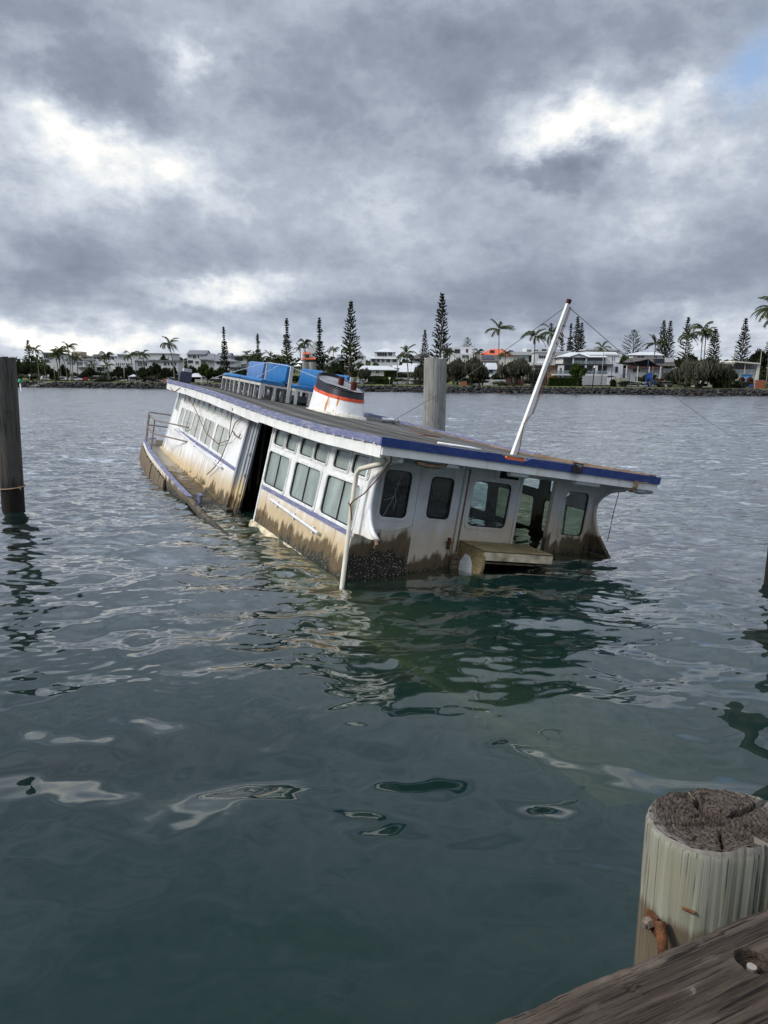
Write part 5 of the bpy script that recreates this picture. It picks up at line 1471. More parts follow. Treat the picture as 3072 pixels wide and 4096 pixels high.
h.wall(310, 680, 778, 930, 'render_cream', 10); h.gable(298, 694, 780, 742, 'roof_pale', 11, 0, .6, (345, 600)); h.win(484, 512, 786, 812, 0, 2, 'frame_white'); h.win(395, 440, 782, 820, 0, 1); h.win(620, 650, 790, 812)
h = House(ZC, 38, 'white house with pale tin roof and upper deck beside the lone palm', 790)
h.wall(695, 905, 800, 940, depth=9); h.gable(688, 915, 800, 718, 'roof_pale', 10, 0, .5, (740, 900)); h.rail(700, 870, 815, 840, -1.2, None, 14); h.slab(697, 875, 840, 850, 'post_white', 1.6, -1.4); h.win(730, 790, 808, 838, 0, 2); h.win(715, 850, 862, 910, 0, 4, 'trim_dark'); h.gable(640, 740, 762, 738, 'roof_pale', 6, 3, .3)
h = House(ZC, 76, 'dark brown hip roofed house on the rise beside two pines', 920)
h.wall(825, 1020, 672, 760, 'render_grey', 9); h.gable(806, 1040, 675, 630, 'roof_brown', 10, 0, .6, (880, 960)); h.win(850, 900, 678, 700); h.win(940, 990, 678, 700)
h = House(ZC, 66, 'white cube house on the rise behind the big grey pile', 1290)
h.wall(1130, 1212, 575, 680, depth=8, dy=1); h.slab(1126, 1214, 568, 578, 'roof_pale', 9, .4, 'roof'); h.wall(1210, 1392, 562, 680, depth=9); h.wall(1220, 1442, 626, 690, depth=6, dy=-3); h.win(1232, 1280, 586, 626, 0, 2, 'trim_dark'); h.win(1338, 1355, 585, 615, 0, 1, 'trim_dark'); h.win(1140, 1206, 586, 620, 1, 3); h.win(1300, 1360, 640, 668, -3, 2)
h = House(ZD, 58, 'house with an orange tiled hip roof on the rise', 350)
h.wall(200, 520, 555, 640, 'render_cream', 9); h.gable(178, 532, 560, 500, 'roof_red', 10, 0, .6, (290, 400)); h.slab(280, 330, 512, 548, 'solar', .1, 1.0, 'solar_panel')
h = House(ZD, 46, 'house with a dark roof covered in solar panels below the orange roof', 260)
h.wall(165, 365, 620, 760, 'render_grey', 9); h.gable(150, 375, 625, 560, 'roof_brown', 10)
for i in range(3):
    xa, xb = h.X(200 + i * 45, 600), h.X(240 + i * 45, 600)
    m_ = MB(); za, zb_ = h.Zc(260, 612), h.Zc(260, 572, 3.5); m_.add([(xa, .8, za + .3), (xb, .8, za + .3), (xb, 4.4, zb_ + .25), (xa, 4.4, zb_ + .25)], [(0, 1, 2, 3)]); m_.build('solar_panel', M['solar'], h.o)
h = House(ZD, 36, 'white cottage with pale gabled roof behind the white front wall', 280)
h.wall(200, 350, 705, 880, depth=8); h.gable(190, 358, 708, 642, 'roof_pale', 9, 0, .5, (215, 345)); h.win(270, 310, 710, 748, 0, 2); h.win(215, 280, 790, 850, 0, 2, 'trim_dark'); h.gable(188, 300, 780, 762, 'roof_pale', 3, -3, .3)
h = House(ZD, 60, 'white flat roofed villa with upper pavilion behind two palms', 650)
h.wall(490, 765, 560, 760, 'render_white', 9); h.slab(478, 800, 528, 562, 'roof_pale', 11, -1, 'roof'); h.wall(648, 880, 492, 540, 'render_white', 8, 3); h.win(660, 705, 506, 528, 3, 3); h.win(728, 775, 506, 526, 3, 2); h.win(812, 855, 504, 530, 3, 3, 'trim_dark'); h.win(680, 758, 568, 630, 0, 3, 'trim_dark')
h = House(ZD, 44, 'white two storey house with balcony seen on both sides of the mast', 920)
h.wall(765, 1100, 530, 800, depth=10); h.slab(755, 1108, 522, 533, 'roof_pale', 11, -.6, 'roof'); h.win(778, 850, 566, 600, 0, 3); h.rail(775, 842, 598, 632, -1, None, 10); h.slab(765, 850, 632, 642, 'post_white', 1.4, -1.3); h.win(940, 995, 566, 606, 0, 2); h.wall(700, 860, 640, 880, 'render_white', 6, -2.5); h.win(720, 760, 660, 700, -2.5)
h = House(ZD, 33, 'tan brick flat with flat brown roof beside the clipped hedge', 900)
h.wall(850, 990, 678, 880, 'brick_tan', 8); h.slab(735, 1000, 664, 680, 'roof_brown', 9, -.8, 'roof'); h.win(884, 911, 696, 742, 0, 2); h.win(955, 970, 698, 738); h.win(855, 872, 800, 850); h.wall(740, 850, 680, 880, 'render_grey', 6, 1)
st = MB()
for i in range(5): st.box((h.X(625 + i * 13, 860), -6 + 0, h.Zc(625 + i * 13, 858 - i * 14) - .1), (h.X(640 + i * 13, 860), -5, h.Zc(625 + i * 13, 858 - i * 14) + .06))
st.tube([(h.X(620, 850), -6, h.Zc(620, 830)), (h.X(690, 790), -6, h.Zc(690, 780))], .07, 6); st.build('white_stair', M['post_white'], h.o)
h = House(ZD, 34, 'large white two storey house with glass balconies and white columns', 1290)
h.wall(1030, 1460, 580, 880, depth=11); h.wall(1455, 1602, 548, 880, depth=11, dy=1); h.wall(1480, 1642, 648, 880, depth=8, dy=-1.5)
h.gable(1000, 1470, 582, 535, 'roof_pale', 12, 0, 1.6, (1100, 1400)); h.front_gable(1090, 1280, 578, 545, 'roof_pale', 5, -1.2); h.gable(1290, 1605, 560, 530, 'roof_pale', 11, 1.5, .8)
for a, b_, n in ((1032, 1116, 3), (1142, 1254, 4), (1278, 1456, 6)): h.win(a, b_, 586, 648, 0, n, 'trim_dark')
h.slab(965, 1540, 652, 668, 'trim_dark', 3.0, -2.6, 'roof')
for a, b_, n in ((1036, 1112, 3), (1150, 1250, 3), (1272, 1322, 2), (1382, 1452, 3)): h.win(a, b_, 674, 756, 0, n, 'trim_dark')
h.slab(930, 1562, 757, 772, 'render_white', 3.4, -3.2); h.rail(940, 1490, 722, 757, -3.0, 'rail_glass', 16, 'aluminium'); h.rail(1140, 1460, 622, 650, -1.2, 'rail_glass', 9, 'aluminium')
for a in (978, 1022, 1252, 1366): h.slab(a, a + 16, 668, 880, 'post_white', .5, -2.6, 'column')
for a in (1126, 1258): h.slab(a, a + 14, 585, 655, 'post_white', .5, -1.2, 'column')
h.win(1525, 1536, 578, 626, 1); h.win(1547, 1556, 578, 626, 1); h.win(1563, 1586, 682, 738, -1.5, 1, 'trim_dark'); h.slab(1222, 1480, 772, 868, 'render_grey', .4, -3.3, 'garden_wall'); h.slab(1480, 1556, 790, 866, 'render_white', .4, -3.4, 'garden_wall')
h = House(ZD, 62, 'white penthouse box rising behind the large balcony house', 1440)
h.wall(1262, 1612, 512, 640, depth=10); h.slab(1256, 1618, 500, 515, 'roof_pale', 12, -.8, 'roof'); h.win(1530, 1560, 528, 542); h.win(1330, 1420, 525, 545, 0, 3)
h = House(ZE, 50, 'white upper house with pale hip roof behind the dark shade sail', 375)
h.wall(218, 540, 718, 860, depth=9); h.gable(200, 550, 720, 690, 'roof_pale', 9, 0, .6, (270, 470)); h.win(262, 338, 732, 756, 0, 2); h.win(455, 478, 732, 754)
h = House(ZE, 36, 'verandah cottage with dark roof, maroon valance and white posts', 330)
h.wall(150, 660, 862, 1060, 'render_white', 8); h.gable(140, 665, 832, 750, 'roof_brown', 9, -1, .5, (190, 640)); h.slab(150, 525, 836, 864, 'maroon', .25, -1.4, 'valance')
for a in (150, 270, 392, 512): h.slab(a, a + 8, 836, 1040, 'post_white', .2, -1.5, 'post')
h.win(220, 290, 866, 900, 0, 2); h.win(245, 290, 950, 1000, 0, 2); h.rail(240, 480, 915, 940, -1.5, None, 12); h.slab(432, 555, 760, 812, 'solar', .15, -.3, 'solar_panel'); h.slab(565, 655, 750, 795, 'render_white', .3, -.35, 'skylight')
h = House(ZE, 32, 'cream modern house with open glazed deck, sloping roof and blue banner', 1260)
h.wall(945, 1560, 918, 1060, 'render_cream', 9); h.wall(1020, 1545, 835, 930, 'render_grey', 5, 4); 
m_ = MB(); a0, a1 = (1308, 782), (1582, 806)
m_.add([(h.X(*a0, -1.5), -1.5, h.Zc(*a0, -1.5)), (h.X(*a1, -1.5), -1.5, h.Zc(*a1, -1.5)), (h.X(*a1, -1.5), 10, h.Zc(*a1, -1.5)), (h.X(*a0, -1.5), 10, h.Zc(*a0, -1.5))] + [(h.X(*a0, -1.5), -1.5, h.Zc(*a0, -1.5) - .45), (h.X(*a1, -1.5), -1.5, h.Zc(*a1, -1.5) - .45), (h.X(*a1, -1.5), 10, h.Zc(*a1, -1.5) - .45), (h.X(*a0, -1.5), 10, h.Zc(*a0, -1.5) - .45)], [(0, 1, 2, 3), (7, 6, 5, 4), (0, 4, 5, 1), (1, 5, 6, 2), (2, 6, 7, 3), (3, 7, 4, 0)]); m_.build('roof', M['render_cream'], h.o)
h.slab(1000, 1310, 795, 812, 'render_cream', 11, -1, 'roof'); h.slab(1550, 1576, 806, 990, 'render_cream', .8, -1.0, 'column'); h.slab(1412, 1424, 812, 920, 'render_cream', .3, -.5, 'column')
h.win(1030, 1110, 845, 905, 4, 3, 'trim_dark'); h.win(1320, 1400, 830, 905, 4, 3, 'trim_dark'); h.win(1435, 1540, 825, 900, 4, 3, 'trim_dark'); h.rail(1020, 1545, 874, 918, -.4, 'rail_glass', 9, 'aluminium')
h.win(985, 1115, 942, 1000, 0, 3, 'trim_dark'); h.win(1142, 1300, 942, 1000, 0, 3, 'trim_dark')
# blue banner with white script lettering
bx0, bx1, bz0, bz1 = h.X(1372, 930), h.X(1496, 930), h.Zc(1434, 992), h.Zc(1434, 930)
bn = boxm('banner', bx0, bx1, -.12, -.06, bz0, bz1, 'sign_blue', h.o)
tc_ = bpy.data.curves.new('lettering', 'FONT'); tc_.body = 'foreshore'; tc_.size = 1.05; tc_.shear = .35; tc_.align_x = 'CENTER'; tc_.extrude = .01
to = bpy.data.objects.new('lettering', tc_); link(to, bn); to.location = ((bx0 + bx1) / 2, -.14, bz1 - 1.25); to.rotation_euler = (math.pi / 2, 0, 0)
bpy.context.view_layer.update()
tme = bpy.data.meshes.new_from_object(to.evaluated_get(bpy.context.evaluated_depsgraph_get())); tme.materials.clear(); tme.materials.append(M['post_white'])
bpy.data.objects.remove(to); to = bpy.data.objects.new('lettering', tme); link(to, bn); to.location = ((bx0 + bx1) / 2, -.14, bz1 - 1.25); to.rotation_euler = (math.pi / 2, 0, 0)
# ------------------------------------------------------------------ trees
def quad(mb, c, u, v):
    c, u, v = Vector(c), Vector(u), Vector(v)
    mb.add([c - u - v, c + u - v, c + u + v, c - u + v], [(0, 1, 2, 3)])
def rand_dir(r):
    while True:
        v = Vector((r.uniform(-1, 1), r.uniform(-1, 1), r.uniform(-1, 1)))
        if .05 < v.length < 1: return v.normalized()
def pine_meshes(seed, slim=.13, bare=.0, broad=False, dense=1.0):
    """unit height araucaria: whorled branches with upturned foliage tufts"""
    r = random.Random(seed); c = MB(); t = MB()
    t.tube([(0, 0, 0), (.003, 0, .5), (0, 0, .985)], [.014, .009, .002], 7)
    n = 26 if not broad else 20
    for i in range(n):
        f = .10 + .88 * i / (n - 1)
        if broad: prof = math.sin(min(1, (1 - f) * 1.25) * math.pi / 2) ** .8
        else: prof = (1 - f) ** .75 * 1.0 + .06
        if not broad and bare and bare < f < bare + .14: prof *= .45
        nb = r.choice((5, 6, 7))
        a0 = r.uniform(0, 6.28)
        for k in range(nb):
            if r.random() > .93 * dense + .05: continue
            a = a0 + 6.283 * k / nb + r.uniform(-.2, .2); L = slim * prof * r.uniform(.65, 1.15)
            d_ = Vector((math.cos(a), math.sin(a), 0)); p0 = Vector((0, 0, f)); rise = r.uniform(.10, .34) + .25 * f
            pts = [p0, p0 + d_ * L * .5 + Vector((0, 0, L * (rise - .14))), p0 + d_ * L + Vector((0, 0, L * (rise + .12)))]
            t.tube(pts, [.0030, .0022, .001], 3, cap=False)
            m = max(4, int(10 * (L / slim) + 3))
            for j in range(m):
                g = .30 + .70 * (j + .5) / m
                q = pts[0].lerp(pts[1], g * 2) if g < .5 else pts[1].lerp(pts[2], g * 2 - 1)
                q = q + rand_dir(r) * .006
                ln_ = r.uniform(.010, .017)
                ax = (d_ * r.uniform(.5, 1) + Vector((0, 0, r.uniform(.3, 1.0))) + rand_dir(r) * .5).normalized()
                sd = ax.cross(rand_dir(r)).normalized()
                quad(c, q, ax * ln_, sd * ln_ * .36); quad(c, q, ax * ln_, ax.cross(sd) * ln_ * .36)
    for j in range(26):
        quad(c, (r.uniform(-.006, .006), r.uniform(-.006, .006), r.uniform(.93, 1.0)), Vector((0, 0, .012)), rand_dir(r) * .005)
    return c, t
def mesh_of(mb, name, mat):
    o = mb.build(name, M[mat]); me = o.data; bpy.data.objects.remove(o); return me
PINES = {}
for nm, kw in dict(slim=dict(slim=.115, bare=.72), tuft=dict(slim=.10, bare=.60), full=dict(slim=.17), dense=dict(slim=.19, dense=1.3), bunya=dict(slim=.34, broad=True), sparse=dict(slim=.15, dense=.62)).items():
    c, t = pine_meshes(hash_ := sum(map(ord, nm)), **kw); PINES[nm] = (mesh_of(c, 'crown', 'leaf_pine'), mesh_of(t, 'trunk', 'bark'))
def tree(name, label, cat, group, loc, sc, crown, trunk, rz=0):
    o = empty(name, loc, rz); tag(o, label, cat, group)
    for nm, me in (('trunk', trunk), ('crown', crown)):
        q = bpy.data.objects.new(nm, me); link(q, o); q.scale = sc
    return o
def pine(Z, zx, ztop, kind, back, label, wide=1.0):
    px, py = Z(zx, ztop); p = far(px, back); hgt = zpix(px, py, p.y) - p.z + .2
    tree('pine_tree', label, 'tree', 'pines on the far shore', (p.x, p.y, p.z - .2), (hgt * wide, hgt * wide, hgt), *PINES[kind], rng.uniform(0, 6)).rotation_euler.rotate_axis('X', rng.uniform(-.035, .035))
pine(ZB, 718, 372, 'slim', 30, 'slender pine standing in front of the grey hip roofed house')
pine(ZB, 1032, 438, 'tuft', 60, 'short tufted pine behind the clump of low palms', 1.25)
pine(ZB, 1305, 290, 'slim', 48, 'tall narrow pine beside the low palm clump', 1.05)
pine(ZB, 1610, 285, 'tuft', 44, 'dark pine beside the white house with red awnings', 1.1)
pine(ZC, 245, 133, 'full', 22, 'very tall wind thinned pine behind the ferry funnel', .95)
pine(ZC, 935, 403, 'full', 64, 'smaller dense pine beside the brown hip roofed house', .9)
pine(ZC, 1087, 55, 'full', 26, 'tallest pine, bare trunked, behind the thick grey pile', .85)
pine(ZC, 1340, 473, 'bunya', 105, 'round topped pine behind the white cube house', .9)
pine(ZD, 990, 335, 'sparse', 66, 'thin ragged pine rising behind the white mast', .9)
pine(ZD, 1075, 238, 'slim', 70, 'narrow open pine beside the dense pine pair', 1.0)
pine(ZD, 1155, 176, 'dense', 72, 'tall dense dark pine behind the large balcony house', .85)
pine(ZD, 1186, 235, 'dense', 76, 'slightly shorter dense pine touching the tall dark one', .85)
pine(ZE, 195, 452, 'bunya', 90, 'broad domed pine behind the dark shade sail', 1.05)
pine(ZE, 500, 352, 'full', 72, 'taller, lighter pine of a twin pair behind the cottage')
pine(ZE, 556, 360, 'dense', 70, 'denser pine of a twin pair behind the cottage', .95)
pine(ZE, 750, 318, 'sparse', 56, 'open pine with a bare pointed top behind the gusty palms', 1.1)
pine(ZE, 1040, 440, 'full', 48, 'grey green pine behind the leaning foreshore tree', 1.2)
pine(ZE, 1345, 333, 'dense', 60, 'symmetrical cone shaped pine behind the cream modern house', .95)
pine(ZE, 1640, 470, 'full', 62, 'pine behind the tall coconut palm at the end of the lawn', 1.1)
pine(ZA, 300, 262, 'sparse', 40, 'ragged pine above the dark thicket', 1.5)

# palms: arching fronds with hanging leaflets
def palm_crown(seed, nf=17, wind=.25, droop=1.0, L=1.0):
    r = random.Random(seed); c = MB()
    for k in range(nf):
        a = 6.283 * k / nf * 1.0 + r.uniform(-.2, .2); e0 = r.uniform(-.25, 1.35); ln_ = L * r.uniform(.8, 1.08)
        d_ = Vector((math.cos(a), math.sin(a) * .95, 0)); p = Vector((0, 0, 0)); el_ = e0; pts = [p.copy()]
        for j in range(9):
            dv = d_ * math.cos(el_) + Vector((0, 0, math.sin(el_))); dv.x += wind * .35 * (j / 9)
            p = p + dv.normalized() * ln_ / 9; pts.append(p.copy()); el_ -= droop * (.13 + .05 * j / 9 * 2.4) * r.uniform(.8, 1.2)
        for j in range(9):
            p0, p1 = pts[j], pts[j + 1]; ax = (p1 - p0).normalized(); sd = ax.cross(Vector((0, 0, 1)))
            sd = sd.normalized() if sd.length > .1 else Vector((1, 0, 0))
            w_ = .010
            c.add([p0 - sd * w_, p0 + sd * w_, p1 + sd * w_ * .8, p1 - sd * w_ * .8], [(0, 1, 2, 3)])
            if j == 0: continue
            for m in range(3):
                q = p0.lerp(p1, (m + .5) / 3); prog = (j + m / 3) / 9
                ll = .21 * L * (math.sin(math.pi * min(1, prog * .85 + .12)) ** .6) * r.uniform(.8, 1.15)
                for s in (-1, 1):
                    tip = q + sd * s * ll * .72 + ax * ll * .45 + Vector((wind * .05, 0, -ll * r.uniform(.35, .8)))
                    c.add([q - ax * .022, q + ax * .022, tip], [(0, 1, 2)])
    for j in range(12):
        quad(c, rand_dir(r) * .04 + Vector((0, 0, -.04)), rand_dir(r) * .04, rand_dir(r) * .04)
    return c
PALMC = [mesh_of(palm_crown(30 + i, nf=15 + 2 * (i % 4), wind=(.5, .9, -.2, .7, .4, 1.1)[i], droop=(1, 1.15, .9, 1.3, .8, 1.2)[i]), 'crown', 'leaf_palm') for i in range(6)]
def palm(Z, zx, zc, zb, back, size, label, var=0, lean=None, name='palm_tree'):
    """zx, zc: crown heart; zb: column of the foot"""
    px, py = Z(zx, zc); p = far(px, back); zt_ = zpix(px, py, p.y)
    foot = far(Z(zb, zc)[0], back)
    o = empty(name, (foot.x, foot.y, foot.z - .1)); tag(o, label, 'palm', 'palms on the far shore')
    top_ = Vector((p.x - foot.x, p.y - foot.y, zt_ - foot.z + .1)); bend = Vector((top_.x * .25, 0, 0))
    pts = [Vector((0, 0, 0)).lerp(top_, k / 8) - bend * math.sin(math.pi * k / 8) for k in range(9)]
    b = MB(); b.tube(pts, [.24] + [.19] * 2 + [.165] * 4 + [.15, .17], 8); b.build('trunk', M['bark_palm'], o, True)
    q = bpy.data.objects.new('crown', PALMC[var % 6]); link(q, o); q.location = top_; q.scale = (size,) * 3; q.rotation_euler = (0, 0, rng.choice((0, .4, -.4, .2)))
PAL = [
    (ZA, 360, 355, 378, 14, 3.9, 'dense crowned palm rising against the ragged pine'), (Z50, 615, 555, 650, 9, 3.4, 'low palm with yellowish fronds in front of the thicket'),
    (Z50, 850, 370, 895, 15, 3.9, 'palm with a gently leaning trunk in the leaning clump'), (Z50, 905, 330, 930, 18, 3.8, 'straight palm in the leaning clump'),
    (Z50, 960, 330, 1050, 16, 3.8, 'strongly leaning thin palm in the leaning clump'), (Z50, 1095, 235, 1128, 10, 4.3, 'tallest palm of the leaning clump, with a spread crown'),
    (Z50, 1165, 420, 1160, 13, 3.4, 'shaggy palm under the tallest palm of the clump'), (Z50, 1255, 420, 1250, 32, 3.4, 'palm growing against the low white house'),
    (Z350, 100, 560, 110, 30, 2.8, 'small palm before the curved roof pavilion'), (Z350, 385, 400, 400, 16, 4.2, 'bushy palm in front of the curved roof pavilion'),
    (Z350, 390, 580, 425, 12, 3.2, 'low palm under the bushy palm by the parked van'), (Z350, 850, 390, 872, 26, 3.9, 'windblown palm beside the white shade sail'),
    (Z350, 1075, 370, 1092, 24, 4.0, 'windblown palm in front of the gabled white house'), (ZB, 198, 535, 235, 12, 4.6, 'tall slender palm beside the three storey house'),
    (Z700, 1375, 390, 1410, 34, 3.2, 'small palm in front of the flat roofed balcony house'), (ZB, 1470, 530, 1485, 40, 4.3, 'tall palm beside the house with red awnings'),
    (ZB, 1425, 575, 1432, 46, 3.2, 'shorter drooping palm beside the house with red awnings'), (Z1150, 870, 1040, 868, 58, 3.4, 'spindly palm above the sloping roof beam'),
    (Z1150, 690, 1130, 700, 44, 3.2, 'palm in front of the dark pine and sloping roof'), (Z1150, 1165, 1030, 1170, 20, 4.4, 'bushy palm at the foot of the wind thinned pine'),
    (ZC, 765, 625, 790, 14, 4.7, 'lone leaning palm beside the white parked car'), (ZC, 1175, 625, 1172, 50, 3.2, 'small palm in front of the white cube house'),
    (ZD, 352, 300, 360, 40, 6.0, 'tall palm with wide crown above the orange roof'), (ZD, 425, 550, 425, 42, 3.8, 'short dense palm in front of the orange roof'),
    (ZD, 720, 370, 718, 14, 5.4, 'tall shaggy palm beside the white flat roofed villa'), (ZD, 880, 345, 868, 13, 6.0, 'tall thick leaning palm overlapping the mast'),
    (ZD, 1400, 490, 1405, 50, 4.0, 'low sparse palm above the large balcony house roof'), (ZD, 150, 530, 150, 56, 3.2, 'small palm beside the orange roofed house'),
    (ZE, 425, 600, 420, 22, 5.0, 'pale drooping palm behind the navy shade sail'), (ZE, 770, 520, 772, 20, 4.6, 'yellow green windblown palm among the pines'),
    (ZE, 915, 445, 918, 18, 5.4, 'gusty palm with a tall straight trunk'), (ZE, 950, 490, 952, 20, 4.6, 'lower gusty palm beside the tall straight one'),
    (ZE, 1625, 215, 1640, 8, 7.4, 'tall coconut palm at the far end of the lawn'), (ZE, 1680, 330, 1700, 9, 5.4, 'second coconut palm overlapping the tall one at the end of the lawn'),
]
for i, (Z, zx, zc, zb, back, size, lab) in enumerate(PAL): palm(Z, zx, zc, zb, back, size, lab, i)
for i in range(7): palm(ZB, 990 + i * 52, 660 + (i % 3) * 22, 995 + i * 52, 34 + (i % 3) * 3, 4.2, 'low bushy palm in the palm clump behind the blue benches', i + 1)

# broad trees: limbs plus leaf clusters
def broad_meshes(seed, style='oak', n=1500, flat=.55, leafs=.05, lean=0.0):
    r = random.Random(seed); c = MB(); t = MB(); tips = []
    def limb(p, d_, L, rad, depth):
        q = p + d_ * L * .5 + Vector((r.uniform(-.08, .08), r.uniform(-.08, .08), 0)) * L; e = p + d_ * L
        t.tube([p, q, e], [rad, rad * .8, rad * .6], 5, cap=False)
        if depth <= 1: tips.append((e, .07 + .05 * r.random()))
        if depth == 0: return
        for k in range(r.choice((2, 3, 3))):
            a = r.uniform(0, 6.28); nd = (d_ * .8 + Vector((math.cos(a), math.sin(a), r.uniform(-.35, .35))) * 1.1).normalized()
            limb(e, nd, L * r.uniform(.6, .85), rad * .6, depth - 1)
    for k in range(r.choice((2, 3))):
        a = r.uniform(0, 6.28); limb(Vector((0, 0, -.02)), (Vector((math.cos(a) * .5 + lean, math.sin(a) * .5, 1))).normalized(), .26, .032, 3)
    # a few hanging skirts below the crown
    for k in range(2):
        e, q = r.choice(tips); tips.append((e - Vector((0, 0, r.uniform(.06, .16))), q * .8))
    for k in range(n):
        p, rad = r.choice(tips); v = rand_dir(r)
        q = p + Vector((v.x, v.y, v.z * flat)) * rad * r.uniform(.25, 1.1)
        if q.z < .10: continue
        s = leafs * r.uniform(.6, 1.35)
        if style == 'droop': u_ = (Vector((0, 0, -1)) + rand_dir(r) * .45).normalized() * s * 1.15; w_ = u_.cross(rand_dir(r)).normalized() * s * .30
        else: u_ = rand_dir(r) * s; w_ = u_.cross(rand_dir(r)).normalized() * s * .55
        quad(c, q, u_, w_)
    k = 1.0 / max(q[2] for q in c.v)
    for m in (c, t): m.v = [(a * k, b_ * k, z * k) for a, b_, z in m.v]
    return c, t
BROAD = {}
for nm, (st_, mat, n, flat, lf, ln_) in dict(oak1=('droop', 'leaf_oak', 2600, .9, .040, 0), oak2=('droop', 'leaf_oak', 2600, .9, .040, .2), oakl=('droop', 'leaf_oak', 3200, .9, .042, -.7), dark1=('leaf', 'leaf_dark', 2800, .6, .036, 0), dark2=('leaf', 'leaf_dark', 2800, .65, .036, .1), green1=('leaf', 'leaf_green', 2600, .7, .036, 0), thick=('leaf', 'leaf_dark', 5600, 1.3, .05, 0)).items():
    c, t = broad_meshes(sum(map(ord, nm)) * 7, st_, n, flat, lf, ln_); BROAD[nm] = (mesh_of(c, 'crown', mat), mesh_of(t, 'trunk', 'bark'))
def extent(me):
    co = np.zeros(len(me.vertices) * 3, np.float32); me.vertices.foreach_get('co', co); co = co.reshape(-1, 3); return co[:, 0].min(), co[:, 0].max()
def broad(Z, x0, x1, ztop, kind, back, label, name='foreshore_tree', base=None):
    px0, py = Z(x0, ztop); px1, _ = Z(x1, ztop); p = far((px0 + px1) / 2 if base is None else Z(base, ztop)[0], back)
    hgt = zpix((px0 + px1) / 2, py, p.y) - p.z + .1; wid = (px1 - px0) / F * p.y
    a, b_ = extent(BROAD[kind][0]); s = wid / (b_ - a)
    tree(name, label, 'tree', 'broad trees on the far shore', (p.x, p.y, p.z - .1), (s, s, hgt), *BROAD[kind], 0)
broad(ZC, 1115, 1330, 655, 'oak1', 12, 'grey green drooping tree half hidden by the thick grey pile')
broad(ZC, 1245, 1500, 640, 'oak2', 11, 'wide drooping tree with forked trunk beside the brick pillar')
broad(ZC, 1430, 1560, 745, 'oak1', 13, 'small drooping tree in front of the white cottage')
broad(ZC, 820, 960, 705, 'oak2', 16, 'drooping tree between the parked white van and the thick grey pile')
broad(ZD, 325, 720, 580, 'oak1', 9, 'big rounded drooping tree on the lawn beside the maroon garage doors')
broad(ZD, 640, 800, 690, 'oak2', 16, 'drooping tree behind the mast foot beside the white stair')
broad(ZD, 1090, 1270, 628, 'green1', 9, 'small tiered green tree in front of the large balcony house')
broad(ZE, 470, 860, 740, 'oakl', 9, 'large leaning foreshore tree with a low hanging crown', base=905)
broad(ZE, 800, 1200, 720, 'oak2', 12, 'leaning foreshore tree with open grey crown beside the cream house', base=930)
broad(ZE, 1080, 1300, 800, 'oak1', 14, 'small drooping tree against the cream modern house')
broad(ZE, 1380, 1680, 640, 'dark1', 64, 'dark spreading tree behind the cream modern house')
broad(ZE, 640, 900, 690, 'dark2', 60, 'dark round tree behind the gusty palms')
broad(ZE, 60, 220, 700, 'green1', 46, 'green tree beside the penthouse box')
broad(Z350, -60, 200, 590, 'dark1', 9, 'dark rounded tree beside the parked van')
broad(Z350, 450, 720, 570, 'dark2', 14, 'dark tree in front of the row of square windows')
broad(Z350, 680, 920, 545, 'dark1', 18, 'dark tree behind the slender lamp pole')
broad(Z350, 880, 1190, 590, 'dark2', 9, 'low spreading tree with twisted trunks on the lawn')
broad(Z350, 1140, 1470, 500, 'dark1', 10, 'large dark spreading tree with stout trunk on the lawn')
broad(Z350, 1360, 1580, 600, 'dark2', 13, 'dark spreading tree beside the orange brick box')
broad(Z350, 1360, 1600, 350, 'thick', 66, 'dark treetop behind the small windowed white house')
broad(Z700, -60, 60, 560, 'dark1', 26, 'dark shrub tree under the tall slender palm')
broad(Z700, 180, 480, 560, 'dark1', 16, 'dark tree behind the white roofed shelter')
broad(Z700, 470, 790, 515, 'green1', 15, 'olive green tree behind the white roofed shelter')
broad(Z700, 730, 1010, 590, 'dark2', 17, 'dark low branching tree at the foot of the slender pine')
broad(Z700, 1240, 1420, 620, 'dark1', 24, 'dark shrub beside the white house garage')
broad(Z1150, 760, 1120, 1290, 'dark1', 26, 'round dark tree behind the funnel and benches')
broad(Z1150, 1330, 1580, 1370, 'oak1', 18, 'thin leafed grey tree beside the clipped hedge')
broad(ZC, 0, 160, 690, 'dark2', 26, 'dark tree behind the ferry funnel cowl')
for i, (a, b_, zt_) in enumerate(((20, 330, 460), (230, 480, 440), (400, 700, 450), (600, 860, 555), (880, 1120, 540), (-120, 110, 500))):
    broad(Z50, a, b_, zt_, 'thick', 22 + 4 * (i % 3), 'dense dark tree in the thicket behind the dark mooring pile', 'thicket_tree')
UND = ['in front of the flat roofed white house', 'under the leaning palms', 'behind the parked wagon', 'behind the red car', 'behind the long white van', 'below the curved roof pavilion', 'below the row of square windows', 'below the gabled white house', 'in front of the small windowed house', 'beside the tall slender palm', 'below the three storey house', 'below the grey hip roofs']
for i in range(12):
    px = 150 + i * 74
    broad(lambda x, y: (x, y), px - 42 - 8 * (i % 3), px + 42 + 9 * (i % 2), 1474 + 9 * (i % 3) - (14 if i > 8 else 0), ('thick', 'dark1', 'dark2')[i % 3], 25 + 3 * (i % 3), 'dark garden tree ' + UND[i], 'garden_tree')
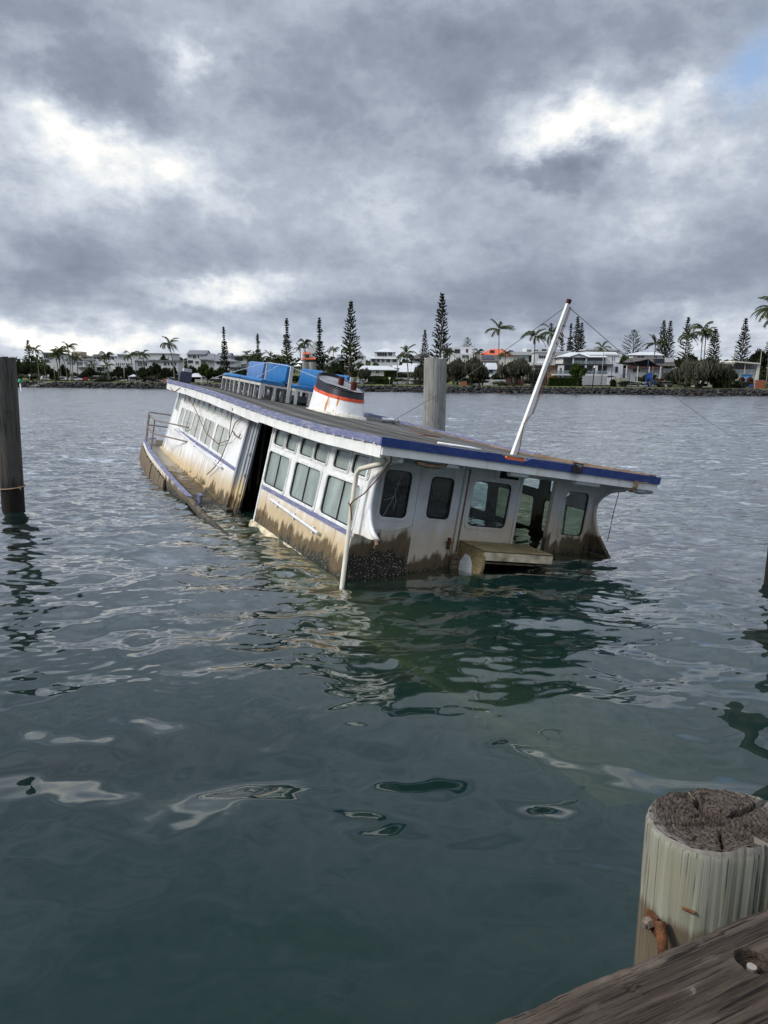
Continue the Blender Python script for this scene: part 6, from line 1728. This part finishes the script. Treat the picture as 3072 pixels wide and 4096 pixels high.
UR = [(1090, 1490, 'thick', 'behind the far end of the blue benches'), (1180, 1500, 'dark2', 'below the red awning house'), (1330, 1498, 'dark1', 'behind the funnel exhaust pipes'), (1440, 1478, 'green1', 'beside the pyramid roofed house'), (1590, 1486, 'dark2', 'behind the lone leaning palm'), (1670, 1478, 'oak2', 'beside the thick grey pile'),
      (1830, 1470, 'oak1', 'between the thick grey pile and the orange roof'), (2010, 1478, 'dark1', 'below the orange roof'), (2140, 1470, 'oak2', 'behind the mast foot'), (2500, 1476, 'green1', 'beside the large balcony house'), (2600, 1488, 'dark1', 'behind the playground slide'), (2690, 1470, 'oak1', 'beside the verandah cottage'), (2760, 1452, 'thick', 'behind the leaning foreshore tree'), (2880, 1462, 'oak2', 'beside the cream modern house'), (3040, 1478, 'thick', 'behind the orange brick wall')]
for i, (px, py, kd, lb) in enumerate(UR):
    broad(lambda x, y: (x, y), px - 40 - 9 * (i % 3), px + 40 + 8 * (i % 2), py, kd, 26 + 3 * (i % 3) if i not in (3, 9, 14) else 48, 'leafy garden tree ' + lb, 'garden_tree')
for i, px in enumerate(list(range(70, 690, 56)) + list(range(1500, 2200, 70)) + list(range(2490, 3080, 62))):
    w_ = 24 + 9 * (i * 7 % 4)
    broad(lambda x, y: (x, y), px - w_, px + w_ + 6 * (i % 3), 1500 + (i * 5 % 4) * 6 + .01 * (px - 1536), ('dark1', 'oak1', 'dark2', 'green1', 'oak2')[i % 5], 17 + 3 * (i % 3), 'low leafy shrub in the planted strip between the lawn and the houses', 'verge_shrub')
broad(Z1150, 1320, 1560, 1270, 'green1', 52, 'low green garden shrub below the white two storey house', 'garden_shrub')
broad(ZC, 440, 560, 700, 'green1', 50, 'green garden shrub in front of the pyramid roofed house', 'garden_shrub')
# far belt of woods on the hill, one mass
wd_ = MB(); r3 = random.Random(77)
for k in range(9000):
    x = r3.uniform(-330, 330); b_ = r3.uniform(85, 135)
    q = Vector((x, shore_y(x) + b_, bank_z(b_) + r3.random() ** 1.6 * (5.0 + 2.5 * mnoise.noise((x * .05, 0, 0)))))
    u_ = rand_dir(r3) * r3.uniform(.5, 1.1); quad(wd_, q, u_, u_.cross(rand_dir(r3)).normalized() * .5)
tag(wd_.build('woodland', M['leaf_dark']), 'dark belt of woods on the rise behind the houses', 'woodland', kind='stuff')

# hedges: clipped leafy blocks
def hedge(Z, x0, x1, y0, y1, back, depth, label, mat='leaf_hedge', name='hedge', rnd=0.0):
    p = far(Z((x0 + x1) / 2, y1)[0], back); xa = ray(*Z(x0, y1)); xb = ray(*Z(x1, y1)); X0, X1 = xa.x / xa.y * p.y - p.x, xb.x / xb.y * p.y - p.x
    H = max(.5, zpix(*Z((x0 + x1) / 2, y0), p.y) - p.z); c = MB(); r = random.Random(int(x0 * 7 + y0))
    c.box((X0 + .15, .15, 0), (X1 - .15, depth - .15, H - .2))
    for k in range(int(260 * max(1, (X1 - X0) / 6))):
        f = r.random(); x = r.uniform(X0, X1)
        hh = H * (1 - rnd * abs(2 * (x - X0) / (X1 - X0) - 1) ** 2)
        q = (x, r.uniform(-.05, .15), r.uniform(0, hh)) if f < .6 else (x, r.uniform(0, depth), hh + r.uniform(-.12, .1))
        u_ = rand_dir(r) * .22; quad(c, q, u_, u_.cross(rand_dir(r)).normalized() * .14)
    o = c.build(name, M[mat]); o.location = p; tag(o, label, 'hedge' if name == 'hedge' else 'shrub', 'hedges on the far shore')
hedge(ZD, 880, 1222, 796, 866, 20, 2.5, 'long clipped dark green hedge in front of the tan brick flat')
hedge(ZC, 400, 566, 842, 920, 24, 3, 'clipped green hedge in front of the beige low house')
hedge(ZC, 555, 680, 792, 895, 30, 3, 'taller leafy hedge beside the beige low house')
hedge(ZC, 380, 480, 905, 935, 15, 2, 'low grey green bush strip by the rock wall', 'leaf_oak', 'low_bush')
hedge(ZC, 560, 640, 893, 930, 15, 2, 'small bush beside the lone leaning palm', 'leaf_green', 'low_bush')
hedge(ZE, 1085, 1225, 1000, 1042, 18, 2, 'dark clipped hedge below the cream house deck')
hedge(ZE, 1225, 1345, 1002, 1042, 18.5, 2, 'dark clipped hedge behind the leaning power pole')
hedge(ZE, 1360, 1415, 962, 1004, 22, 1.5, 'round reddish bush in front of the blue banner', 'copper_leaf', 'round_bush', .5)
hedge(ZE, 1448, 1508, 962, 1004, 22, 1.5, 'round reddish bush in front of the blue banner', 'copper_leaf', 'round_bush', .5)
hedge(ZE, 495, 555, 972, 1010, 16, 1.2, 'copper leafed shrub beside the playground', 'copper_leaf', 'round_bush', .5)
hedge(ZE, -20, 40, 985, 1040, 17, 1.5, 'dark shrub beside the white garden wall', 'leaf_dark', 'round_bush', .5)
hedge(Z350, 130, 440, 840, 905, 8, 2.5, 'dark low bush in front of the parked van', 'leaf_dark', 'low_bush', .4)
hedge(Z700, 230, 360, 740, 860, 14, 2, 'dark round bush in front of the white roofed shelter', 'leaf_dark', 'round_bush', .5)
# ------------------------------------------------------------------ cars
def car_parts(kind):
    """unit car along x, length 4.6: side outline lofted across the width"""
    L, H = 4.6, {'suv': 1.72, 'wagon': 1.5, 'van': 2.0}[kind]
    prof = {'suv': [(-2.3, .35), (-2.3, .85), (-2.2, 1.02), (-1.95, 1.62), (-1.7, 1.70), (.35, 1.72), (1.0, 1.12), (2.1, 1.0), (2.3, .8), (2.3, .35)],
            'wagon': [(-2.3, .32), (-2.3, .8), (-2.2, .95), (-1.85, 1.40), (-1.5, 1.48), (.2, 1.48), (.95, 1.0), (2.1, .86), (2.3, .7), (2.3, .32)],
            'van': [(-2.3, .35), (-2.3, .95), (-2.28, 1.9), (-2.15, 2.0), (1.1, 2.0), (1.75, 1.25), (2.2, 1.1), (2.3, .85), (2.3, .35), (0, .33)]}[kind]
    W2 = .92; body = MB(); secs = []
    for y, k in ((-W2, .90), (-W2 * .98, .97), (-W2 * .8, 1.0), (0, 1.0), (W2 * .8, 1.0), (W2 * .98, .97), (W2, .90)):
        secs.append([(x * (1 if z < 1.05 else 1 - (1 - k) * .3), y * (1 if z < 1.05 else .84), .32 + (z - .32) * (k if z > 1.05 else 1)) for x, z in prof])
    body.loft(secs, cap0=True, cap1=True)
    gl = MB()
    top, sill = H - .14, 1.08 if kind != 'wagon' else .98
    xw = {'suv': [(-1.75, -.95), (-.88, -.05), (.02, .62)], 'wagon': [(-1.7, -.95), (-.88, -.05), (.02, .6)], 'van': [(-2.0, -.9), (-.8, .2), (.3, 1.25)]}[kind]
    for a, b_ in xw:
        for s in (-1, 1):
            y0, y1 = s * (W2 + .012), s * (W2 * .84 + .06)
            gl.add([(a, y0, sill), (b_ + (.22 if b_ > .5 else 0), y0, sill), (b_, y1, top), (a + .06, y1, top)], [(0, 1, 2, 3)])
    x0, x1 = prof[5 if kind != 'van' else 4], prof[6 if kind != 'van' else 5]
    gl.add([(x0[0] + .1, -.7, x0[1] - .05), (x1[0] + .02, -.8, x1[1] + .06), (x1[0] + .02, .8, x1[1] + .06), (x0[0] + .1, .7, x0[1] - .05)], [(0, 1, 2, 3)])
    wh = MB(); wh.tube([(0, -.11, 0), (0, .11, 0)], .34, 16); hub = MB(); hub.tube([(0, -.125, 0), (0, .125, 0)], .2, 10)
    lt = MB(); lt.box((2.2, -.09, -.07), (2.33, .09, .07))
    return dict(body=body, glass=gl, wheel=wh, hub=hub, light=lt)
CARM = {}
for k in ('suv', 'wagon', 'van'):
    q = car_parts(k); CARM[k] = {n: mesh_of(m, n, 'car_white' if n == 'body' else 'house_glass' if n == 'glass' else 'tyre' if n == 'wheel' else 'car_silver') for n, m in q.items()}
def car(Z, x0, x1, back, kind, label, mat='car_white', rz=0.0):
    p = far(Z((x0 + x1) / 2, 900)[0], back); o = empty('parked_car', (p.x, p.y, bank_z(back) + .02), rz); tag(o, label, 'car', 'cars parked along the foreshore')
    me = CARM[kind]['body']
    if mat != 'car_white': me = me.copy(); me.materials[0] = M[mat]
    link(bpy.data.objects.new('body', me), o); link(bpy.data.objects.new('windows', CARM[kind]['glass']), o)
    for x in (-1.42, 1.42):
        for y in (-.82, .82):
            w_ = bpy.data.objects.new('wheel', CARM[kind]['wheel']); link(w_, o); w_.location = (x, y, .34)
            hbo = bpy.data.objects.new('hub', CARM[kind]['hub']); link(hbo, w_)
    for y in (-.68, .68):
        l_ = bpy.data.objects.new('headlight', CARM[kind]['light']); link(l_, o); l_.location = (-.03, y, .78)
car(ZC, 742, 886, 20, 'suv', 'white four wheel drive parked beside the lone leaning palm', rz=math.pi + .15)
car(ZC, 312, 408, 24, 'wagon', 'white car parked beside the clipped hedge, seen past the funnel', rz=.3)
car(ZC, 885, 960, 24, 'van', 'white van almost hidden behind the thick grey pile', rz=math.pi)
car(Z50, 825, 1050, 18, 'wagon', 'white wagon parked under the leaning palm clump', rz=math.pi)
car(Z50, 1140, 1290, 18, 'suv', 'white hatchback parked between the white wagon and the red car', rz=.2)
car(Z50, 1288, 1395, 21, 'wagon', 'red car parked between white cars', 'car_red', math.pi * .75)
car(Z50, 600, 735, 20, 'suv', 'white car parked in front of the thicket', rz=.6)
car(Z50, 800, 990, 26, 'suv', 'silver car parked behind the white wagon', 'car_silver', math.pi)
car(Z350, 55, 290, 17, 'van', 'long white van parked behind the low bush', rz=math.pi)
car(Z350, 300, 520, 22, 'wagon', 'low white car parked behind the small parking sign', rz=math.pi)
car(Z50, 1330, 1440, 27, 'van', 'white van parked behind the red car', rz=math.pi * .6)

# ------------------------------------------------------------------ poles, lamps, fences and park furniture
def thing_at(Z, zx, back, name, label, cat, group=None):
    p = far(Z(zx, 900)[0], back); o = empty(name, (p.x, p.y, p.z)); tag(o, label, cat, group); o_y = p.y
    def H(zy, x=zx): return zpix(*Z(x, zy), o_y) - p.z
    def X(x): v = ray(*Z(x, 900)); return v.x / v.y * o_y - p.x
    return o, X, H
def power_pole(Z, zx, ztop, back, label, lean=0.0, arm=1.0):
    o, X, H = thing_at(Z, zx, back, 'power_pole', label, 'pole', 'power poles on the far shore'); h_ = H(ztop)
    b = MB(); b.tube([(0, 0, -.1), (lean * h_, 0, h_)], [.17, .12], 8); b.build('shaft', M['pole_wood'], o, True)
    if arm: b = MB(); b.box((lean * h_ - arm, -.06, h_ - .7), (lean * h_ + arm, .06, h_ - .55)); b.build('crossarm', M['pole_wood'], o)
    return o, h_
power_pole(ZD, 1414, 530, 12, 'thin grey pole in front of the large balcony house', .02, 0)
o, h_ = power_pole(ZE, 1238, 612, 14, 'leaning grey power pole with transformer in front of the cream house', .09, .9)
b = MB(); b.tube([(.09 * h_ + .4, 0, h_ - 3.6), (.09 * h_ + .4, 0, h_ - 2.4)], .3, 10); b.build('transformer', M['render_grey'], o, True, 40)
power_pole(ZE, 1553, 655, 40, 'power pole with crossarm behind the cream house', 0, 2.4)
power_pole(ZC, 685, 655, 18, 'slim grey pole beside the lone leaning palm', 0, 0)
power_pole(ZC, 1467, 640, 20, 'slim pole beside the brick pillar', 0, .6)
power_pole(ZD, 180, 560, 20, 'grey pole in front of the solar panelled roof', 0, .5)
power_pole(Z700, 183, 455, 20, 'timber pole behind the dark vent on the ferry roof', 0, 1.0)
power_pole(Z50, 815, 575, 14, 'pale thin bare pole beside the leaning palm clump', -.01, 0)
power_pole(Z350, 708, 590, 12, 'slender lamp pole in front of the dark trees', 0, .5)
wires = MB()
for (za, xa, ya, ba), (zb_, xb, yb, bb) in (((ZE, 1283, 640, 14), (ZE, 1553, 665, 40)), ((ZE, 1283, 650, 14), (ZE, 540, 690, 45)), ((ZE, 1283, 630, 14), (ZE, 420, 690, 50)), ((ZE, 1553, 662, 40), (ZE, 1700, 640, 60))):
    p = far(za(xa, ya)[0], ba); q = far(zb_(xb, yb)[0], bb); p.z = zpix(*za(xa, ya), p.y); q.z = zpix(*zb_(xb, yb), q.y)
    w1_ = MB(); w1_.tube(sag(p, q, .5), .03, 4); tag(w1_.build('power_line', M['wire_grey']), 'thin overhead power line strung from the leaning power pole', 'power line', 'overhead lines on the far shore')
o, X, H = thing_at(ZD, 1328, 5, 'street_lamp', 'navy lamp post with white shade on the lawn', 'lamp')
h_ = H(615); b = MB(); b.tube([(0, 0, -.1), (.35, 0, h_)], .16, 8); b.build('post', M['pole_navy'], o, True)
b = MB(); b.tube([(.30, -.15, H(695)), (.30, -.15, H(672))], [.5, .18], 12); b.build('lamp_shade', M['post_white'], o, True)
def fence(Z, x0, x1, y0, back, n, mat, label, name='fence'):
    o, X, H = thing_at(Z, (x0 + x1) / 2, back, name, label, 'fence', 'fences on the far shore'); a, b_ = X(x0), X(x1); h_ = max(.8, H(y0))
    for k in range(n):
        e = MB(); wdt = (b_ - a) / n; e.box((a + wdt * k + .02, -.04, 0), (a + wdt * (k + 1) - .02, .04, h_ - .05)); e.build('fence_panel', M[mat], o)
    for k in range(n + 1):
        e = MB(); xx = a + (b_ - a) * k / n; e.box((xx - .08, -.09, -.1), (xx + .08, -.045, h_)); e.build('post', M[mat], o)
fence(ZD, 225, 436, 812, 22, 4, 'render_white', 'tall white garden wall beside the rounded drooping tree')
fence(ZD, 15, 225, 835, 23, 5, 'render_white', 'low white picket wall in front of the white cottage')
fence(ZE, 20, 160, 965, 20, 5, 'fence_cream', 'cream board fence behind the swing set')
fence(Z350, 790, 1110, 815, 22, 6, 'render_white', 'long white fence behind the twisted lawn tree')
fence(Z350, 1105, 1440, 820, 22.5, 6, 'render_white', 'white fence behind the stout dark tree')
fence(Z700, 360, 630, 840, 22, 5, 'render_white', 'white fence beside the roofed shelter')
fence(Z700, 660, 1050, 830, 22, 5, 'trim_dark', 'dark fence behind the slender pine')
fence(ZD, 440, 620, 800, 22, 4, 'maroon', 'dark maroon garage doors behind the rounded drooping tree', 'garage_front')
fence(ZC, 640, 905, 855, 26, 6, 'render_grey', 'grey garden wall behind the white four wheel drive')
# brick pillars
for Z, x0, x1, y0, bk_, lab in ((ZC, 1288, 1346, 893, 8, 'small orange brick pillar on the lawn under the wide forked tree'), (Z350, 1440, 1510, 835, 9, 'orange brick box beside the ferry roof tip'), (ZE, 1545, 1640, 990, 14, 'orange brick wall beside the tall coconut palm')):
    o, X, H = thing_at(Z, (x0 + x1) / 2, bk_, 'brick_pillar', lab, 'wall'); b = MB(); b.box((X(x0), 0, -.1), (X(x1), .8, H(y0))); b.build('brickwork', M['brick_red'], o)
    b = MB(); b.box((X(x0) - .05, -.05, H(y0)), (X(x1) + .05, .85, H(y0) + .08)); b.build('coping', M['concrete'], o)
# picnic shelter
o, X, H = thing_at(Z700, 350, 11, 'picnic_shelter', 'white roofed picnic shelter near the ferry roof vent', 'shelter')
a, b_ = X(190), X(515); he, hr = H(795), H(722); xm = X(385)
m_ = MB(); m_.add([(a, 0, he), (b_, 0, he), (b_, 5, he), (a, 5, he), (xm - .8, 2.5, hr), (xm + .8, 2.5, hr)], [(0, 1, 5, 4), (1, 2, 5), (2, 3, 4, 5), (3, 0, 4), (3, 2, 1, 0)]); m_.build('roof', M['roof_pale'], o)
for x in (a + .4, b_ - .4):
    for y in (.4, 4.6): m_ = MB(); m_.box((x - .1, y - .1, -.1), (x + .1, y + .1, he)); m_.build('post', M['post_white'], o)
o, X, H = thing_at(Z350, 850, 14, 'picnic_shelter', 'small pale shelter roof behind the twisted lawn tree', 'shelter')
a, b_ = X(770), X(920); he, hr = H(790), H(745); m_ = MB(); m_.add([(a, 0, he), (b_, 0, he), (b_, 4, he), (a, 4, he), ((a + b_) / 2, 2, hr)], [(0, 1, 4), (1, 2, 4), (2, 3, 4), (3, 0, 4), (3, 2, 1, 0)]); m_.build('roof', M['roof_pale'], o)
for x in (a + .3, b_ - .3): m_ = MB(); m_.box((x - .1, .3, -.1), (x + .1, .5, he)); m_.build('post', M['post_white'], o)
# white peaked umbrellas and sail over the terraces
def umbrella(Z, x0, x1, y0, y1, back, label):
    o, X, H = thing_at(Z, (x0 + x1) / 2, back, 'terrace_umbrella', label, 'umbrella'); r = (X(x1) - X(x0)) / 2; m_ = MB(); z0, z1 = H(y1), H(y0)
    m_.add([(0, 0, z1)] + [(r * math.cos(k * .785), r * math.sin(k * .785), z0) for k in range(8)], [(0, k + 1, (k + 1) % 8 + 1) for k in range(8)]); m_.build('canopy', M['post_white'], o)
    m_ = MB(); m_.tube([(0, 0, -.1), (0, 0, z1 - .1)], .05, 6); m_.build('pole', M['aluminium'], o)
umbrella(Z1150, 170, 335, 1240, 1290, 34, 'white umbrella below the house with red awnings, higher one')
umbrella(Z1150, 150, 270, 1305, 1350, 30, 'white umbrella beside the blue benches, lower one')
p = far(Z350(650, 900)[0], 41.5)
o = empty('sail_shade', p); tag(o, 'pale grey shade sail over the roof terrace', 'shade sail')
def sp(zx, zy, dy=0): v = ray(*Z350(zx, zy)); y = p.y + dy; return Vector((v.x / v.y * y - p.x, dy, zpix(*Z350(zx, zy), y) - p.z))
m_ = MB(); N_ = 8
A_, B_, C_ = sp(568, 346), sp(748, 282), sp(735, 345, 4)
vs = []; fs = []
for i in range(N_ + 1):
    for j in range(N_ + 1 - i):
        u_, v_ = i / N_, j / N_; q = A_ * (1 - u_ - v_) + B_ * u_ + C_ * v_; q.z -= 2.2 * u_ * (1 - u_ - v_); vs.append(q)
def ix(i, j): return sum(N_ + 1 - a for a in range(i)) + j
for i in range(N_):
    for j in range(N_ - i):
        fs.append((ix(i, j), ix(i + 1, j), ix(i, j + 1)))
        if j < N_ - i - 1: fs.append((ix(i + 1, j), ix(i + 1, j + 1), ix(i, j + 1)))
m_.add(vs, fs); m_.build('cloth', M['roof_pale'], o, True)
for zx, zt_, zb_ in ((572, 346, 470), (712, 335, 700), (745, 282, 470)):
    a_ = sp(zx, zt_); c_ = sp(zx, zb_); m_ = MB(); m_.tube([c_, a_], .09, 6); m_.build('post', M['post_white'], o)
# playground: dark shade sail, navy pole, slide, swing
p = far(ZE(270, 900)[0], 13); o = empty('playground_sail', p); tag(o, 'large navy shade sail on navy poles over the playground', 'shade sail')
def se(zx, zy, dy=0): v = ray(*ZE(zx, zy)); y = p.y + dy; return Vector((v.x / v.y * y - p.x, dy, zpix(*ZE(zx, zy), y) - p.z))
tips = [se(385, 762, 0), se(540, 838, 3), se(330, 812, 6), se(0, 800, 5)]
m_ = MB(); vs = []; N_ = 10
for i in range(N_ + 1):
    for j in range(N_ + 1):
        u_, v_ = i / N_, j / N_; q = tips[0].lerp(tips[1], u_).lerp(tips[3].lerp(tips[2], u_), v_); q.z -= .9 * math.sin(math.pi * u_) * .6 + 1.0 * math.sin(math.pi * v_) * .5; vs.append(q)
m_.add(vs, [(i * 11 + j, (i + 1) * 11 + j, (i + 1) * 11 + j + 1, i * 11 + j + 1) for i in range(N_) for j in range(N_)]); m_.build('cloth', M['shade_navy'], o, True)
for q in (tips[0], tips[1], tips[3]): m_ = MB(); m_.tube([(q.x, q.y, -.1), tuple(q)], .12, 8); m_.build('pole', M['pole_navy'], o, True)
p = far(ZE(405, 900)[0], 12); o = empty('playground_slide', p); tag(o, 'blue playground slide with tower under the shade sail', 'slide')
def sl_at(zx, zy): v = ray(*ZE(zx, zy)); return Vector((v.x / v.y * p.y - p.x, 0, zpix(*ZE(zx, zy), p.y) - p.z))
a_, c_ = sl_at(395, 985), sl_at(450, 1028)
m_ = MB(); m_.add([a_ + Vector((0, -.4, 0)), a_ + Vector((0, .4, 0)), c_ + Vector((0, .4, 0)), c_ + Vector((0, -.4, 0)), a_ + Vector((0, -.4, .35)), c_ + Vector((0, -.4, .3)), a_ + Vector((0, .4, .35)), c_ + Vector((0, .4, .3))], [(0, 3, 2, 1), (0, 4, 5, 3), (1, 2, 7, 6)]); m_.build('chute', M['play_blue'], o)
q0, q1 = sl_at(365, 915), sl_at(410, 1035)
for x in (q0.x, q1.x):
    for y in (-.5, .5): m_ = MB(); m_.tube([(x, y, -.1), (x, y, q0.z)], .06, 6); m_.build('post', M['play_blue'], o)
m_ = MB(); m_.box((q0.x, -.5, a_.z - .05), (q1.x, .5, a_.z + .05)); m_.box((q0.x, -.52, a_.z + .5), (q1.x, -.46, q0.z)); m_.build('platform', M['play_blue'], o)
p = far(ZE(110, 900)[0], 13); o = empty('swing_set', p); tag(o, 'grey and blue swing set on the lawn', 'swing')
def sw(zx, zy): v = ray(*ZE(zx, zy)); return Vector((v.x / v.y * p.y - p.x, 0, zpix(*ZE(zx, zy), p.y) - p.z))
a_, c_ = sw(92, 930), sw(185, 930)
m_ = MB(); m_.tube([a_, c_], .06, 6); m_.build('crossbar', M['play_blue'], o)
for q in (a_, c_):
    for s in (-1, 1): m_ = MB(); m_.tube([q, (q.x + .5 * s, s * .9, -.1)], .05, 6); m_.build('leg', M['pole_navy'], o)
for f_ in (.35, .65):
    q = a_.lerp(c_, f_); m_ = MB(); m_.tube([q, (q.x, 0, .5)], .02, 4); m_.box((q.x - .25, -.1, .45), (q.x + .25, .1, .5)); m_.build('swing_seat', M['trim_dark'], o)
# benches and picnic table on the lawn
def park_bench(Z, x0, x1, y0, y1, back, mat, label, table=False):
    o, X, H = thing_at(Z, (x0 + x1) / 2, back, 'picnic_table' if table else 'park_bench', label, 'table' if table else 'bench'); a, b_ = X(x0), X(x1); h_ = max(.4, H(y0))
    m_ = MB(); m_.box((a, -.4, h_ - .06), (b_, .4, h_)); m_.build('table_top' if table else 'backrest', M[mat], o)
    m_ = MB(); m_.box((a - .3, -1.0, h_ * .55), (b_ + .3, -.65, h_ * .55 + .06)); m_.build('seat', M[mat], o)
    for f_ in ((.06, .3, .7, .94) if table else (.1, .9)):
        x = a + (b_ - a) * f_; m_ = MB(); m_.box((x - .06, -.85, -.05), (x + .06, -.75, h_ * .55)); m_.box((x - .06, -.05, -.05), (x + .06, .05, h_ - .06)); m_.build('leg', M['trim_dark'], o)
park_bench(ZG, 830, 1170, 600, 720, 5, 'trim_dark', 'dark picnic table with bench on the lawn before the banner', True)
park_bench(Z350, 1060, 1190, 890, 915, 6, 'trim_dark', 'dark picnic table under the stout spreading tree', True)
park_bench(ZE, 195, 290, 1000, 1025, 14, 'post_white', 'white bench beside the navy playground pole')
park_bench(ZE, 540, 630, 1000, 1028, 14, 'post_white', 'white bench beside the copper leafed shrub')
park_bench(Z700, 652, 730, 880, 905, 8, 'post_white', 'white bench at the foot of the slender pine')
# blue covered trailer behind the picnic table
o, X, H = thing_at(ZG, 1065, 16, 'covered_boat', 'blue tarpaulin covered dinghy behind the picnic table', 'boat')
m_ = MB(); a, b_ = X(930), X(1190); m_.loft([[(x, y * w_, z) for y, z in ((-.8, .5), (-.7, .95), (0, 1.15 * w_ ** .3), (.7, .95), (.8, .5))] for x, w_ in ((a, .5), (a + .5, .95), (b_ - .5, 1), (b_, .9))], closed=True, cap0=True, cap1=True); m_.build('tarpaulin', M['play_blue'], o, True, 40)
m_ = MB(); m_.box((a + .3, -.6, .15), (b_ - .3, .6, .5)); m_.build('hull', M['post_white'], o)
# boat ramp steps in the rock wall at the thicket
b = MB(); p = far(Z50(520, 900)[0], 1.0)
for i in range(6): b.box((p.x - 3.2 + i * .9, p.y - 1.6 + i * .35, .3 + i * .28), (p.x - .4 + i * .9, p.y + i * .35, .5 + i * .28))
tag(b.build('stone_steps', M['concrete']), 'pale stone steps in the rock wall before the thicket', 'steps')
# signs
for Z, zx, zt_, bk_, lab in ((Z50, 338, 745, 12, 'small white sign on a post before the thicket'), (Z50, 695, 750, 14, 'small white sign beside the low yellowish palm'), (Z350, 555, 765, 14, 'small white parking sign beside the white car'), (ZC, 611, 850, 14, 'narrow white sign post beside the lone leaning palm')):
    o, X, H = thing_at(Z, zx, bk_, 'sign_post', lab, 'sign', 'small signs on the far shore'); h_ = H(zt_); m_ = MB(); m_.tube([(0, 0, -.1), (0, 0, h_)], .05, 6); m_.build('post', M['aluminium'], o)
    m_ = MB(); m_.box((-.3, -.09, h_ - .7), (.3, -.055, h_)); m_.build('plate', M['post_white'], o)
# green channel marker standing in the water
p = on_z(*Z50(165, 1062)); o = empty('channel_marker', (p.x, p.y, 0)); tag(o, 'green topped channel marker post in the water beside the dark pile', 'marker')
def zz2(zy): return zpix(*Z50(150, zy), p.y)
m_ = MB(); m_.tube([(0, 0, -4), (-.1, 0, zz2(905))], [.10, .17], 8); m_.build('post', M['post_white'], o, True)
m_ = MB(); z0, z1 = zz2(905), zz2(830); m_.loft([[(-.12 + r_ * math.cos(k * .628), r_ * math.sin(k * .628), z0 + (z1 - z0) * f_) for k in range(10)] for f_, r_ in ((0, .30), (.15, .45), (.6, .42), (1, .08))], cap0=True, cap1=True); m_.build('topmark', M['marker_green'], o, True, 40)

# person standing beside the white car by the clipped hedge
def person(Z, zx, back, label):
    p = far(Z(zx, 900)[0], back); o = empty('person', p, .4); tag(o, label, 'person')
    J = {'pel': (0, 0, .95), 'wa': (0, 0, 1.1), 'ch': (0, .01, 1.35), 'nk': (0, 0, 1.5), 'hd': (0, -.02, 1.62), 'ht': (0, -.01, 1.74), 'lh': (.10, 0, .90), 'lk': (.12, -.03, .50), 'la': (.12, .02, .08), 'lt': (.13, -.16, .04), 'rh': (-.10, 0, .90), 'rk': (-.12, .0, .50), 'ra': (-.13, .05, .08), 'rt': (-.14, -.13, .04),
         'ls': (.19, .01, 1.42), 'le': (.26, .02, 1.14), 'lw': (.24, -.10, .90), 'lf': (.24, -.14, .80), 'rs': (-.19, .01, 1.42), 're': (-.27, .03, 1.14), 'rw': (-.25, -.08, .90), 'rf': (-.25, -.11, .80)}
    Rr = dict(pel=.15, wa=.14, ch=.16, nk=.06, hd=.10, ht=.07, lh=.10, lk=.065, la=.045, lt=.04, rh=.10, rk=.065, ra=.045, rt=.04, ls=.07, le=.045, lw=.03, lf=.025, rs=.07, re=.045, rw=.03, rf=.025)
    E_ = [('pel', 'wa'), ('wa', 'ch'), ('ch', 'nk'), ('nk', 'hd'), ('hd', 'ht'), ('pel', 'lh'), ('lh', 'lk'), ('lk', 'la'), ('la', 'lt'), ('pel', 'rh'), ('rh', 'rk'), ('rk', 'ra'), ('ra', 'rt'), ('ch', 'ls'), ('ls', 'le'), ('le', 'lw'), ('lw', 'lf'), ('ch', 'rs'), ('rs', 're'), ('re', 'rw'), ('rw', 'rf')]
    ks = list(J); me = bpy.data.meshes.new('body'); me.from_pydata([J[k] for k in ks], [(ks.index(a), ks.index(b_)) for a, b_ in E_], [])
    ob = bpy.data.objects.new('body', me); link(ob, o); ob.modifiers.new('skin', 'SKIN'); ob.modifiers.new('sub', 'SUBSURF').levels = 1; ob.modifiers['sub'].render_levels = 1
    for i, k in enumerate(ks): me.skin_vertices[0].data[i].radius = (Rr[k], Rr[k]); me.skin_vertices[0].data[i].use_root = (k == 'pel')
    bpy.context.view_layer.update()
    em_ = bpy.data.meshes.new_from_object(ob.evaluated_get(bpy.context.evaluated_depsgraph_get())); bpy.data.objects.remove(ob)
    for m_ in ('skin', 'shirt_blue', 'trousers', 'hair'): em_.materials.append(M[m_])
    for f_ in em_.polygons:
        z = f_.center.z; f_.material_index = 3 if z > 1.70 else 0 if z > 1.49 or (z < .98 and abs(f_.center.x) > .2) else 1 if z > .98 else 2; f_.use_smooth = True
    link(bpy.data.objects.new('body', em_), o)
person(Z1150, 1415, 18, 'person in a blue shirt and dark trousers standing by the white car')
